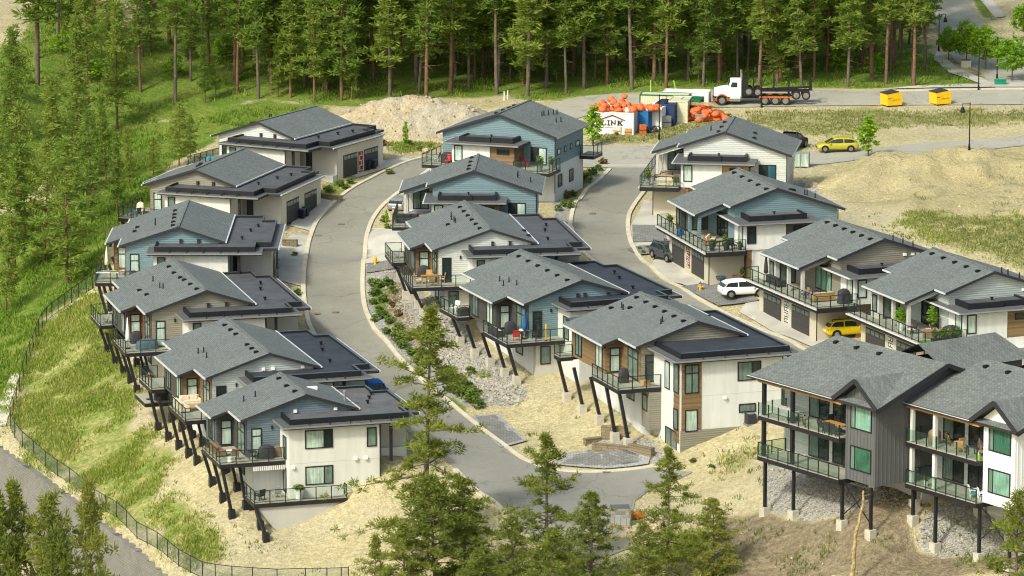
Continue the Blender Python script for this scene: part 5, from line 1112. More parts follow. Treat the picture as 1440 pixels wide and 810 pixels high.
def pebbles(name, pts, r0, r1, mat):
    V = []; F = []
    A = np.array(pts); ZZ = bil(GZ, A[:, 0], A[:, 1]).tolist()
    for (X, Y), z in zip(pts, ZZ):
        r = rg.uniform(r0, r1)*rg.uniform(.5, 1); m_ = len(V); q = [r*rg.uniform(.6, 1.2) for _ in range(6)]; a = rg.uniform(0, 3)
        c, s_ = math.cos(a), math.sin(a)
        V += [(X+c*q[0], Y+s_*q[0], z), (X-s_*q[1], Y+c*q[1], z), (X-c*q[2], Y-s_*q[2], z+r*.2), (X+s_*q[3], Y-c*q[3], z), (X+rg.uniform(-.3, .3)*r, Y, z+q[4]*.8), (X, Y, z-r)]
        F += [(m_+i, m_+(i+1) % 4, m_+4) for i in range(4)]
    me_ = bpy.data.meshes.new(name); me_.from_pydata(V, [], F); me_.materials.append(M[mat]); o = bpy.data.objects.new(name, me_); col.objects.link(o); tag(o, kind='stuff')
pebbles('gravel', sample(gravel*(1-road_m), 9000, .3), .08, .24, 'rock'); pebbles('rough_rock', sample(mask([(585,425),(640,470),(700,530),(745,560),(725,570),(650,555),(605,500)], .8, .6, 62), 1600, .3), .15, .42, 'rock')
sandm = np.clip(1-grass*1.3-lush*1.5-road_m, 0, 1)*np.where(YY < 500, 1, .2)*np.clip((fbm(XX, YY, 7, 51)-.35)*2.5, .05, 1)
drv = np.maximum.reduce([inside(wpoly(q), XX, YY) for _, q in D]+[inside(wpoly([(655,580),(790,575),(930,625),(930,665),(800,668),(700,640)]), XX, YY)*.7])
pebbles('loose_stones', sample(sandm*(1-drv), 3800, .05), .05, .24, 'rock_sand')

# dirt mound behind the left row
mc = at(585, 192); NX, NY = 70, 34; xs = np.linspace(-12, 11, NX); ys = np.linspace(-4.5, 7.5, NY); A_, B_ = np.meshgrid(xs, ys)
prof = np.clip(1-np.abs((A_+.5)/11.2)**3.2, 0, 1)**.8*np.clip(1-np.abs(np.where(B_ < 1.5, (B_-1.5)/5.6, (B_-1.5)/5.8))**1.5, 0, 1)
hz = prof*(3.9 + (fbm(A_+50, B_, 4.5, 61)-.5)*2.6) + prof**.3*(fbm(A_, B_, .9, 66)-.5)*.7 - .25
vv = [(mc[0]+a, mc[1]+b, ground(mc[0]+a, mc[1]+b)+h) for a, b, h in zip(A_.ravel(), B_.ravel(), hz.ravel())]
m = MB(); m.add(vv, [(j*NX+i, j*NX+i+1, (j+1)*NX+i+1, (j+1)*NX+i) for j in range(NY-1) for i in range(NX-1)])
t = NT('mound_dirt'); p = t.pos(); n2 = t.noise(p, 1.1, 5, .7); n3 = t.noise(p, 5, 3); n1 = t.noise(p, .22, 3)
c = t.mix(t.ramp(n1, .42, .62, 0., 1.), t.ramp(n2, .35, .68, (.33,.26,.16), (.52,.43,.28)), t.ramp(n2, .35, .65, (.30,.265,.19), (.44,.40,.31))); c = t.mix(.6, c, t.ramp(n3, .3, .7, .65, 1.3), 'MULTIPLY'); t.color(c); t.set(Roughness=.95); t.bump(n3, .7, .2)
o = m.build('dirt_mound', t.mat, smooth=True); tag(o, kind='structure')
V = []; m = MB()
for _ in range(520):
    i = rg.randrange(NX*NY); x, y, z = vv[i]
    if hz.ravel()[i] < .3: continue
    r_ = rg.uniform(.05, .2)*(2 if rg.random() < .05 else 1); x += rg.uniform(-.2, .2); y += rg.uniform(-.2, .2); k_ = len(m.v)
    m.add([(x+r_, y, z), (x, y+r_, z), (x-r_*.8, y, z+.1), (x, y-r_, z-.05), (x+.2*r_, y-.1*r_, z+r_*.8)], [(0, 1, 4), (1, 2, 4), (2, 3, 4), (3, 0, 4)])
tag(m.build('mound_stones', M['mound_rock']), kind='stuff')

# ------------------------------------------------------------------ retaining wall and fence
WL = resample(smoothline([tuple(p[:2]) for p in WALLW], 2), 1.0); wz = {0: 0}; WT = [float(np.interp(i, np.linspace(0, len(WL)-1, len(WALLW)), WALLW[:, 2])) for i in range(len(WL))]
vs_, fs_ = [], []; n = len(WL)
for i, (x, y) in enumerate(WL):
    a = WL[max(0, i-1)]; b = WL[min(n-1, i+1)]; dx, dy = b[0]-a[0], b[1]-a[1]; l = math.hypot(dx, dy); nx_, ny_ = dy/l, -dx/l     # towards the valley
    if not inside(valley, np.array([x+nx_*3]), np.array([y+ny_*3]))[0]: nx_, ny_ = -nx_, -ny_
    z = WT[i]+.1; vs_ += [(x-nx_*.4, y-ny_*.4, z-1), (x-nx_*.4, y-ny_*.4, z), (x+nx_*.25, y+ny_*.25, z), (x+nx_*1.5, y+ny_*1.5, z-8.5)]
for i in range(n-1):
    a, b = 4*i, 4*i+4; fs_ += [(a, a+1, b+1, b), (a+1, a+2, b+2, b+1), (a+2, a+3, b+3, b+2)]
m = MB(); m.add(vs_, fs_); o = m.build('retaining_wall', M['wallblock']); tag(o, 'grey block retaining wall below the fence at the lower left', 'wall')
fw = resample(smoothline(wpoly([(p_[0], p_[1]) for p_ in [(150,392)]+FENCE]), 2), 2.6); fz = [ground(*q)+.02 for q in fw]
f = thing('chain_link_fence', 'black chain link fence following the foot of the grass slope above the block wall', 'fence', (fw[0][0], fw[0][1], fz[0])); ox_, oy_, oz_ = fw[0][0], fw[0][1], fz[0]
rail = MB(); mesh = MB()
for i, (q, z) in enumerate(zip(fw, fz)):
    m = MB(); m.tube((q[0]-ox_, q[1]-oy_, z-oz_-.3), (q[0]-ox_, q[1]-oy_, z-oz_+1.5), .045, n=6); m.build('fence_post', M['dark_metal'], f)
    if i:
        a, za = fw[i-1], fz[i-1]; A1 = (a[0]-ox_, a[1]-oy_, za-oz_); B1 = (q[0]-ox_, q[1]-oy_, z-oz_)
        rail.bar((A1[0], A1[1], A1[2]+1.45), (B1[0], B1[1], B1[2]+1.45), .05); rail.bar((A1[0], A1[1], A1[2]+.1), (B1[0], B1[1], B1[2]+.1), .03)
        mesh.add([(A1[0], A1[1], A1[2]+.05), (B1[0], B1[1], B1[2]+.05), (B1[0], B1[1], B1[2]+1.45), (A1[0], A1[1], A1[2]+1.45)], [(0, 1, 2, 3)])
rail.build('fence_rail', M['dark_metal'], f); mesh.build('fence_mesh', M['fence_mesh'], f)
# garden walls by the front patio and along the left road
def stepwall(label, pts, base_rz, hts):
    for i, (a, b, h) in enumerate(zip(pts[:-1], pts[1:], hts)):
        A_ = at(*a); B_ = at(*b); z = min(A_[2], B_[2]); m = MB(); m.bar((A_[0], A_[1], z+h/2-.3), (B_[0], B_[1], z+h/2-.3), .45, h+.6); m.bar((A_[0], A_[1], z+h+.04), (B_[0], B_[1], z+h+.04), .52, .08)
        o = m.build('garden_wall', M['stone']); tag(o, label[i], 'wall')
stepwall(['long brown block wall in front of the patio at the front end of the middle row', 'short brown block wall at the right end of the front patio'], [(834,637),(886,633),(918,643)], 0, [.8, .7])
stepwall(['stepped brown block wall behind the front patio under the columns', 'low brown step wall at the left end of the front patio'], [(880,614),(846,617),(822,626)], 0, [1.1, .5])
stepwall(['grey block wall beside the planted bed at the second house'], [(457,278),(480,284)], 0, [.6])
stepwall(['grey block wall below the planted bed at the third house'], [(398,346),(418,348)], 0, [.7])
# ------------------------------------------------------------------ furniture on the decks
def at_house(h, u, v, w, rz=0): p = loc(h, u, v, w); return tuple(p), POSE[h][3]+R(rz)
def put(name, label, cat, h, u, v, w, rz=0, group=None):
    p, a = at_house(h, u, v, w, rz); return thing(name, label, cat, p, a, group)
def sofa(h, u, v, w, rz, label, fab='brown_fab', cush='cream', L=2.0, corner=True):
    t = put('sofa', label, 'sofa', h, u, v, w, rz); m = MB(); m.box(-L/2, L/2, -.42, .42, .08, .36); m.build('base', M[fab], t, bevel=.03)
    m = MB(); m.box(-L/2, L/2, .28, .45, .36, .85); m.build('backrest', M[fab], t, bevel=.03)
    for s in (-1, 1): m = MB(); m.box(s*L/2-.09, s*L/2+.09, -.42, .45, .1, .62); m.build('armrest', M[fab], t, bevel=.03)
    n = max(2, round(L/.7))
    for i in range(n): m = MB(); a = -L/2+.1+(L-.2)*i/n; m.box(a+.01, a+(L-.2)/n-.01, -.4, .27, .362, .5); m.box(a+.04, a+(L-.2)/n-.04, .14, .275, .502, .86); m.build('cushion', M[cush], t, bevel=.04)
    return t
def chair(h, u, v, w, rz, label, frame='tan_fab', cush='cream', group=None):
    t = put('patio_chair', label, 'chair', h, u, v, w, rz, group); m = MB(); m.box(-.3, .3, -.3, .3, .36, .46); m.build('seat', M[cush], t, bevel=.03)
    m = MB(); m.extr([(.25, .44), (.33, .44), (.45, 1.0), (.38, 1.0)], -.28, .28); o = m.build('backrest', M[frame], t)
    for sx in (-1, 1):
        for sy in (-1, 1): m = MB(); m.box(sx*.27-.03, sx*.27+.03, sy*.27-.03, sy*.27+.03, 0, .36); m.build('leg', M[frame], t)
        m = MB(); m.box(-.28, .3, sx*.3-.035, sx*.3+.035, .6, .66); m.box(-.28, -.22, sx*.3-.03, sx*.3+.03, .3, .6); m.build('armrest', M[frame], t)
    return t
def table(h, u, v, w, rz, label, L=1.5, W=.9, H=.73, top='timber', leg='dark_metal', rnd=False):
    t = put('table', label, 'table', h, u, v, w, rz); m = MB()
    if rnd: m.tube((0, 0, H-.05), (0, 0, H), L/2, L/2, 20)
    else: m.box(-L/2, L/2, -W/2, W/2, H-.06, H)
    m.build('table_top', M[top], t)
    for sx in (-1, 1):
        for sy in (-1, 1): m = MB(); q = .32 if rnd else .44; m.bar((sx*L*q, sy*W*q, 0), (sx*L*q, sy*W*q, H-.06), .06); m.build('leg', M[leg], t)
    return t
def umbrella(h, u, v, w, label, fab='cream', H=2.5, base=True):
    t = put('umbrella', label, 'umbrella', h, u, v, w); m = MB(); m.tube((0, 0, 0), (0, 0, H), .025, n=8); m.build('pole', M['grey_metal'], t)
    m = MB(); m.lathe([(.10, .75), (.21, .85), (.19, 1.3), (.15, 1.8), (.09, 2.2), (.03, H)], n=14)
    m.v = [(x*(1+.12*math.sin(7*math.atan2(y, x))), y*(1+.12*math.sin(7*math.atan2(y, x))), z) for x, y, z in m.v]; m.build('closed_canopy', M[fab], t, smooth=True)
    m = MB(); m.lathe([(.28, 0), (.28, .06), (.06, .1)], n=16); m.build('base', M['dark_metal'], t)
def covered(h, u, v, w, rz, label, fab='dark_fab', L=1.3, W=.7, H=1.15, name='covered_grill', cat='grill'):
    t = put(name, label, cat, h, u, v, w, rz); m = MB(); rr = random.Random(label); ring = []
    for z, s in ((0.04, 1), (.5*H, .93), (.78*H, .88), (.93*H, .62), (H, .3)):
        for i in range(16): a = 2*math.pi*i/16; c, s_ = math.cos(a), math.sin(a); e = .55; q = s*(1+rr.uniform(-.05, .05)); ring.append((L/2*q*math.copysign(abs(c)**e, c), W/2*q*math.copysign(abs(s_)**e, s_), z+rr.uniform(-.02, .02)))
    m.add(ring, [(k*16+i, k*16+(i+1) % 16, (k+1)*16+(i+1) % 16, (k+1)*16+i) for k in range(4) for i in range(16)]+[tuple(range(64, 80))]); m.build('cover', M[fab], t, smooth=True)
    for sx in (-1, 1):
        for sy in (-1, 1): m = MB(); m.tube((sx*L*.36, sy*W*.34, 0), (sx*L*.36, sy*W*.34, .1), .05, n=8); m.build('foot', M['black'], t)
def planter(h, u, v, w, label, size=.5, plant='shrub', hgt=.7, pot='terracotta', long=0, tall=False, group=None):
    t = put('planter', label, 'plant pot', h, u, v, w, 0, group); m = MB()
    if long: m.add([(-long/2+.05, -.18, 0), (long/2-.05, -.18, 0), (long/2-.05, .18, 0), (-long/2+.05, .18, 0), (-long/2, -.22, .42), (long/2, -.22, .42), (long/2, .22, .42), (-long/2, .22, .42)], [(0, 3, 2, 1), (4, 5, 6, 7), (0, 1, 5, 4), (1, 2, 6, 5), (2, 3, 7, 6), (3, 0, 4, 7)])
    else: m.lathe([(size*.3, 0), (size*.45, size*.9), (size*.5, size*.95), (size*.42, size*.96)], n=14)
    m.build('pot', M[pot], t); tm, cm, H = (cl_ if tall else sh[0]); c = bpy.data.objects.new('plant', cm); col.objects.link(c); c.parent = t; c.location = (0, 0, (.38 if long else size*.85)); k = hgt/H; c.scale = ((long or size)*(1.0 if tall else .9), (.35 if long else size*1.0), k)
def simple(name, label, cat, h, u, v, w, rz, parts, group=None):
    t = put(name, label, cat, h, u, v, w, rz, group)
    for n, mat_, fn in parts: m = MB(); fn(m); m.build(n, M[mat_], t, bevel=.02)
    return t
WA, WB, WF1, WF2 = -5.2, -5.25, -3.05, -6.35
# left row
sofa('H6', -7.1, 2.6, WA, 90, 'brown wicker sofa on the upper deck of the slate blue house', L=2.6, cush='brown_fab'); chair('H6', -6.2, .1, WA, -100, 'brown wicker armchair with its back to the camera on the upper deck', 'brown_fab', 'brown_fab'); table('H6', -6.3, 1.7, WA, 0, 'white topped low table between brown wicker seats', .8, .6, .42, 'white')
covered('H6', -3.6, -.3, WA, 0, 'black covered grill against the railing of the slate blue house', L=1.5); table('H6', -4.8, -.3, WA, 0, 'small dark bistro table beside the black covered grill', .7, .7, .7, 'dark_metal'); simple('stool', 'round white garden stool at the deck corner of the slate blue house', 'stool', 'H6', -6.9, -.95, WA, 0, [('seat', 'white', lambda m: m.lathe([(.17, .3), (.22, .4), (.2, .48)], n=14)), ('base', 'white', lambda m: m.lathe([(.2, 0), (.23, .15), (.17, .295)], n=14))])
covered('H6', -2.55, .1, WA, 0, 'low brown covered cabinet beside the black covered grill', 'brown_fab', .8, .6, .9, 'covered_cabinet', 'cabinet')
chair('H6', -4.7, -2.4, -8.25, -70, 'black recliner chair on the lower deck of the slate blue house', 'dark_fab', 'dark_fab'); chair('H6', -3.2, -1.9, -8.25, -80, 'grey reclining lounge chair by the wall of the lower deck', 'grey_fab', 'grey_fab'); planter('H6', -1.5, -3.0, -8.25, 'round white pot with a leafy plant on the lower deck', .9, 'shrub', .5, 'white')
sofa('H5', -7.2, 3.0, WA, 90, 'long cream sectional sofa facing the valley on the pale grey house deck', 'cream', 'cream', 2.6); sofa('H5', -6.1, 4.5, WA, 0, 'cream sectional sofa against the wood wall of the pale grey house', 'cream', 'cream', 1.7); table('H5', -6.1, 2.4, WA, 0, 'woven coffee table in front of the cream sofas', 1.3, .9, .5, 'tan_fab', 'brown_fab')
umbrella('H5', -7.2, 15.9, -7.0, 'closed tan umbrella on the small rear deck of the pale grey house', 'tan_fab'); covered('H5', -6.2, 15.4, -7.0, 0, 'black covered grill under the tan umbrella', L=1.4); 
umbrella('H4', -7.3, .6, WA, 'closed white umbrella on the deck of the red-brown clad house', 'white', 2.9); covered('H4', -5.6, .1, WA, 10, 'furniture under a grey tarp on the taupe house deck', 'slateblue', 2.2, 1.2, .9, 'covered_furniture', 'furniture'); covered('H4', -6.1, 2.8, WA, 0, 'dark covered grill by the wood wall of the taupe house', L=1.2); chair('H4', -7.2, 13.0, WA, 0, 'grey chair on the small rear deck of the taupe house', 'grey_fab', 'grey_fab')
umbrella('H3', -7.2, 3.6, WA, 'closed beige umbrella on the blue house deck above the slope', 'cream', 2.6); table('H3', -6.9, .2, WA, 0, 'long table with white and lime cloth at the blue house railing', 2.2, .8, .75, 'white', 'dark_metal'); simple('table_runner', 'lime green cloth lying on the long white table', 'cloth', 'H3', -6.2, .2, WA+.75, 0, [('cloth', 'lime', lambda m: m.box(-.3, .3, -.42, .42, 0, .03))]); chair('H3', -5.6, 2.6, WA, 180, 'brown lounge chair behind the long white table', 'brown_fab', 'cream'); covered('H3', -4.3, -.3, WA, 0, 'round black covered grill at the wall of the blue house', 'dark_fab', 1.0, .7, .95)
covered('H2', -6.6, 1.6, WA, 0, 'grill with white lid on the taupe house deck by the grass', 'cream', .9, .6, 1.2); chair('H2', -7.2, .2, WA, 20, 'dark blue armchair at the taupe house railing', 'slateblue', 'slateblue', 'blue armchairs on the second house deck'); chair('H2', -6.2, -.4, WA, -30, 'dark blue armchair near the taupe house wall', 'slateblue', 'slateblue', 'blue armchairs on the second house deck'); table('H2', -5.5, .1, WA, 0, 'small dark table beside the blue armchairs', .7, .6, .5, 'dark_metal')
covered('H1', -6.6, 1.6, WA, 0, 'furniture under a bright blue tarp on the deck by the forest', 'teal_fab', 1.8, 1.0, .7, 'covered_furniture', 'furniture')
# middle row
table('M3', -5.9, .6, WA, 0, 'wooden dining table on the white house deck between the roads', 1.6, .9, .73, 'timber', 'timber')
for i, (u, v, a, l) in enumerate([(-7.0, .5, 0, 'left of'), (-4.8, .6, 180, 'right of'), (-5.9, -.5, 90, 'in front of'), (-5.7, 1.7, -90, 'behind')]): chair('M3', u, v, WA, a+180, 'wooden armchair with white cushion %s the dining table' % l, 'tan_fab', 'cream', 'wooden dining armchairs')
covered('M3', -6.0, 3.5, WA, 0, 'black covered grill by the brown wood corner', L=1.3); chair('M3', -7.2, 14, WA, 0, 'grey lounger on the rear deck of the white house', 'grey_fab', 'grey_fab')
umbrella('M4', -5.5, .4, WA, 'closed blue umbrella on the teal house deck', 'blue_fab', 2.7); table('M4', -5.3, .9, WA, 0, 'round pale table under the blue umbrella', 1.1, 1.1, .72, 'stucco', 'dark_metal', True); chair('M4', -6.5, -.1, WA, -110, 'red armchair on the teal house deck', 'red_fab', 'red_fab'); chair('M4', -4.5, .0, WA, -60, 'black armchair right of the blue umbrella', 'dark_fab', 'dark_fab'); sofa('M4', -7.4, 2.6, WA, 90, 'cream cushioned bench along the teal house railing', 'dark_fab', 'cream', 1.8); covered('M4', -6.0, 2.9, WA, 0, 'dark covered grill behind the red armchair', L=1.1)
simple('post', 'short yellow post at the deck railing of the teal house', 'post', 'M4', -4.0, -1.1, WA, 0, [('post', 'hyd', lambda m: m.box(-.06, .06, -.06, .06, .06, 1.5)), ('base', 'dark_metal', lambda m: m.box(-.12, .12, -.12, .12, 0, .058))])
chair('M4', -7.2, 14.4, WA, 30, 'white reclining chair on the rear deck of the teal house', 'white', 'white'); covered('M4', -7.0, 12.5, WA, 0, 'black covered box on the rear deck of the teal house', L=1.2, H=.8, name='covered_box', cat='box')
covered('M5', -6.4, 1.2, WA, 0, 'tall black covered grill in front of the wood wall', L=.95, W=.6, H=1.3); simple('cardboard_box', 'open cardboard box beside the tall black grill', 'box', 'M5', -5.0, -.3, WA, 15, [('box', 'tan_fab', lambda m: m.box(-.35, .35, -.3, .3, 0, .4)), ('flap', 'tan_fab', lambda m: m.add([(-.35, -.3, .4), (.35, -.3, .4), (.35, -.5, .55), (-.35, -.5, .55)], [(0, 1, 2, 3)]))])
covered('M1', -5.2, -1.0, WB, 0, 'dark covered grill on the left balcony of the teal house at the back', L=1.2); chair('M1', -4.7, -1.8, WB, 90, 'red chair on the left balcony of the back teal house', 'red_fab', 'red_fab'); chair('M1', -6.5, -.8, WB, 0, 'grey chair at the corner of the back teal balcony', 'grey_fab', 'grey_fab'); chair('M1', 3.3, -.6, WB, 180, 'red chair beside the brown panel on the right balcony', 'red_fab', 'red_fab'); planter('M1', 5.6, -2.8, WB, 'large leafy green pot at the balcony corner', .7, hgt=1.0); planter('M1', 6.4, -1.6, WB, 'leafy green pot at the right balcony railing', .6, hgt=.9)
sofa('M2', -6.6, -.6, WB, 0, 'black patio sofa on the light blue house balcony', 'dark_fab', 'dark_fab', 2.2); table('M2', -5.6, -1.7, WB, 0, 'black patio table on the light blue house balcony', 1.2, .8, .6, 'dark_fab')
# right row
planter('R1', -7.4, -2.2, WB, 'tall leafy pot at the left railing of the back right house', .6, hgt=1.2); table('R1', -5.8, -.6, WB, 0, 'light wooden dining table on the back right balcony', 1.6, .9, .75, 'tan_fab'); sofa('R1', -5.7, -2.2, WB, 180, 'pale wicker bench with its back to the railing', 'cream', 'cream', 1.5); chair('R1', -4.8, -.2, WB, 180, 'black dining chair right of the light wooden table', 'dark_fab', 'dark_fab'); chair('R1', -6.8, .3, WB, 0, 'black dining chair left of the light wooden table', 'dark_fab', 'dark_fab'); planter('R1', -4.6, -2.7, WB, 'small leafy pot beside the pale wicker bench', .45, hgt=.6)
planter('R2', -5.9, -2.5, WB, 'black pot with bright green grasses at the blue house railing', .7, hgt=.9, pot='dark_fab'); planter('R2', -7.2, -2.2, WB, 'black pot with low plants at the deck corner', .7, hgt=.5, pot='dark_fab'); planter('R2', -4.6, -2.7, WB, 'slim dark pot at the stucco wall', .45, hgt=.5, pot='dark_fab'); chair('R2', -5.1, -2.1, WB, 100, 'dark wicker chair between two pots on the blue house deck', 'dark_fab', 'dark_fab'); table('R2', -5.9, -.4, WB, 0, 'black coffee table on the blue house deck', 1.0, .7, .5, 'dark_fab'); sofa('R2', -6.4, .9, WB, 60, 'cream sofa on the blue house deck', 'brown_fab', 'cream', 1.9); covered('R2', -7.6, 6.2, WB, 0, 'small blue cooler box at the blue house railing', 'blue_fab', .7, .5, .6, 'cooler', 'box'); planter('R2', -7.2, 10.8, WB, 'leafy pot at the back end of the blue house deck', .6, hgt=.7)
for i, u in enumerate((-6.2, -4.6)):
    simple('wicker_chair', 'round wicker chair by the garage wall, %s of the small side table' % ('left', 'right')[i], 'chair', 'R2', u, -1.9, -8.6, (-30, -120)[i], [('shell', 'brown_fab' if i else 'slateblue', lambda m: m.lathe([(.1, .35), (.35, .42), (.5, .7), (.52, .78), (.46, .74), (.3, .48)], n=16)), ('stand', 'dark_metal', lambda m: m.lathe([(.28, 0), (.26, .05), (.05, .12), (.05, .34)], n=12))], 'round wicker chairs')
table('R2', -5.4, -2.0, -8.6, 0, 'small wooden side table between the round wicker chairs', .45, .45, .4, 'timber', 'timber'); planter('R2', -3.9, -1.7, -8.6, 'tall dark planter beside the brown entrance post', .6, hgt=1.0, pot='dark_fab')
sofa('R3', -6.2, -.2, WB, 180, 'brown wicker sofa seen from behind on the taupe house deck', 'wood_light', 'cream', 2.0); chair('R3', -7.2, 1.4, WB, 0, 'wicker chair with blue cushion on the taupe house deck', 'brown_fab', 'blue_fab'); covered('R3', -4.9, -1.9, WB, 0, 'black kettle shaped covered grill near the white wall', 'dark_fab', 1.2, .8, 1.35); umbrella('R3', -7.1, 10.0, WB, 'closed dark umbrella at the back end of the taupe house deck', 'dark_fab', 2.6); sofa('R3', -6.9, 8.2, WB, 90, 'dark corner sofa at the back of the taupe house deck', 'dark_fab', 'dark_fab', 2.4); table('R3', -6.0, 1.0, WB, 0, 'black table behind the brown wicker sofa', 1.0, .8, .7, 'dark_fab')
planter('R4', -7.3, 3.2, WB, 'white pot with a small leafy tree at the deck railing', .7, hgt=1.5, pot='white', tall=True); planter('R4', -5.0, 1.8, WB, 'leafy indoor tree in a dark pot by the glass door', .6, hgt=1.8, pot='dark_fab', tall=True); chair('R4', -7.0, 1.6, WB, 0, 'black armchair with pale cushion left of the porch post', 'dark_fab', 'cream'); chair('R4', -5.6, .2, WB, 160, 'wicker armchair with pale cushion right of the porch post', 'brown_fab', 'grey_fab'); sofa('R4', -6.2, -.6, WB, 150, 'brown wicker loveseat with white pillow', 'brown_fab', 'cream', 1.4); covered('R4', -4.9, -1.5, WB, 0, 'wide black covered grill by the stucco wall', 'dark_fab', 1.7, .8, 1.2)
for i in range(4): planter('R4', -7.0+i*.75, -2.75, WB, 'black box planter with tall bright grass along the deck front', .5, hgt=.95, pot='dark_fab', long=.62, group='grass planters along the deck front')
simple('turf_mat', 'green artificial turf mat behind the grass planters', 'mat', 'R4', -6.4, -1.9, WB, 0, [('mat', 'turf', lambda m: m.box(-1.5, 1.6, -.6, .6, .004, .03))])
# front right houses
sofa('F1', .9, 7.0, WF1, 90, 'round grey outdoor sofa on the upper balcony of the dark house', 'grey_fab', 'grey_fab', 2.2); simple('ottoman', 'round dark ottoman in front of the grey sofa', 'ottoman', 'F1', .3, 5.6, WF1, 0, [('seat', 'grey_fab', lambda m: m.lathe([(.42, .34), (.44, .4), (.4, .46)], n=16)), ('base', 'dark_fab', lambda m: m.lathe([(.4, 0), (.43, .2), (.42, .335)], n=16))])
table('F1', .4, .4, WF1, 90, 'long wooden table with black legs on the upper balcony', 2.2, .9, .76, 'timber')
for v, l in ((1.1, 'far end'), (.3, 'middle'), (-.5, 'near end')): chair('F1', -.2, v, WF1, 180, 'black dining chair at the %s of the long wooden table' % l, 'dark_fab', 'dark_fab', 'dining chairs at the wooden table')
chair('F1', 1.4, 2.6, WF1, -90, 'black armchair behind the long wooden table', 'dark_fab', 'dark_fab')
def bike(h, u, v, w, rz, label):
    t = put('bicycle', label, 'bicycle', h, u, v, w, rz)
    for x in (-.5, .5):
        m = MB()
        for i in range(16): a, b = 2*math.pi*i/16, 2*math.pi*(i+1)/16; m.tube((x+.33*math.cos(a), 0, .34+.33*math.sin(a)), (x+.33*math.cos(b), 0, .34+.33*math.sin(b)), .025, n=5)
        for i in range(4): a = math.pi*i/4; m.tube((x-.3*math.cos(a), 0, .34-.3*math.sin(a)), (x+.3*math.cos(a), 0, .34+.3*math.sin(a)), .006, n=4)
        m.build('wheel', M['tyre'], t)
    m = MB(); P = {'r': (-.5, 0, .34), 'b': (-.05, 0, .32), 's': (-.18, 0, .8), 'h': (.36, 0, .85), 'f': (.5, 0, .34)}
    for a, b in ('rb', 'rs', 'bs', 'sh', 'bh', 'hf'): m.tube(P[a], P[b], .022, n=6)
    m.build('frame', M['timber'], t); m = MB(); m.box(-.32, -.06, -.06, .06, .86, .92); m.build('saddle', M['black'], t); m = MB(); m.tube((.36, -.26, .98), (.36, .26, .98), .018, n=6); m.tube((.36, 0, .84), (.36, 0, .98), .018, n=6); m.build('handlebar', M['black'], t)
bike('F1', -.1, 3.6, WF1, 60, 'small bicycle standing at the glass of the dark house balcony')
bike('F2', 1.2, 4.2, WF1, 70, 'bicycle parked on the upper balcony of the white house'); covered('F2', .6, 5.0, WF1, 0, 'round purple-grey covered grill on the white house balcony', 'brown_fab', 1.0, .8, 1.2); chair('F2', .9, 2.4, WF1, -100, 'tan wooden chair on the upper balcony of the white house', 'tan_fab', 'tan_fab'); chair('F2', .3, 1.6, WF1, -140, 'low tan wooden chair nearer the glass of the white house', 'tan_fab', 'tan_fab')
simple('beach_umbrella', 'pale pink folded beach umbrella leaning on the white house balcony', 'umbrella', 'F2', .3, -.7, WF1, 30, [('canopy', 'pink_fab', lambda m: m.add([(-.7, 0, 1.05), (.0, .15, 1.6), (.75, 0, 1.0), (.2, -.15, .75), (-.3, -.1, .7)], [(0, 1, 2, 3, 4), (0, 4, 3, 2, 1)])), ('pole', 'grey_metal', lambda m: m.tube((.1, 0, 0), (.0, .05, 1.5), .025, n=6))])
simple('spray_bottle', 'lime green jug by the glass at the end of the white house balcony', 'jug', 'F2', -.2, -1.1, WF1, 0, [('body', 'lime', lambda m: m.lathe([(.14, 0), (.15, .35), (.06, .5)], n=12)), ('cap', 'white', lambda m: m.lathe([(.05, .5), (.05, .58)], n=8))])
table('F2', .5, .0, WF1, 90, 'cluttered dark table behind the lime jug', 1.2, .7, .7, 'dark_fab')
for v, l in ((.2, 'left'), (-.9, 'right')): chair('F2', .5, v, WF2, 150, 'white armchair with teal cushions, the %s one of the pair' % l, 'white', 'teal_fab', 'teal cushioned armchairs')
simple('pillow', 'white pillow lying on the right teal armchair', 'pillow', 'F2', .45, -.9, WF2+.5, 20, [('pillow', 'white', lambda m: m.blob((0, 0, .1), (.24, .2, .1), .05))])
planter('F2', .0, 5.2, WF2, 'small white pot with green plant at the lower railing', .4, hgt=.5, pot='white')
M['rusty_iron'] = plain('rusty_iron', (.22, .16, .115), .8)
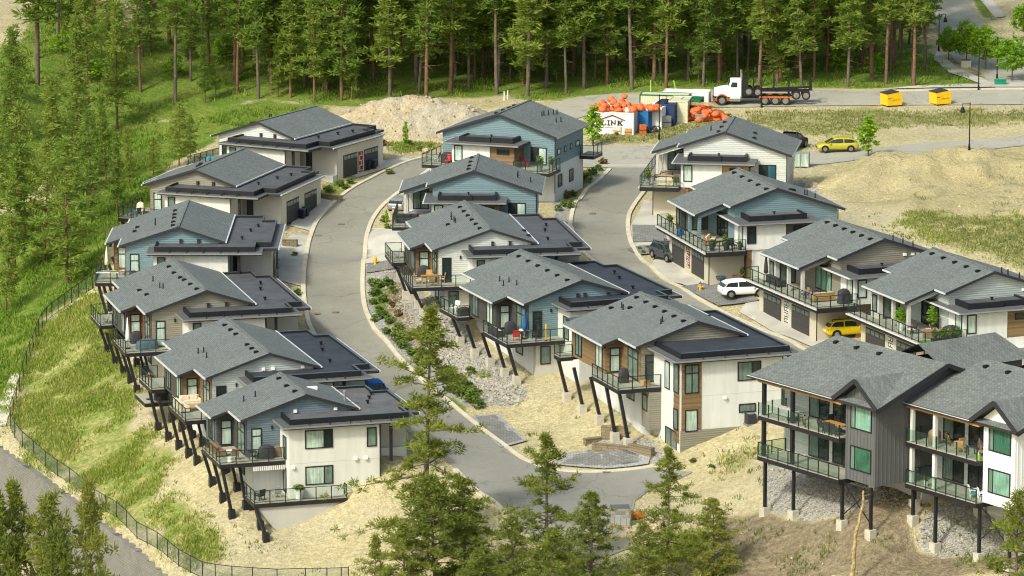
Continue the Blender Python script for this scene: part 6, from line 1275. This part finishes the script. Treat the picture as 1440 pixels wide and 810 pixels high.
# ------------------------------------------------------------------ vehicles
def loft(m, secs, mat_=0, close=True):
    n = len(secs[0]); vs_ = [p for s in secs for p in s]; fs = [(k*n+i, k*n+(i+1) % n, (k+1)*n+(i+1) % n, (k+1)*n+i) for k in range(len(secs)-1) for i in range(n)]
    if close: fs += [tuple(range(n))[::-1], tuple(range((len(secs)-1)*n, len(secs)*n))]
    m.add(vs_, fs, mat_)
def wheel(parent, x, y, r, w, rim='rim', name='wheel'):
    m = MB(); s = 1 if y > 0 else -1; m.tube((x, y-w/2, r), (x, y+w/2, r), r, n=20); o = m.build(name, M['tyre'], parent)
    g = MB(); yy = y+s*w/2; g.tube((x, yy-s*.02, r), (x, yy+s*.012, r), r*.66, r*.62, 16); g.tube((x, yy+s*.013, r), (x, yy+s*.04, r), r*.2, n=10); g.build('rim', M[rim], o); return o
def car(name, label, p, rz, L, W, H, paint, cat='car', pickup=False, rails=False):
    t = thing(name, label, cat, p, rz); pm = M[paint]; h = W/2; zb = H*.2; zl = H*.60
    prof = [(-.5, .30, .56, .86), (-.485, .24, .655, .95), (-.44, .2, .685, 1), (-.2, .2, .67, 1), (.1, .2, .655, 1), (.22, .2, .635, 1), (.30, .2, .61, .98), (.42, .2, .55, .96), (.475, .23, .49, .9), (.5, .28, .42, .8)]
    secs = []
    for x, b, tp, q in prof:
        X = x*L; B = b*H; Tp = tp*H; y = h*q; secs.append([(X, -y*.94, B), (X, y*.94, B), (X, y, B+.12), (X, y, (B+Tp)/2), (X, y*.97, Tp-.06), (X, y*.84, Tp), (X, -y*.84, Tp), (X, -y*.97, Tp-.06), (X, -y, (B+Tp)/2), (X, -y, B+.12)])
    m = MB(); loft(m, secs); body = m.build('body', pm, t, smooth=True, bevel=0)
    tail = -.48 if not pickup else -.12
    gh = [(tail, .64, .66, .80, .78), (tail+.075, .64, .88, .84, .74), (tail+.17, .64, .965, .86, .70), (-.04, .64, 1.0, .86, .70), (.04, .64, .985, .86, .70), (.10, .635, .93, .86, .71), (.285, .60, .64, .82, .78)]
    secs = []
    for x, b, tp, q1, q2 in gh: X = x*L; secs.append([(X, -h*q1*1.06, b*H-.03), (X, h*q1*1.06, b*H-.03), (X, h*q2*1.06, max(b*H+.01, tp*H-.05)), (X, h*q2*.9, max(b*H+.02, tp*H)), (X, -h*q2*.9, max(b*H+.02, tp*H)), (X, -h*q2*1.06, max(b*H+.01, tp*H-.05))])
    m = MB(); loft(m, secs); m.build('windows', M['pane_dark'], body, smooth=False)
    m = MB(); rs = [(tail+.06, .87), (tail+.17, .975), (-.04, 1.01), (.04, .995), (.105, .935)]
    loft(m, [[(x*L, -h*.79, z*H-.1), (x*L, h*.79, z*H-.1), (x*L, h*.68, z*H+.015), (x*L, -h*.68, z*H+.015)] for x, z in rs]); m.build('roof', pm, body, smooth=False)
    for s in (-1, 1):
        m = MB()
        for x0, x1, z1 in ((tail+.03, tail+.12, .92), (-.14 if not pickup else -.05, -.14 if not pickup else -.05, .98), (.28, .105, .925)): m.bar((x0*L, s*h*.885, .64*H), (x1*L, s*h*.775, z1*H), .09, .05)
        m.build('window_pillar', pm, body)
        if rails: m = MB(); m.bar((tail*L*.8, s*h*.62, H+.07), (.06*L, s*h*.62, H+.07), .05, .05); m.bar((tail*L*.8, s*h*.62, H+.045), (tail*L*.8, s*h*.62, H-.1), .05); m.bar((.05*L, s*h*.62, H+.045), (.05*L, s*h*.62, H-.04), .05); m.build('roof_rail', M['black'], body)
        m = MB(); m.blob((.455*L, s*h*.68, .40*H), (.13, .22, .085), 0, 8, 4); m.build('headlight', M['lamp_clear'], t)
        m = MB(); m.box(-.497*L, -.455*L, s*h*.58, s*h*.93, .44*H, .57*H); m.build('tail_light', M['lamp_red'], t)
        m = MB(); m.box(.17*L, .21*L, s*h*.98, s*h*1.14, .57*H, .67*H); m.build('mirror', pm, t, bevel=.03)
        for x in (-.31, .315):
            r = H*.225; wheel(t, x*L, s*(h-.1), r, .24)
            m = MB()
            for i in range(8): a, b = math.pi*(i-.3)/7.4, math.pi*(i+.7)/7.4; m.bar((x*L+math.cos(a)*r*1.13, s*h*.99, r+math.sin(a)*r*1.13), (x*L+math.cos(b)*r*1.13, s*h*.99, r+math.sin(b)*r*1.13), .07, .09)
            m.build('wheel_arch', M['black'], t)
    m = MB(); m.box(.485*L, .503*L, -h*.55, h*.55, .27*H, .37*H); m.build('grille', M['black'], t); m = MB(); m.box(-.508*L, -.49*L, -.26, .26, .36*H, .43*H); m.build('number_plate', M['white'], t)
    if pickup: m = MB(); m.box(-.475*L, -.16*L, -h*.8, h*.8, .605*H, .64*H); m.build('cargo_bed', M['black'], t)
    return t
car('parked_car', 'dark grey sport utility car facing the camera before the red panel garage', tuple(at(939, 366)+[0, 0, .1]), R(-62), 4.5, 1.9, 1.62, 'graphite', rails=True)
car('parked_car', 'white crossover car seen from its rear, beside the taupe house garages', tuple(at(1044, 418)+[0, 0, .12]), R(14), 4.4, 1.85, 1.58, 'white')
car('parked_car', 'yellow sport utility car half hidden between the taupe and pale grey garages', tuple(at(1192, 474)+[0, 0, .1]), R(16), 4.4, 1.85, 1.62, 'yellow_car', rails=True)
car('parked_car', 'yellow green crossover car with black wheel arches on the cross road by the young tree', tuple(at(1177, 213.5)+[0, 0, .1]), R(184), 4.45, 1.82, 1.5, 'mustard')
car('pickup_truck', 'black pickup truck behind the roof of the back right house', tuple(at(1112, 210.5)+[0, 0, .1]), R(62), 5.4, 2.0, 1.85, 'dark_fab', 'pickup truck', pickup=True)
car('parked_car', 'blue car showing only its roof behind the dark flat roof in the left row', tuple(at(527, 561)+[0, 0, .1]), R(-75), 4.4, 1.85, 1.5, 'blue_fab')
car('parked_car', 'silver car at the kerb, half hidden by the light blue house', tuple(at(566, 296)+[0, 0, .1]), R(70), 4.4, 1.8, 1.45, 'grey_metal')

# log truck with its trailer loaded on top
p = at(1010, 149); tr = thing('log_truck', 'white and orange log truck carrying its folded black trailer on the far road', 'truck', (p[0]-.6, p[1]+1.0, p[2]+.1), R(178.5) + math.pi)
# local x runs from the front bumper (0) to the tail (11.3)
m = MB(); m.box(.3, 9.0, -.45, .45, .72, 1.0); m.build('chassis', M['dark_metal'], tr)
m = MB(); loft(m, [[(0.15, -.75, .95), (.15, .75, .95), (.15, .7, 1.75), (.15, -.7, 1.75)], [(.9, -.85, .95), (.9, .85, .95), (.9, .8, 1.95), (.9, -.8, 1.95)], [(1.75, -.95, .95), (1.75, .95, .95), (1.75, .9, 2.05), (1.75, -.9, 2.05)]]); m.build('hood', M['white'], tr, bevel=.06)
m = MB(); m.box(.0, .2, -1.15, 1.15, .45, .8); m.build('bumper', M['chrome'], tr); m = MB(); m.box(.08, .148, -.55, .55, .95, 1.7); m.build('grille', M['chrome'], tr)
c = MB(); c.extr([(1.75, .9), (3.2, .9), (3.2, 2.85), (2.0, 2.85), (1.75, 2.05)], -1.05, 1.05); cab = c.build('cab', M['white'], tr, bevel=.05)
for s in (-1, 1): m = MB(); m.extr([(1.98, 2.05), (2.75, 2.05), (2.75, 2.6), (2.16, 2.6)], s*1.056-.02, s*1.056+.02); m.build('side_window', M['pane_dark'], cab)
m = MB(); m.add([(1.77, -.85, 2.12), (1.77, .85, 2.12), (1.97, .85, 2.74), (1.97, -.85, 2.74)], [(3, 2, 1, 0)]); m.v = [(x-.03, y, z) for x, y, z in m.v]; m.build('windscreen', M['pane_blue'], cab)
m = MB(); m.box(3.25, 4.0, -1.05, 1.05, 1.0, 3.0); m.build('headache_rack', M['dark_metal'], tr)
for s in (-1, 1):
    m = MB(); m.tube((3.22, s*1.12, .9), (3.22, s*1.12, 3.75), .1, n=10); m.build('exhaust_stack', M['chrome'], tr)
    m = MB()
    for i in range(8): a, b = math.pi*(i-.2)/7.6, math.pi*(i+.8)/7.6; m.bar((1.05-math.cos(a)*.68, s*1.0, .55+math.sin(a)*.68), (1.05-math.cos(b)*.68, s*1.0, .55+math.sin(b)*.68), .5, .07)
    m.build('fender', M['rust'], tr); m = MB(); m.tube((1.95, s*1.05, .72), (3.1, s*1.05, .72), .3, n=12); m.build('fuel_tank', M['chrome'], tr); wheel(tr, 1.05, s*.98, .53, .3)
    for x in (5.9, 7.05, 8.2): wheel(tr, x, s*.88, .53, .5)
    m = MB(); m.box(5.2, 8.9, s*1.16-.03, s*1.16+.03, .85, 1.05); m.build('side_guard', M['rust'], tr)
for x in (4.6, 8.6):
    m = MB(); m.box(x-.12, x+.12, -1.2, 1.2, 1.02, 1.25)
    for s in (-1, 1): m.bar((x, s*1.15, 1.2), (x, s*1.25, 2.95), .1)
    m.build('log_bunk', M['dark_metal'], tr)
tl = MB(); tl.box(3.9, 10.9, -.3, .3, 1.45, 1.7); tl.bar((5.4, 0, 1.7), (10.9, 0, 1.95), .3, .2); to = tl.build('loaded_trailer', M['dark_metal'], tr)
for x in (6.9, 10.95, 11.1):
    m = MB(); m.box(x-.1, x+.1, -1.2, 1.2, 1.71, 1.86)
    for s in (-1, 1): m.bar((x, s*1.15, 1.85), (x, s*1.22, 3.2), .09)
    m.build('trailer_stake', M['dark_metal'], to)
for s in (-1, 1):
    for x, z in ((4.05, 1.55), (5.05, 1.5), (9.4, 1.15), (10.5, 1.12)): o = wheel(to, x, s*.9, .5, .4, name='trailer_wheel'); o.location = (0, 0, z-.5)

# yellow waste bins on the verge
for i, (x, y, l) in enumerate([(1254, 150, 'left'), (1323, 148, 'right')]):
    p = at(x, y); t = thing('dumpster', 'yellow dumpster with black lid on the verge of the far road, the %s one' % l, 'dumpster', (p[0], p[1]+.7, p[2]+.02), R(24)); H_ = 1.55
    m = MB(); m.extr([(-.95, .12), (.95, .12), (1.0, 1.3), (.55, 1.62), (-1.0, 1.42)], -.85, .85); m.build('bin', M['yellow'], t, bevel=.03); m = MB(); m.add([(-1.05, -.87, 1.44), (.5, -.87, 1.65), (.5, .87, 1.65), (-1.05, .87, 1.44), (-1.05, -.87, 1.5), (.5, -.87, 1.71), (.5, .87, 1.71), (-1.05, .87, 1.5)], [(0, 3, 2, 1), (4, 5, 6, 7), (0, 1, 5, 4), (1, 2, 6, 5), (2, 3, 7, 6), (3, 0, 4, 7)]); m.build('lid', M['dark_fab'], t)
    for s in (-1, 1): m = MB(); m.box(-.5, .5, s*.86-.06, s*.86+.06, .8, .95); m.build('fork_pocket', M['yellow'], t)
    m = MB(); m.box(-.9, -.15, -.875, -.852, .92, .97); m.build('scuff_mark', M['black'], t)
    for k in (-.7, .7): m = MB(); m.box(k-.1, k+.1, -.8, .8, 0, .118); m.build('skid', M['dark_metal'], t)

# containers
def container(label, p, rz, L, W, H, mat_, doors=True):
    t = thing('shipping_container', label, 'container', p, rz); m = MB(); n = int(L/.28); pts = []
    m.box(-L/2+.05, L/2-.05, -W/2+.05, W/2-.05, .1, H-.06)
    for k in range(n):
        x = -L/2+.1+(L-.2)*(k+.5)/n
        if not (label.startswith('white container with')): m.box(x-.07, x+.07, -W/2+.01, W/2-.01, .15, H-.15)
    m.build('body', M[mat_], t); f = MB()
    for x in (-L/2, L/2-.12):
        for y in (-W/2, W/2-.12): f.box(x, x+.12, y, y+.12, 0, H)
    for y in (-W/2, W/2-.1):
        for z in (0, H-.14): f.box(-L/2+.12, L/2-.12, y, y+.1, z, z+.14)
    for x in (-L/2, L/2-.1):
        for z in (0, H-.14): f.box(x, x+.1, -W/2+.12, W/2-.12, z, z+.14)
    f.build('frame', M['box_green' if 'green rim' in label else mat_], t)
    if doors:
        d = MB(); d.box(L/2-.06, L/2+.02, -W/2+.13, -.02, .2, H-.2); d.box(L/2-.06, L/2+.02, .02, W/2-.13, .2, H-.2); o = d.build('door', M[mat_], t); b = MB()
        for y in (-.7, -.3, .3, .7): b.tube((L/2+.05, y, .25), (L/2+.05, y, H-.25), .025, n=6)
        b.build('lock_bar', M['grey_metal'], o)
    return t
p = at(864, 189); a = R(-14); LK = (p[0]-.1, p[1]+1.3, p[2]); lk = container('white container with LINK lettering under the pile of orange bags', LK, a, 5.1, 2.4, 2.45, 'box_white')
# lettering and roof emblem on the long side
def glyph(mb, ch, x, z, w, h, y0, y1):
    s = w*.26; q = h*.12
    if ch == 'L': mb.box(x+w*.12, x+w*.12+s, y0, y1, z+q, z+h-q); mb.box(x, x+w*.55, y0, y1, z+h-q, z+h); mb.box(x, x+w, y0, y1, z, z+q); mb.box(x+w-q, x+w, y0, y1, z+q, z+h*.38)
    if ch == 'I': mb.box(x+w*.5-s/2, x+w*.5+s/2, y0, y1, z+q, z+h-q); mb.box(x+w*.1, x+w*.9, y0, y1, z, z+q); mb.box(x+w*.1, x+w*.9, y0, y1, z+h-q, z+h)
    if ch == 'N': 
        mb.box(x+w*.08, x+w*.08+s*.6, y0, y1, z+q, z+h-q); mb.box(x+w*.92-s*.6, x+w*.92, y0, y1, z+q, z+h-q); mb.extr([(x+w*.08+s*.6, z+h-q), (x+w*.08+s*.6, z+h*.62), (x+w*.92-s*.6, z+q), (x+w*.92-s*.6, z+h*.38)], y0, y1)
        for a_ in (-.04, .70): mb.box(x+w*a_, x+w*(a_+.34), y0, y1, z+h-q, z+h)
        mb.box(x-w*.04, x+w*.32, y0, y1, z, z+q)
    if ch == 'K':
        mb.box(x+w*.08, x+w*.08+s, y0, y1, z+q, z+h-q); mb.extr([(x+w*.08+s, z+h*.52), (x+w*.72, z+h-q), (x+w*.9, z+h-q), (x+w*.08+s, z+h*.34)], y0, y1); mb.extr([(x+w*.42, z+h*.52), (x+w*.62, z+h*.62), (x+w, z+q), (x+w*.68, z+q)], y0, y1)
        mb.box(x-w*.02, x+w*.45, y0, y1, z+h-q, z+h); mb.box(x-w*.02, x+w*.45, y0, y1, z, z+q); mb.box(x+w*.6, x+w*1.05, y0, y1, z, z+q); mb.box(x+w*.62, x+w*1.0, y0, y1, z+h-q, z+h)
m = MB(); y0, y1 = -1.235, -1.202
for ch, x in zip('LINK', (-1.12, -.45, -.02, .72)): glyph(m, ch, x, 1.0, .58 if ch != 'I' else .36, .56, y0, y1)
m.build('lettering', M['logo_black'], lk); m = MB(); m.extr([(-1.3, 1.62), (.15, 2.2), (1.6, 1.62), (1.6, 1.52), (.15, 2.06), (-1.3, 1.52)], y0, y1)
m.build('roof_emblem', M['logo_red'], lk); m = MB(); m.box(-1.1, 1.3, y0, y1, .78, .81); m.build('small_print_line', M['grey_metal'], lk)
def cont_at(label, x, y, dy, rz, L, mat_, H=2.45): p = at(x, y); return container(label, (p[0], p[1]+dy, p[2]), R(rz), L, 2.2, H, mat_)
cont_at('blue container end between the lettered container and a white one', 905, 184, 1.5, 70, 3.2, 'box_blue', 2.3); cont_at('white container between the blue and the navy one', 924, 182, 2.0, 72, 3.6, 'box_white', 2.4); cont_at('navy container right of the white one, partly hidden', 940, 179, 2.6, 76, 3.6, 'box_navy', 2.5)
cont_at('cream container behind the orange bags', 958, 176, 3.2, 80, 4.0, 'box_cream', 2.5); cont_at('long cream container with green rim at the back of the storage yard', 938, 172, 5.6, -10, 5.6, 'box_cream', 2.4); cont_at('small green container end above the orange heap on the ground', 975, 172, 3.0, 78, 2.6, 'box_green', 2.3)
cont_at('long dirty white container nearest the far road', 968, 164, 5.0, -10, 5.2, 'box_white', 2.2)
# orange and pale bags: each one a thing
bagm = []
for i in range(4):
    m = MB(); random.seed(40+i); m.blob((0, 0, .32), (.52, .44, .36), .13, 10, 6, 0); bagm.append(m)
def bag(p, i, mat_, label, group):
    m = bagm[i % 4]; o = m.build('filled_bag' , M[mat_], None, smooth=True); o.location = p; o.rotation_euler = (rg.uniform(-.3, .3), rg.uniform(-.3, .3), rg.uniform(0, 6)); o.scale = (.88*rg.uniform(.8, 1.2),)*3; tag(o, label, 'bag', group)
ca_, sa_ = math.cos(a), math.sin(a)
for i in range(84):
    u, v = rg.uniform(-2.3, 2.4), rg.uniform(-.95, 2.2)
    if i > 58: u, v = rg.uniform(2.2, 4.6), rg.uniform(.6, 3.2)
    top = 2.40 + (.45 if i % 3 == 0 and abs(u) < 1.6 else 0) + (.8 if i % 7 == 0 and abs(u) < 1.1 else 0)
    if v > 1.1: top -= .1
    pale = i % 6 == 5; bag((LK[0]+ca_*u-sa_*v, LK[1]+sa_*u+ca_*v, LK[2]+top), i, 'greywhite' if pale else 'orange', 'pale bag among the orange ones heaped on the lettered container' if pale else 'orange bag in the heap on top of the lettered container', 'pale bags on the container' if pale else 'orange bags on the container')
p = at(985, 171)
for i in range(80):
    u, v = rg.uniform(-2.4, 2.9), rg.uniform(-.2, 1.8); z = rg.choice((0, .0, .45, .85, 1.2)) * max(0, 1-abs(u)/3.2)
    bag((p[0]+u, p[1]+v, p[2]+z), i, 'orange', 'orange bag in the heap on the ground right of the containers', 'orange bags on the ground')
def crate(label, x, y, L, W, H, mat_, rz=0, name='crate', cat='crate', dy=.4):
    p = at(x, y); t = thing(name, label, cat, (p[0], p[1]+dy, p[2]), R(rz)); m = MB(); m.box(-L/2, L/2, -W/2, W/2, .12, H); m.build('box', M[mat_], t, bevel=.02); m = MB()
    for k in (-.4, 0, .4): m.box(-L/2, L/2, W*k-.05, W*k+.05, 0, .118)
    m.build('pallet', M['timber'], t); m = MB(); m.box(-L/2-.02, L/2+.02, -W/2-.02, W/2+.02, H*.45, H*.52); m.build('strap', M['dark_fab'], t)
crate('small grey crate in front of the orange bags on the ground', 983, 172, .9, .8, .9, 'grey_metal'); crate('pale crate leaning by the lettered container front', 868, 190, .9, .5, .9, 'cream', -14); crate('tan crate by the right end of the lettered container front', 884, 191, .8, .5, .8, 'tan_fab', -14)
crate('grey machine crate between containers and orange bags', 933, 180, 1.5, 1.0, 1.3, 'grey_metal', 20); crate('rusty orange crate at the corner of the lettered container', 904, 190, .7, .6, 1.1, 'rust', 10); crate('green waste box at the back of the storage yard', 950, 172, .9, .9, 1.3, 'box_green', 5)
p = at(918, 186); t = thing('cable_reel_heap', 'heap of dark cable coils beside the lettered container', 'cable heap', tuple(p)); 
for i in range(6):
    m = MB(); cx, cy, rr = rg.uniform(-.8, .8), rg.uniform(-.3, .6), rg.uniform(.3, .5); tl_ = rg.uniform(.4, 1.4)
    for j in range(14): q, w = 2*math.pi*j/14, 2*math.pi*(j+1)/14; f_ = lambda s: (cx+rr*math.cos(s), cy+rr*math.sin(s)*math.cos(tl_), .1+rr*.6+rr*math.sin(s)*math.sin(tl_)); m.tube(f_(q), f_(w), .06, n=5)
    m.build('coil', M['dark_fab'], t)
p = at(1010, 140); t = thing('plank_stack', 'pale plank pile lying across the orange bags', 'planks', tuple(at(988, 171)+[0, .9, 1.75]), R(-12))
for i in range(4): m = MB(); m.box(-1.9+.1*i, 1.9-.15*i, -.5+.25*i, -.3+.25*i, .06*i, .06*i+.05); m.build('plank', M['tan_fab'], t)
# glass sided crates by the back right house
for x, l in ((1123, 'left'), (1132, 'right')):
    p = at(x, 236); t = thing('glass_pallet', 'pale glass pallet standing on the side yard of the back right house, the %s one' % l, 'pallet', (p[0], p[1]+.5, p[2]), R(-8)); m = MB(); m.box(-.42, .42, -.5, .5, .12, 1.5); m.build('glass_stack', M['pane_pale'], t); f = MB()
    for sx in (-1, 1):
        for sy in (-1, 1): f.box(sx*.45-.05, sx*.45+.05, sy*.53-.05, sy*.53+.05, 0, 1.65)
    f.build('frame', M['grey_metal'], t)
# street lamps
def lamp_post(label, x, y, H=5.6, arm=-1, arm2=True):
    p = at(x, y); t = thing('street_lamp', label, 'street lamp', tuple(p)); m = MB(); m.tube((0, 0, 0), (0, 0, .6), .14, .1, 10); m.tube((0, 0, .6), (0, 0, H), .07, .05, 8); m.build('pole', M['black'], t)
    m = MB(); m.tube((0, 0, H-.1), (arm*.75, 0, H-.1), .035, n=6); m.tube((arm*.75, 0, H-.1), (arm*.75, 0, H-.45), .03, n=6); m.build('arm', M['black'], t); m = MB(); m.lathe([(.06, -.45), (.14, -.55), (.25, -.95), (.22, -1.05)], (arm*.75, 0, H), 12); m.build('lantern', M['black'], t)
for a_ in [('black street lamp on the sand mound at the right',1363,211,4.9,-1),('black street lamp between the street trees at the upper right',1376,127,5.0,1),('black street lamp right of the street trees',1402,111,4.9,1),('black street lamp beside the last forest pine',1320,72,4.6,1),('black street lamp behind the cab of the log truck',1071,151,5.0,-1),('black street lamp beside the containers',927,196,5.0,1)]: lamp_post(*a_)
# hydrants, bins, utility boxes
def hydrant(label, x, y, mat2):
    p = at(x, y); t = thing('fire_hydrant', label, 'hydrant', tuple(p)); m = MB(); m.lathe([(.2, 0), (.2, .06), (.13, .08), (.13, .62), (.17, .64), (.17, .7)], n=12); m.build('barrel', M['hyd'], t); m = MB(); m.lathe([(.16, .702), (.12, .84), (.05, .9), (.04, .96)], n=12); m.build('cap', M[mat2], t); m = MB(); m.tube((-.26, 0, .5), (.26, 0, .5), .075, n=10); m.tube((0, -.24, .46), (0, 0, .46), .09, n=10); m.build('outlet', M['hyd'], t)
hydrant('yellow fire hydrant on the kerb below the white house pad', 528, 373, 'hyd'); hydrant('yellow fire hydrant with blue cap beside the right road', 985, 410, 'bluebin')
def wheelie(label, x, y, lid, rz=-20):
    p = at(x, y); t = thing('wheelie_bin', label, 'bin', tuple(p), R(rz)); m = MB(); m.add([(-.22,-.26,.08),(.22,-.26,.08),(.22,.26,.08),(-.22,.26,.08),(-.3,-.34,1.0),(.3,-.34,1.0),(.3,.34,1.0),(-.3,.34,1.0)], [(0,3,2,1),(4,5,6,7),(0,1,5,4),(1,2,6,5),(2,3,7,6),(3,0,4,7)]); m.build('bin_body', M['binblack'], t); m = MB(); m.box(-.32, .34, -.36, .36, 1.002, 1.08); m.build('lid', M[lid], t, bevel=.02)
    for s in (-1, 1): m = MB(); m.tube((-.2, s*.28, .1), (-.2, s*.2, .1), .1, n=10); m.build('wheel', M['tyre'], t)
wheelie('black bin with blue lid at the garage of the farthest left row house', 525, 238, 'bluebin'); wheelie('black bin with black lid beside the blue lidded one at the farthest garage', 517, 240, 'binblack'); wheelie('black bin with blue lid at the taupe house garage', 425, 308, 'bluebin'); wheelie('black bin with green lid at the taupe house garage', 430, 305, 'box_green')
p = at(1407, 120); t = thing('utility_box', 'green utility box on the grass corner by the pavement', 'utility box', (p[0], p[1]+.4, p[2])); m = MB(); m.box(-.65, .65, -.4, .4, 0, .55); m.build('cabinet', M['green_box'], t, bevel=.05); m = MB(); m.box(-.68, .68, -.43, .43, .552, .62); m.build('lid', M['green_box'], t)
h = 'M5'; t = put('air_conditioner', 'grey air conditioner on the white stucco wall at the front', 'air conditioner', h, 2.4, -6.05, -8.0, 0); m = MB(); m.box(-.42, .42, -.38, .38, .1, .95); m.build('housing', M['dark_fab'], t, bevel=.03); m = MB(); m.tube((0, 0, .952), (0, 0, .99), .33, n=16); m.build('fan_grille', M['grey_metal'], t); m = MB(); m.box(-.5, .5, -.4, .44, 0, .098); m.build('bracket', M['grey_metal'], t)
h = 'R4'; t = put('wall_cabinet', 'white equipment box on the stucco wall of the nearest right row house', 'wall box', h, 1.2, -2.7, -6.9, 0); m = MB(); m.box(-.5, .5, -.2, .25, 0, .85); m.build('housing', M['white'], t, bevel=.03); m = MB(); m.box(-.35, .35, -.215, -.202, .15, .7); m.build('grille', M['grey_metal'], t)
# pallet of blocks, boulders and posts near the cul-de-sac
p = at(872, 742); t = thing('block_pallet', 'wrapped pallet of grey blocks at the end of the cul-de-sac', 'pallet', (p[0], p[1]+.7, p[2]), R(4)); m = MB()
for k in (-.55, 0, .55): m.box(-.85, .85, k-.08, k+.08, 0, .14)
m.build('pallet_base', M['tan_fab'], t); m = MB(); m.box(-.8, .8, -.6, .6, .142, .75); m.build('lower_blocks', M['paver_light'], t, bevel=.02); m = MB(); m.box(-.75, .75, -.58, .58, .752, 1.55); m.build('upper_blocks', M['rock'], t, bevel=.02); m = MB(); m.box(-.78, .78, -.61, .61, 1.552, 1.62); m.build('plastic_wrap', M['chrome'], t); m = MB(); m.box(-.45, .4, -.595, -.583, 1.05, 1.35); m.build('wrap_label', M['grey_metal'], t)
p = at(897, 732); t = thing('orange_barrel', 'rusty orange barrel lying beside the pallet of blocks', 'barrel', (p[0], p[1]+.5, p[2]), R(20)); m = MB(); m.tube((-.45, 0, .33), (.45, 0, .33), .33, n=14); m.build('drum', M['rust'], t, smooth=False); m = MB(); [m.tube((x-.02, 0, .33), (x+.02, 0, .33), .355, n=14) for x in (-.44, 0, .44)]; m.build('rim_band', M['rust'], t)
def boulder(label, x, y, r, group): p = at(x, y); m = MB(); m.blob((0, 0, r*.4), (r, r*.85, r*.7), .22, 9, 6); o = m.build('boulder', M['rock_sand']); o.location = tuple(p); tag(o, label, 'boulder', group)
for i, (x, y, r) in enumerate([(879, 755, .45), (888, 757, .4), (896, 753, .5), (905, 757, .38), (884, 748, .3), (903, 744, .35), (912, 735, .4), (918, 745, .45), (893, 762, .35)]): boulder('pale boulder beside the pallet of blocks', x, y, r, 'boulders by the pallet')
for i, (x, y, r) in enumerate([(582, 186, .6), (598, 214, .4), (1145, 262, .4), (1000, 664, .35), (1016, 664, .4)]): boulder(['large pale boulder at the foot of the dirt mound', 'pale boulder on the verge left of the teal house', 'boulder on the side yard of the back right house', 'left small boulder under the front wing wall of the middle row', 'right small boulder under the front wing wall of the middle row'][i], x, y, r, None)
def post(label, x, y, H, mat_, name='marker_post', cat='post', lean=0): p = at(x, y); t = thing(name, label, cat, tuple(p)); m = MB(); m.tube((0, 0, -.2), (lean, 0, H), .06, n=8); m.build('shaft', M[mat_], t); m = MB(); m.tube((lean, 0, H), (lean, 0, H+.05), .075, n=8); m.build('cap', M[mat_], t)
post('white marker post behind the teal house roof, left one of the pair', 709, 141, 1.0, 'white'); post('white marker post behind the teal house roof, right one of the pair', 714, 140, 1.0, 'white'); post('yellow marker post beside the far road behind the containers', 915, 129, 1.3, 'lime'); post('leaning yellow marker post right of the upright one', 951, 126, 1.0, 'lime', lean=-.3); post('short brown wooden stake beside the pallet of blocks', 861, 752, .9, 'timber', 'wooden_stake', 'stake')
for i, (x, y) in enumerate([(427, 513), (447, 332), (480, 316), (446, 442), (472, 440), (833, 301), (853, 665)]):
    p = at(x, y); m = MB(); m.lathe([(.36, 0), (.36, .02), (.30, .025)], n=18); o = m.build('manhole_cover', M['rusty_iron']); o.location = (p[0], p[1], p[2]+.075+(.03 if y > 600 else 0)); tag(o, 'round rusty manhole cover in the road asphalt', 'manhole cover', 'manhole covers')
for x, y, l in [(1358, 94, 'left'), (1386, 101, 'middle'), (1424, 116, 'right')]:
    if l == 'left': p = at(x, y); t = thing('tree_planter', 'square concrete planter under the left street tree', 'planter', tuple(p)); m = MB(); m.box(-.6, .6, -.6, .6, -.1, .8); m.build('tub', M['concrete'], t, bevel=.04); m = MB(); m.box(-.5, .5, -.5, .5, .802, .84); m.build('soil', M['bark_grey'], t)
# ------------------------------------------------------------------ light
world = bpy.data.worlds.new('World'); scene.world = world; world.use_nodes = True
nt = world.node_tree; bg = nt.nodes['Background']; sky = nt.nodes.new('ShaderNodeTexSky'); sky.sky_type = 'NISHITA'; sky.sun_disc = False
SUN_EL, SUN_AZ = R(43), R(38)          # azimuth: degrees to the left of straight behind the camera
sky.sun_elevation = SUN_EL; d = Vector((-math.sin(SUN_AZ)*math.cos(SUN_EL), -math.cos(SUN_AZ)*math.cos(SUN_EL), math.sin(SUN_EL)))
sky.sun_rotation = math.atan2(d.x, d.y); sky.air_density = .8; sky.dust_density = 4.0; sky.ozone_density = 1.0
tint = nt.nodes.new('ShaderNodeMix'); tint.data_type = 'RGBA'; tint.blend_type = 'MULTIPLY'; tint.inputs[0].default_value = 1; tint.inputs[7].default_value = (.97, 1.0, .87, 1); nt.links.new(sky.outputs[0], tint.inputs[6]); nt.links.new(tint.outputs[2], bg.inputs[0]); bg.inputs[1].default_value = .15
sl = bpy.data.lights.new('sun', 'SUN'); sl.energy = 2.0; sl.angle = R(6); sl.color = (1.0, .98, .875)
so = bpy.data.objects.new('sun', sl); col.objects.link(so); so.rotation_euler = d.to_track_quat('Z', 'Y').to_euler(); so.location = (-60, 250, 150)
vs = scene.view_settings; vs.view_transform = 'Standard'; vs.look = 'None'; vs.exposure = .6; vs.gamma = 1.0; vs.use_curve_mapping = False
scene.render.engine = 'CYCLES'; scene.cycles.filter_width = 1.15; scene.cycles.max_bounces = 8; scene.cycles.transparent_max_bounces = 24
scene.render.resolution_x = 1024; scene.render.resolution_y = 576
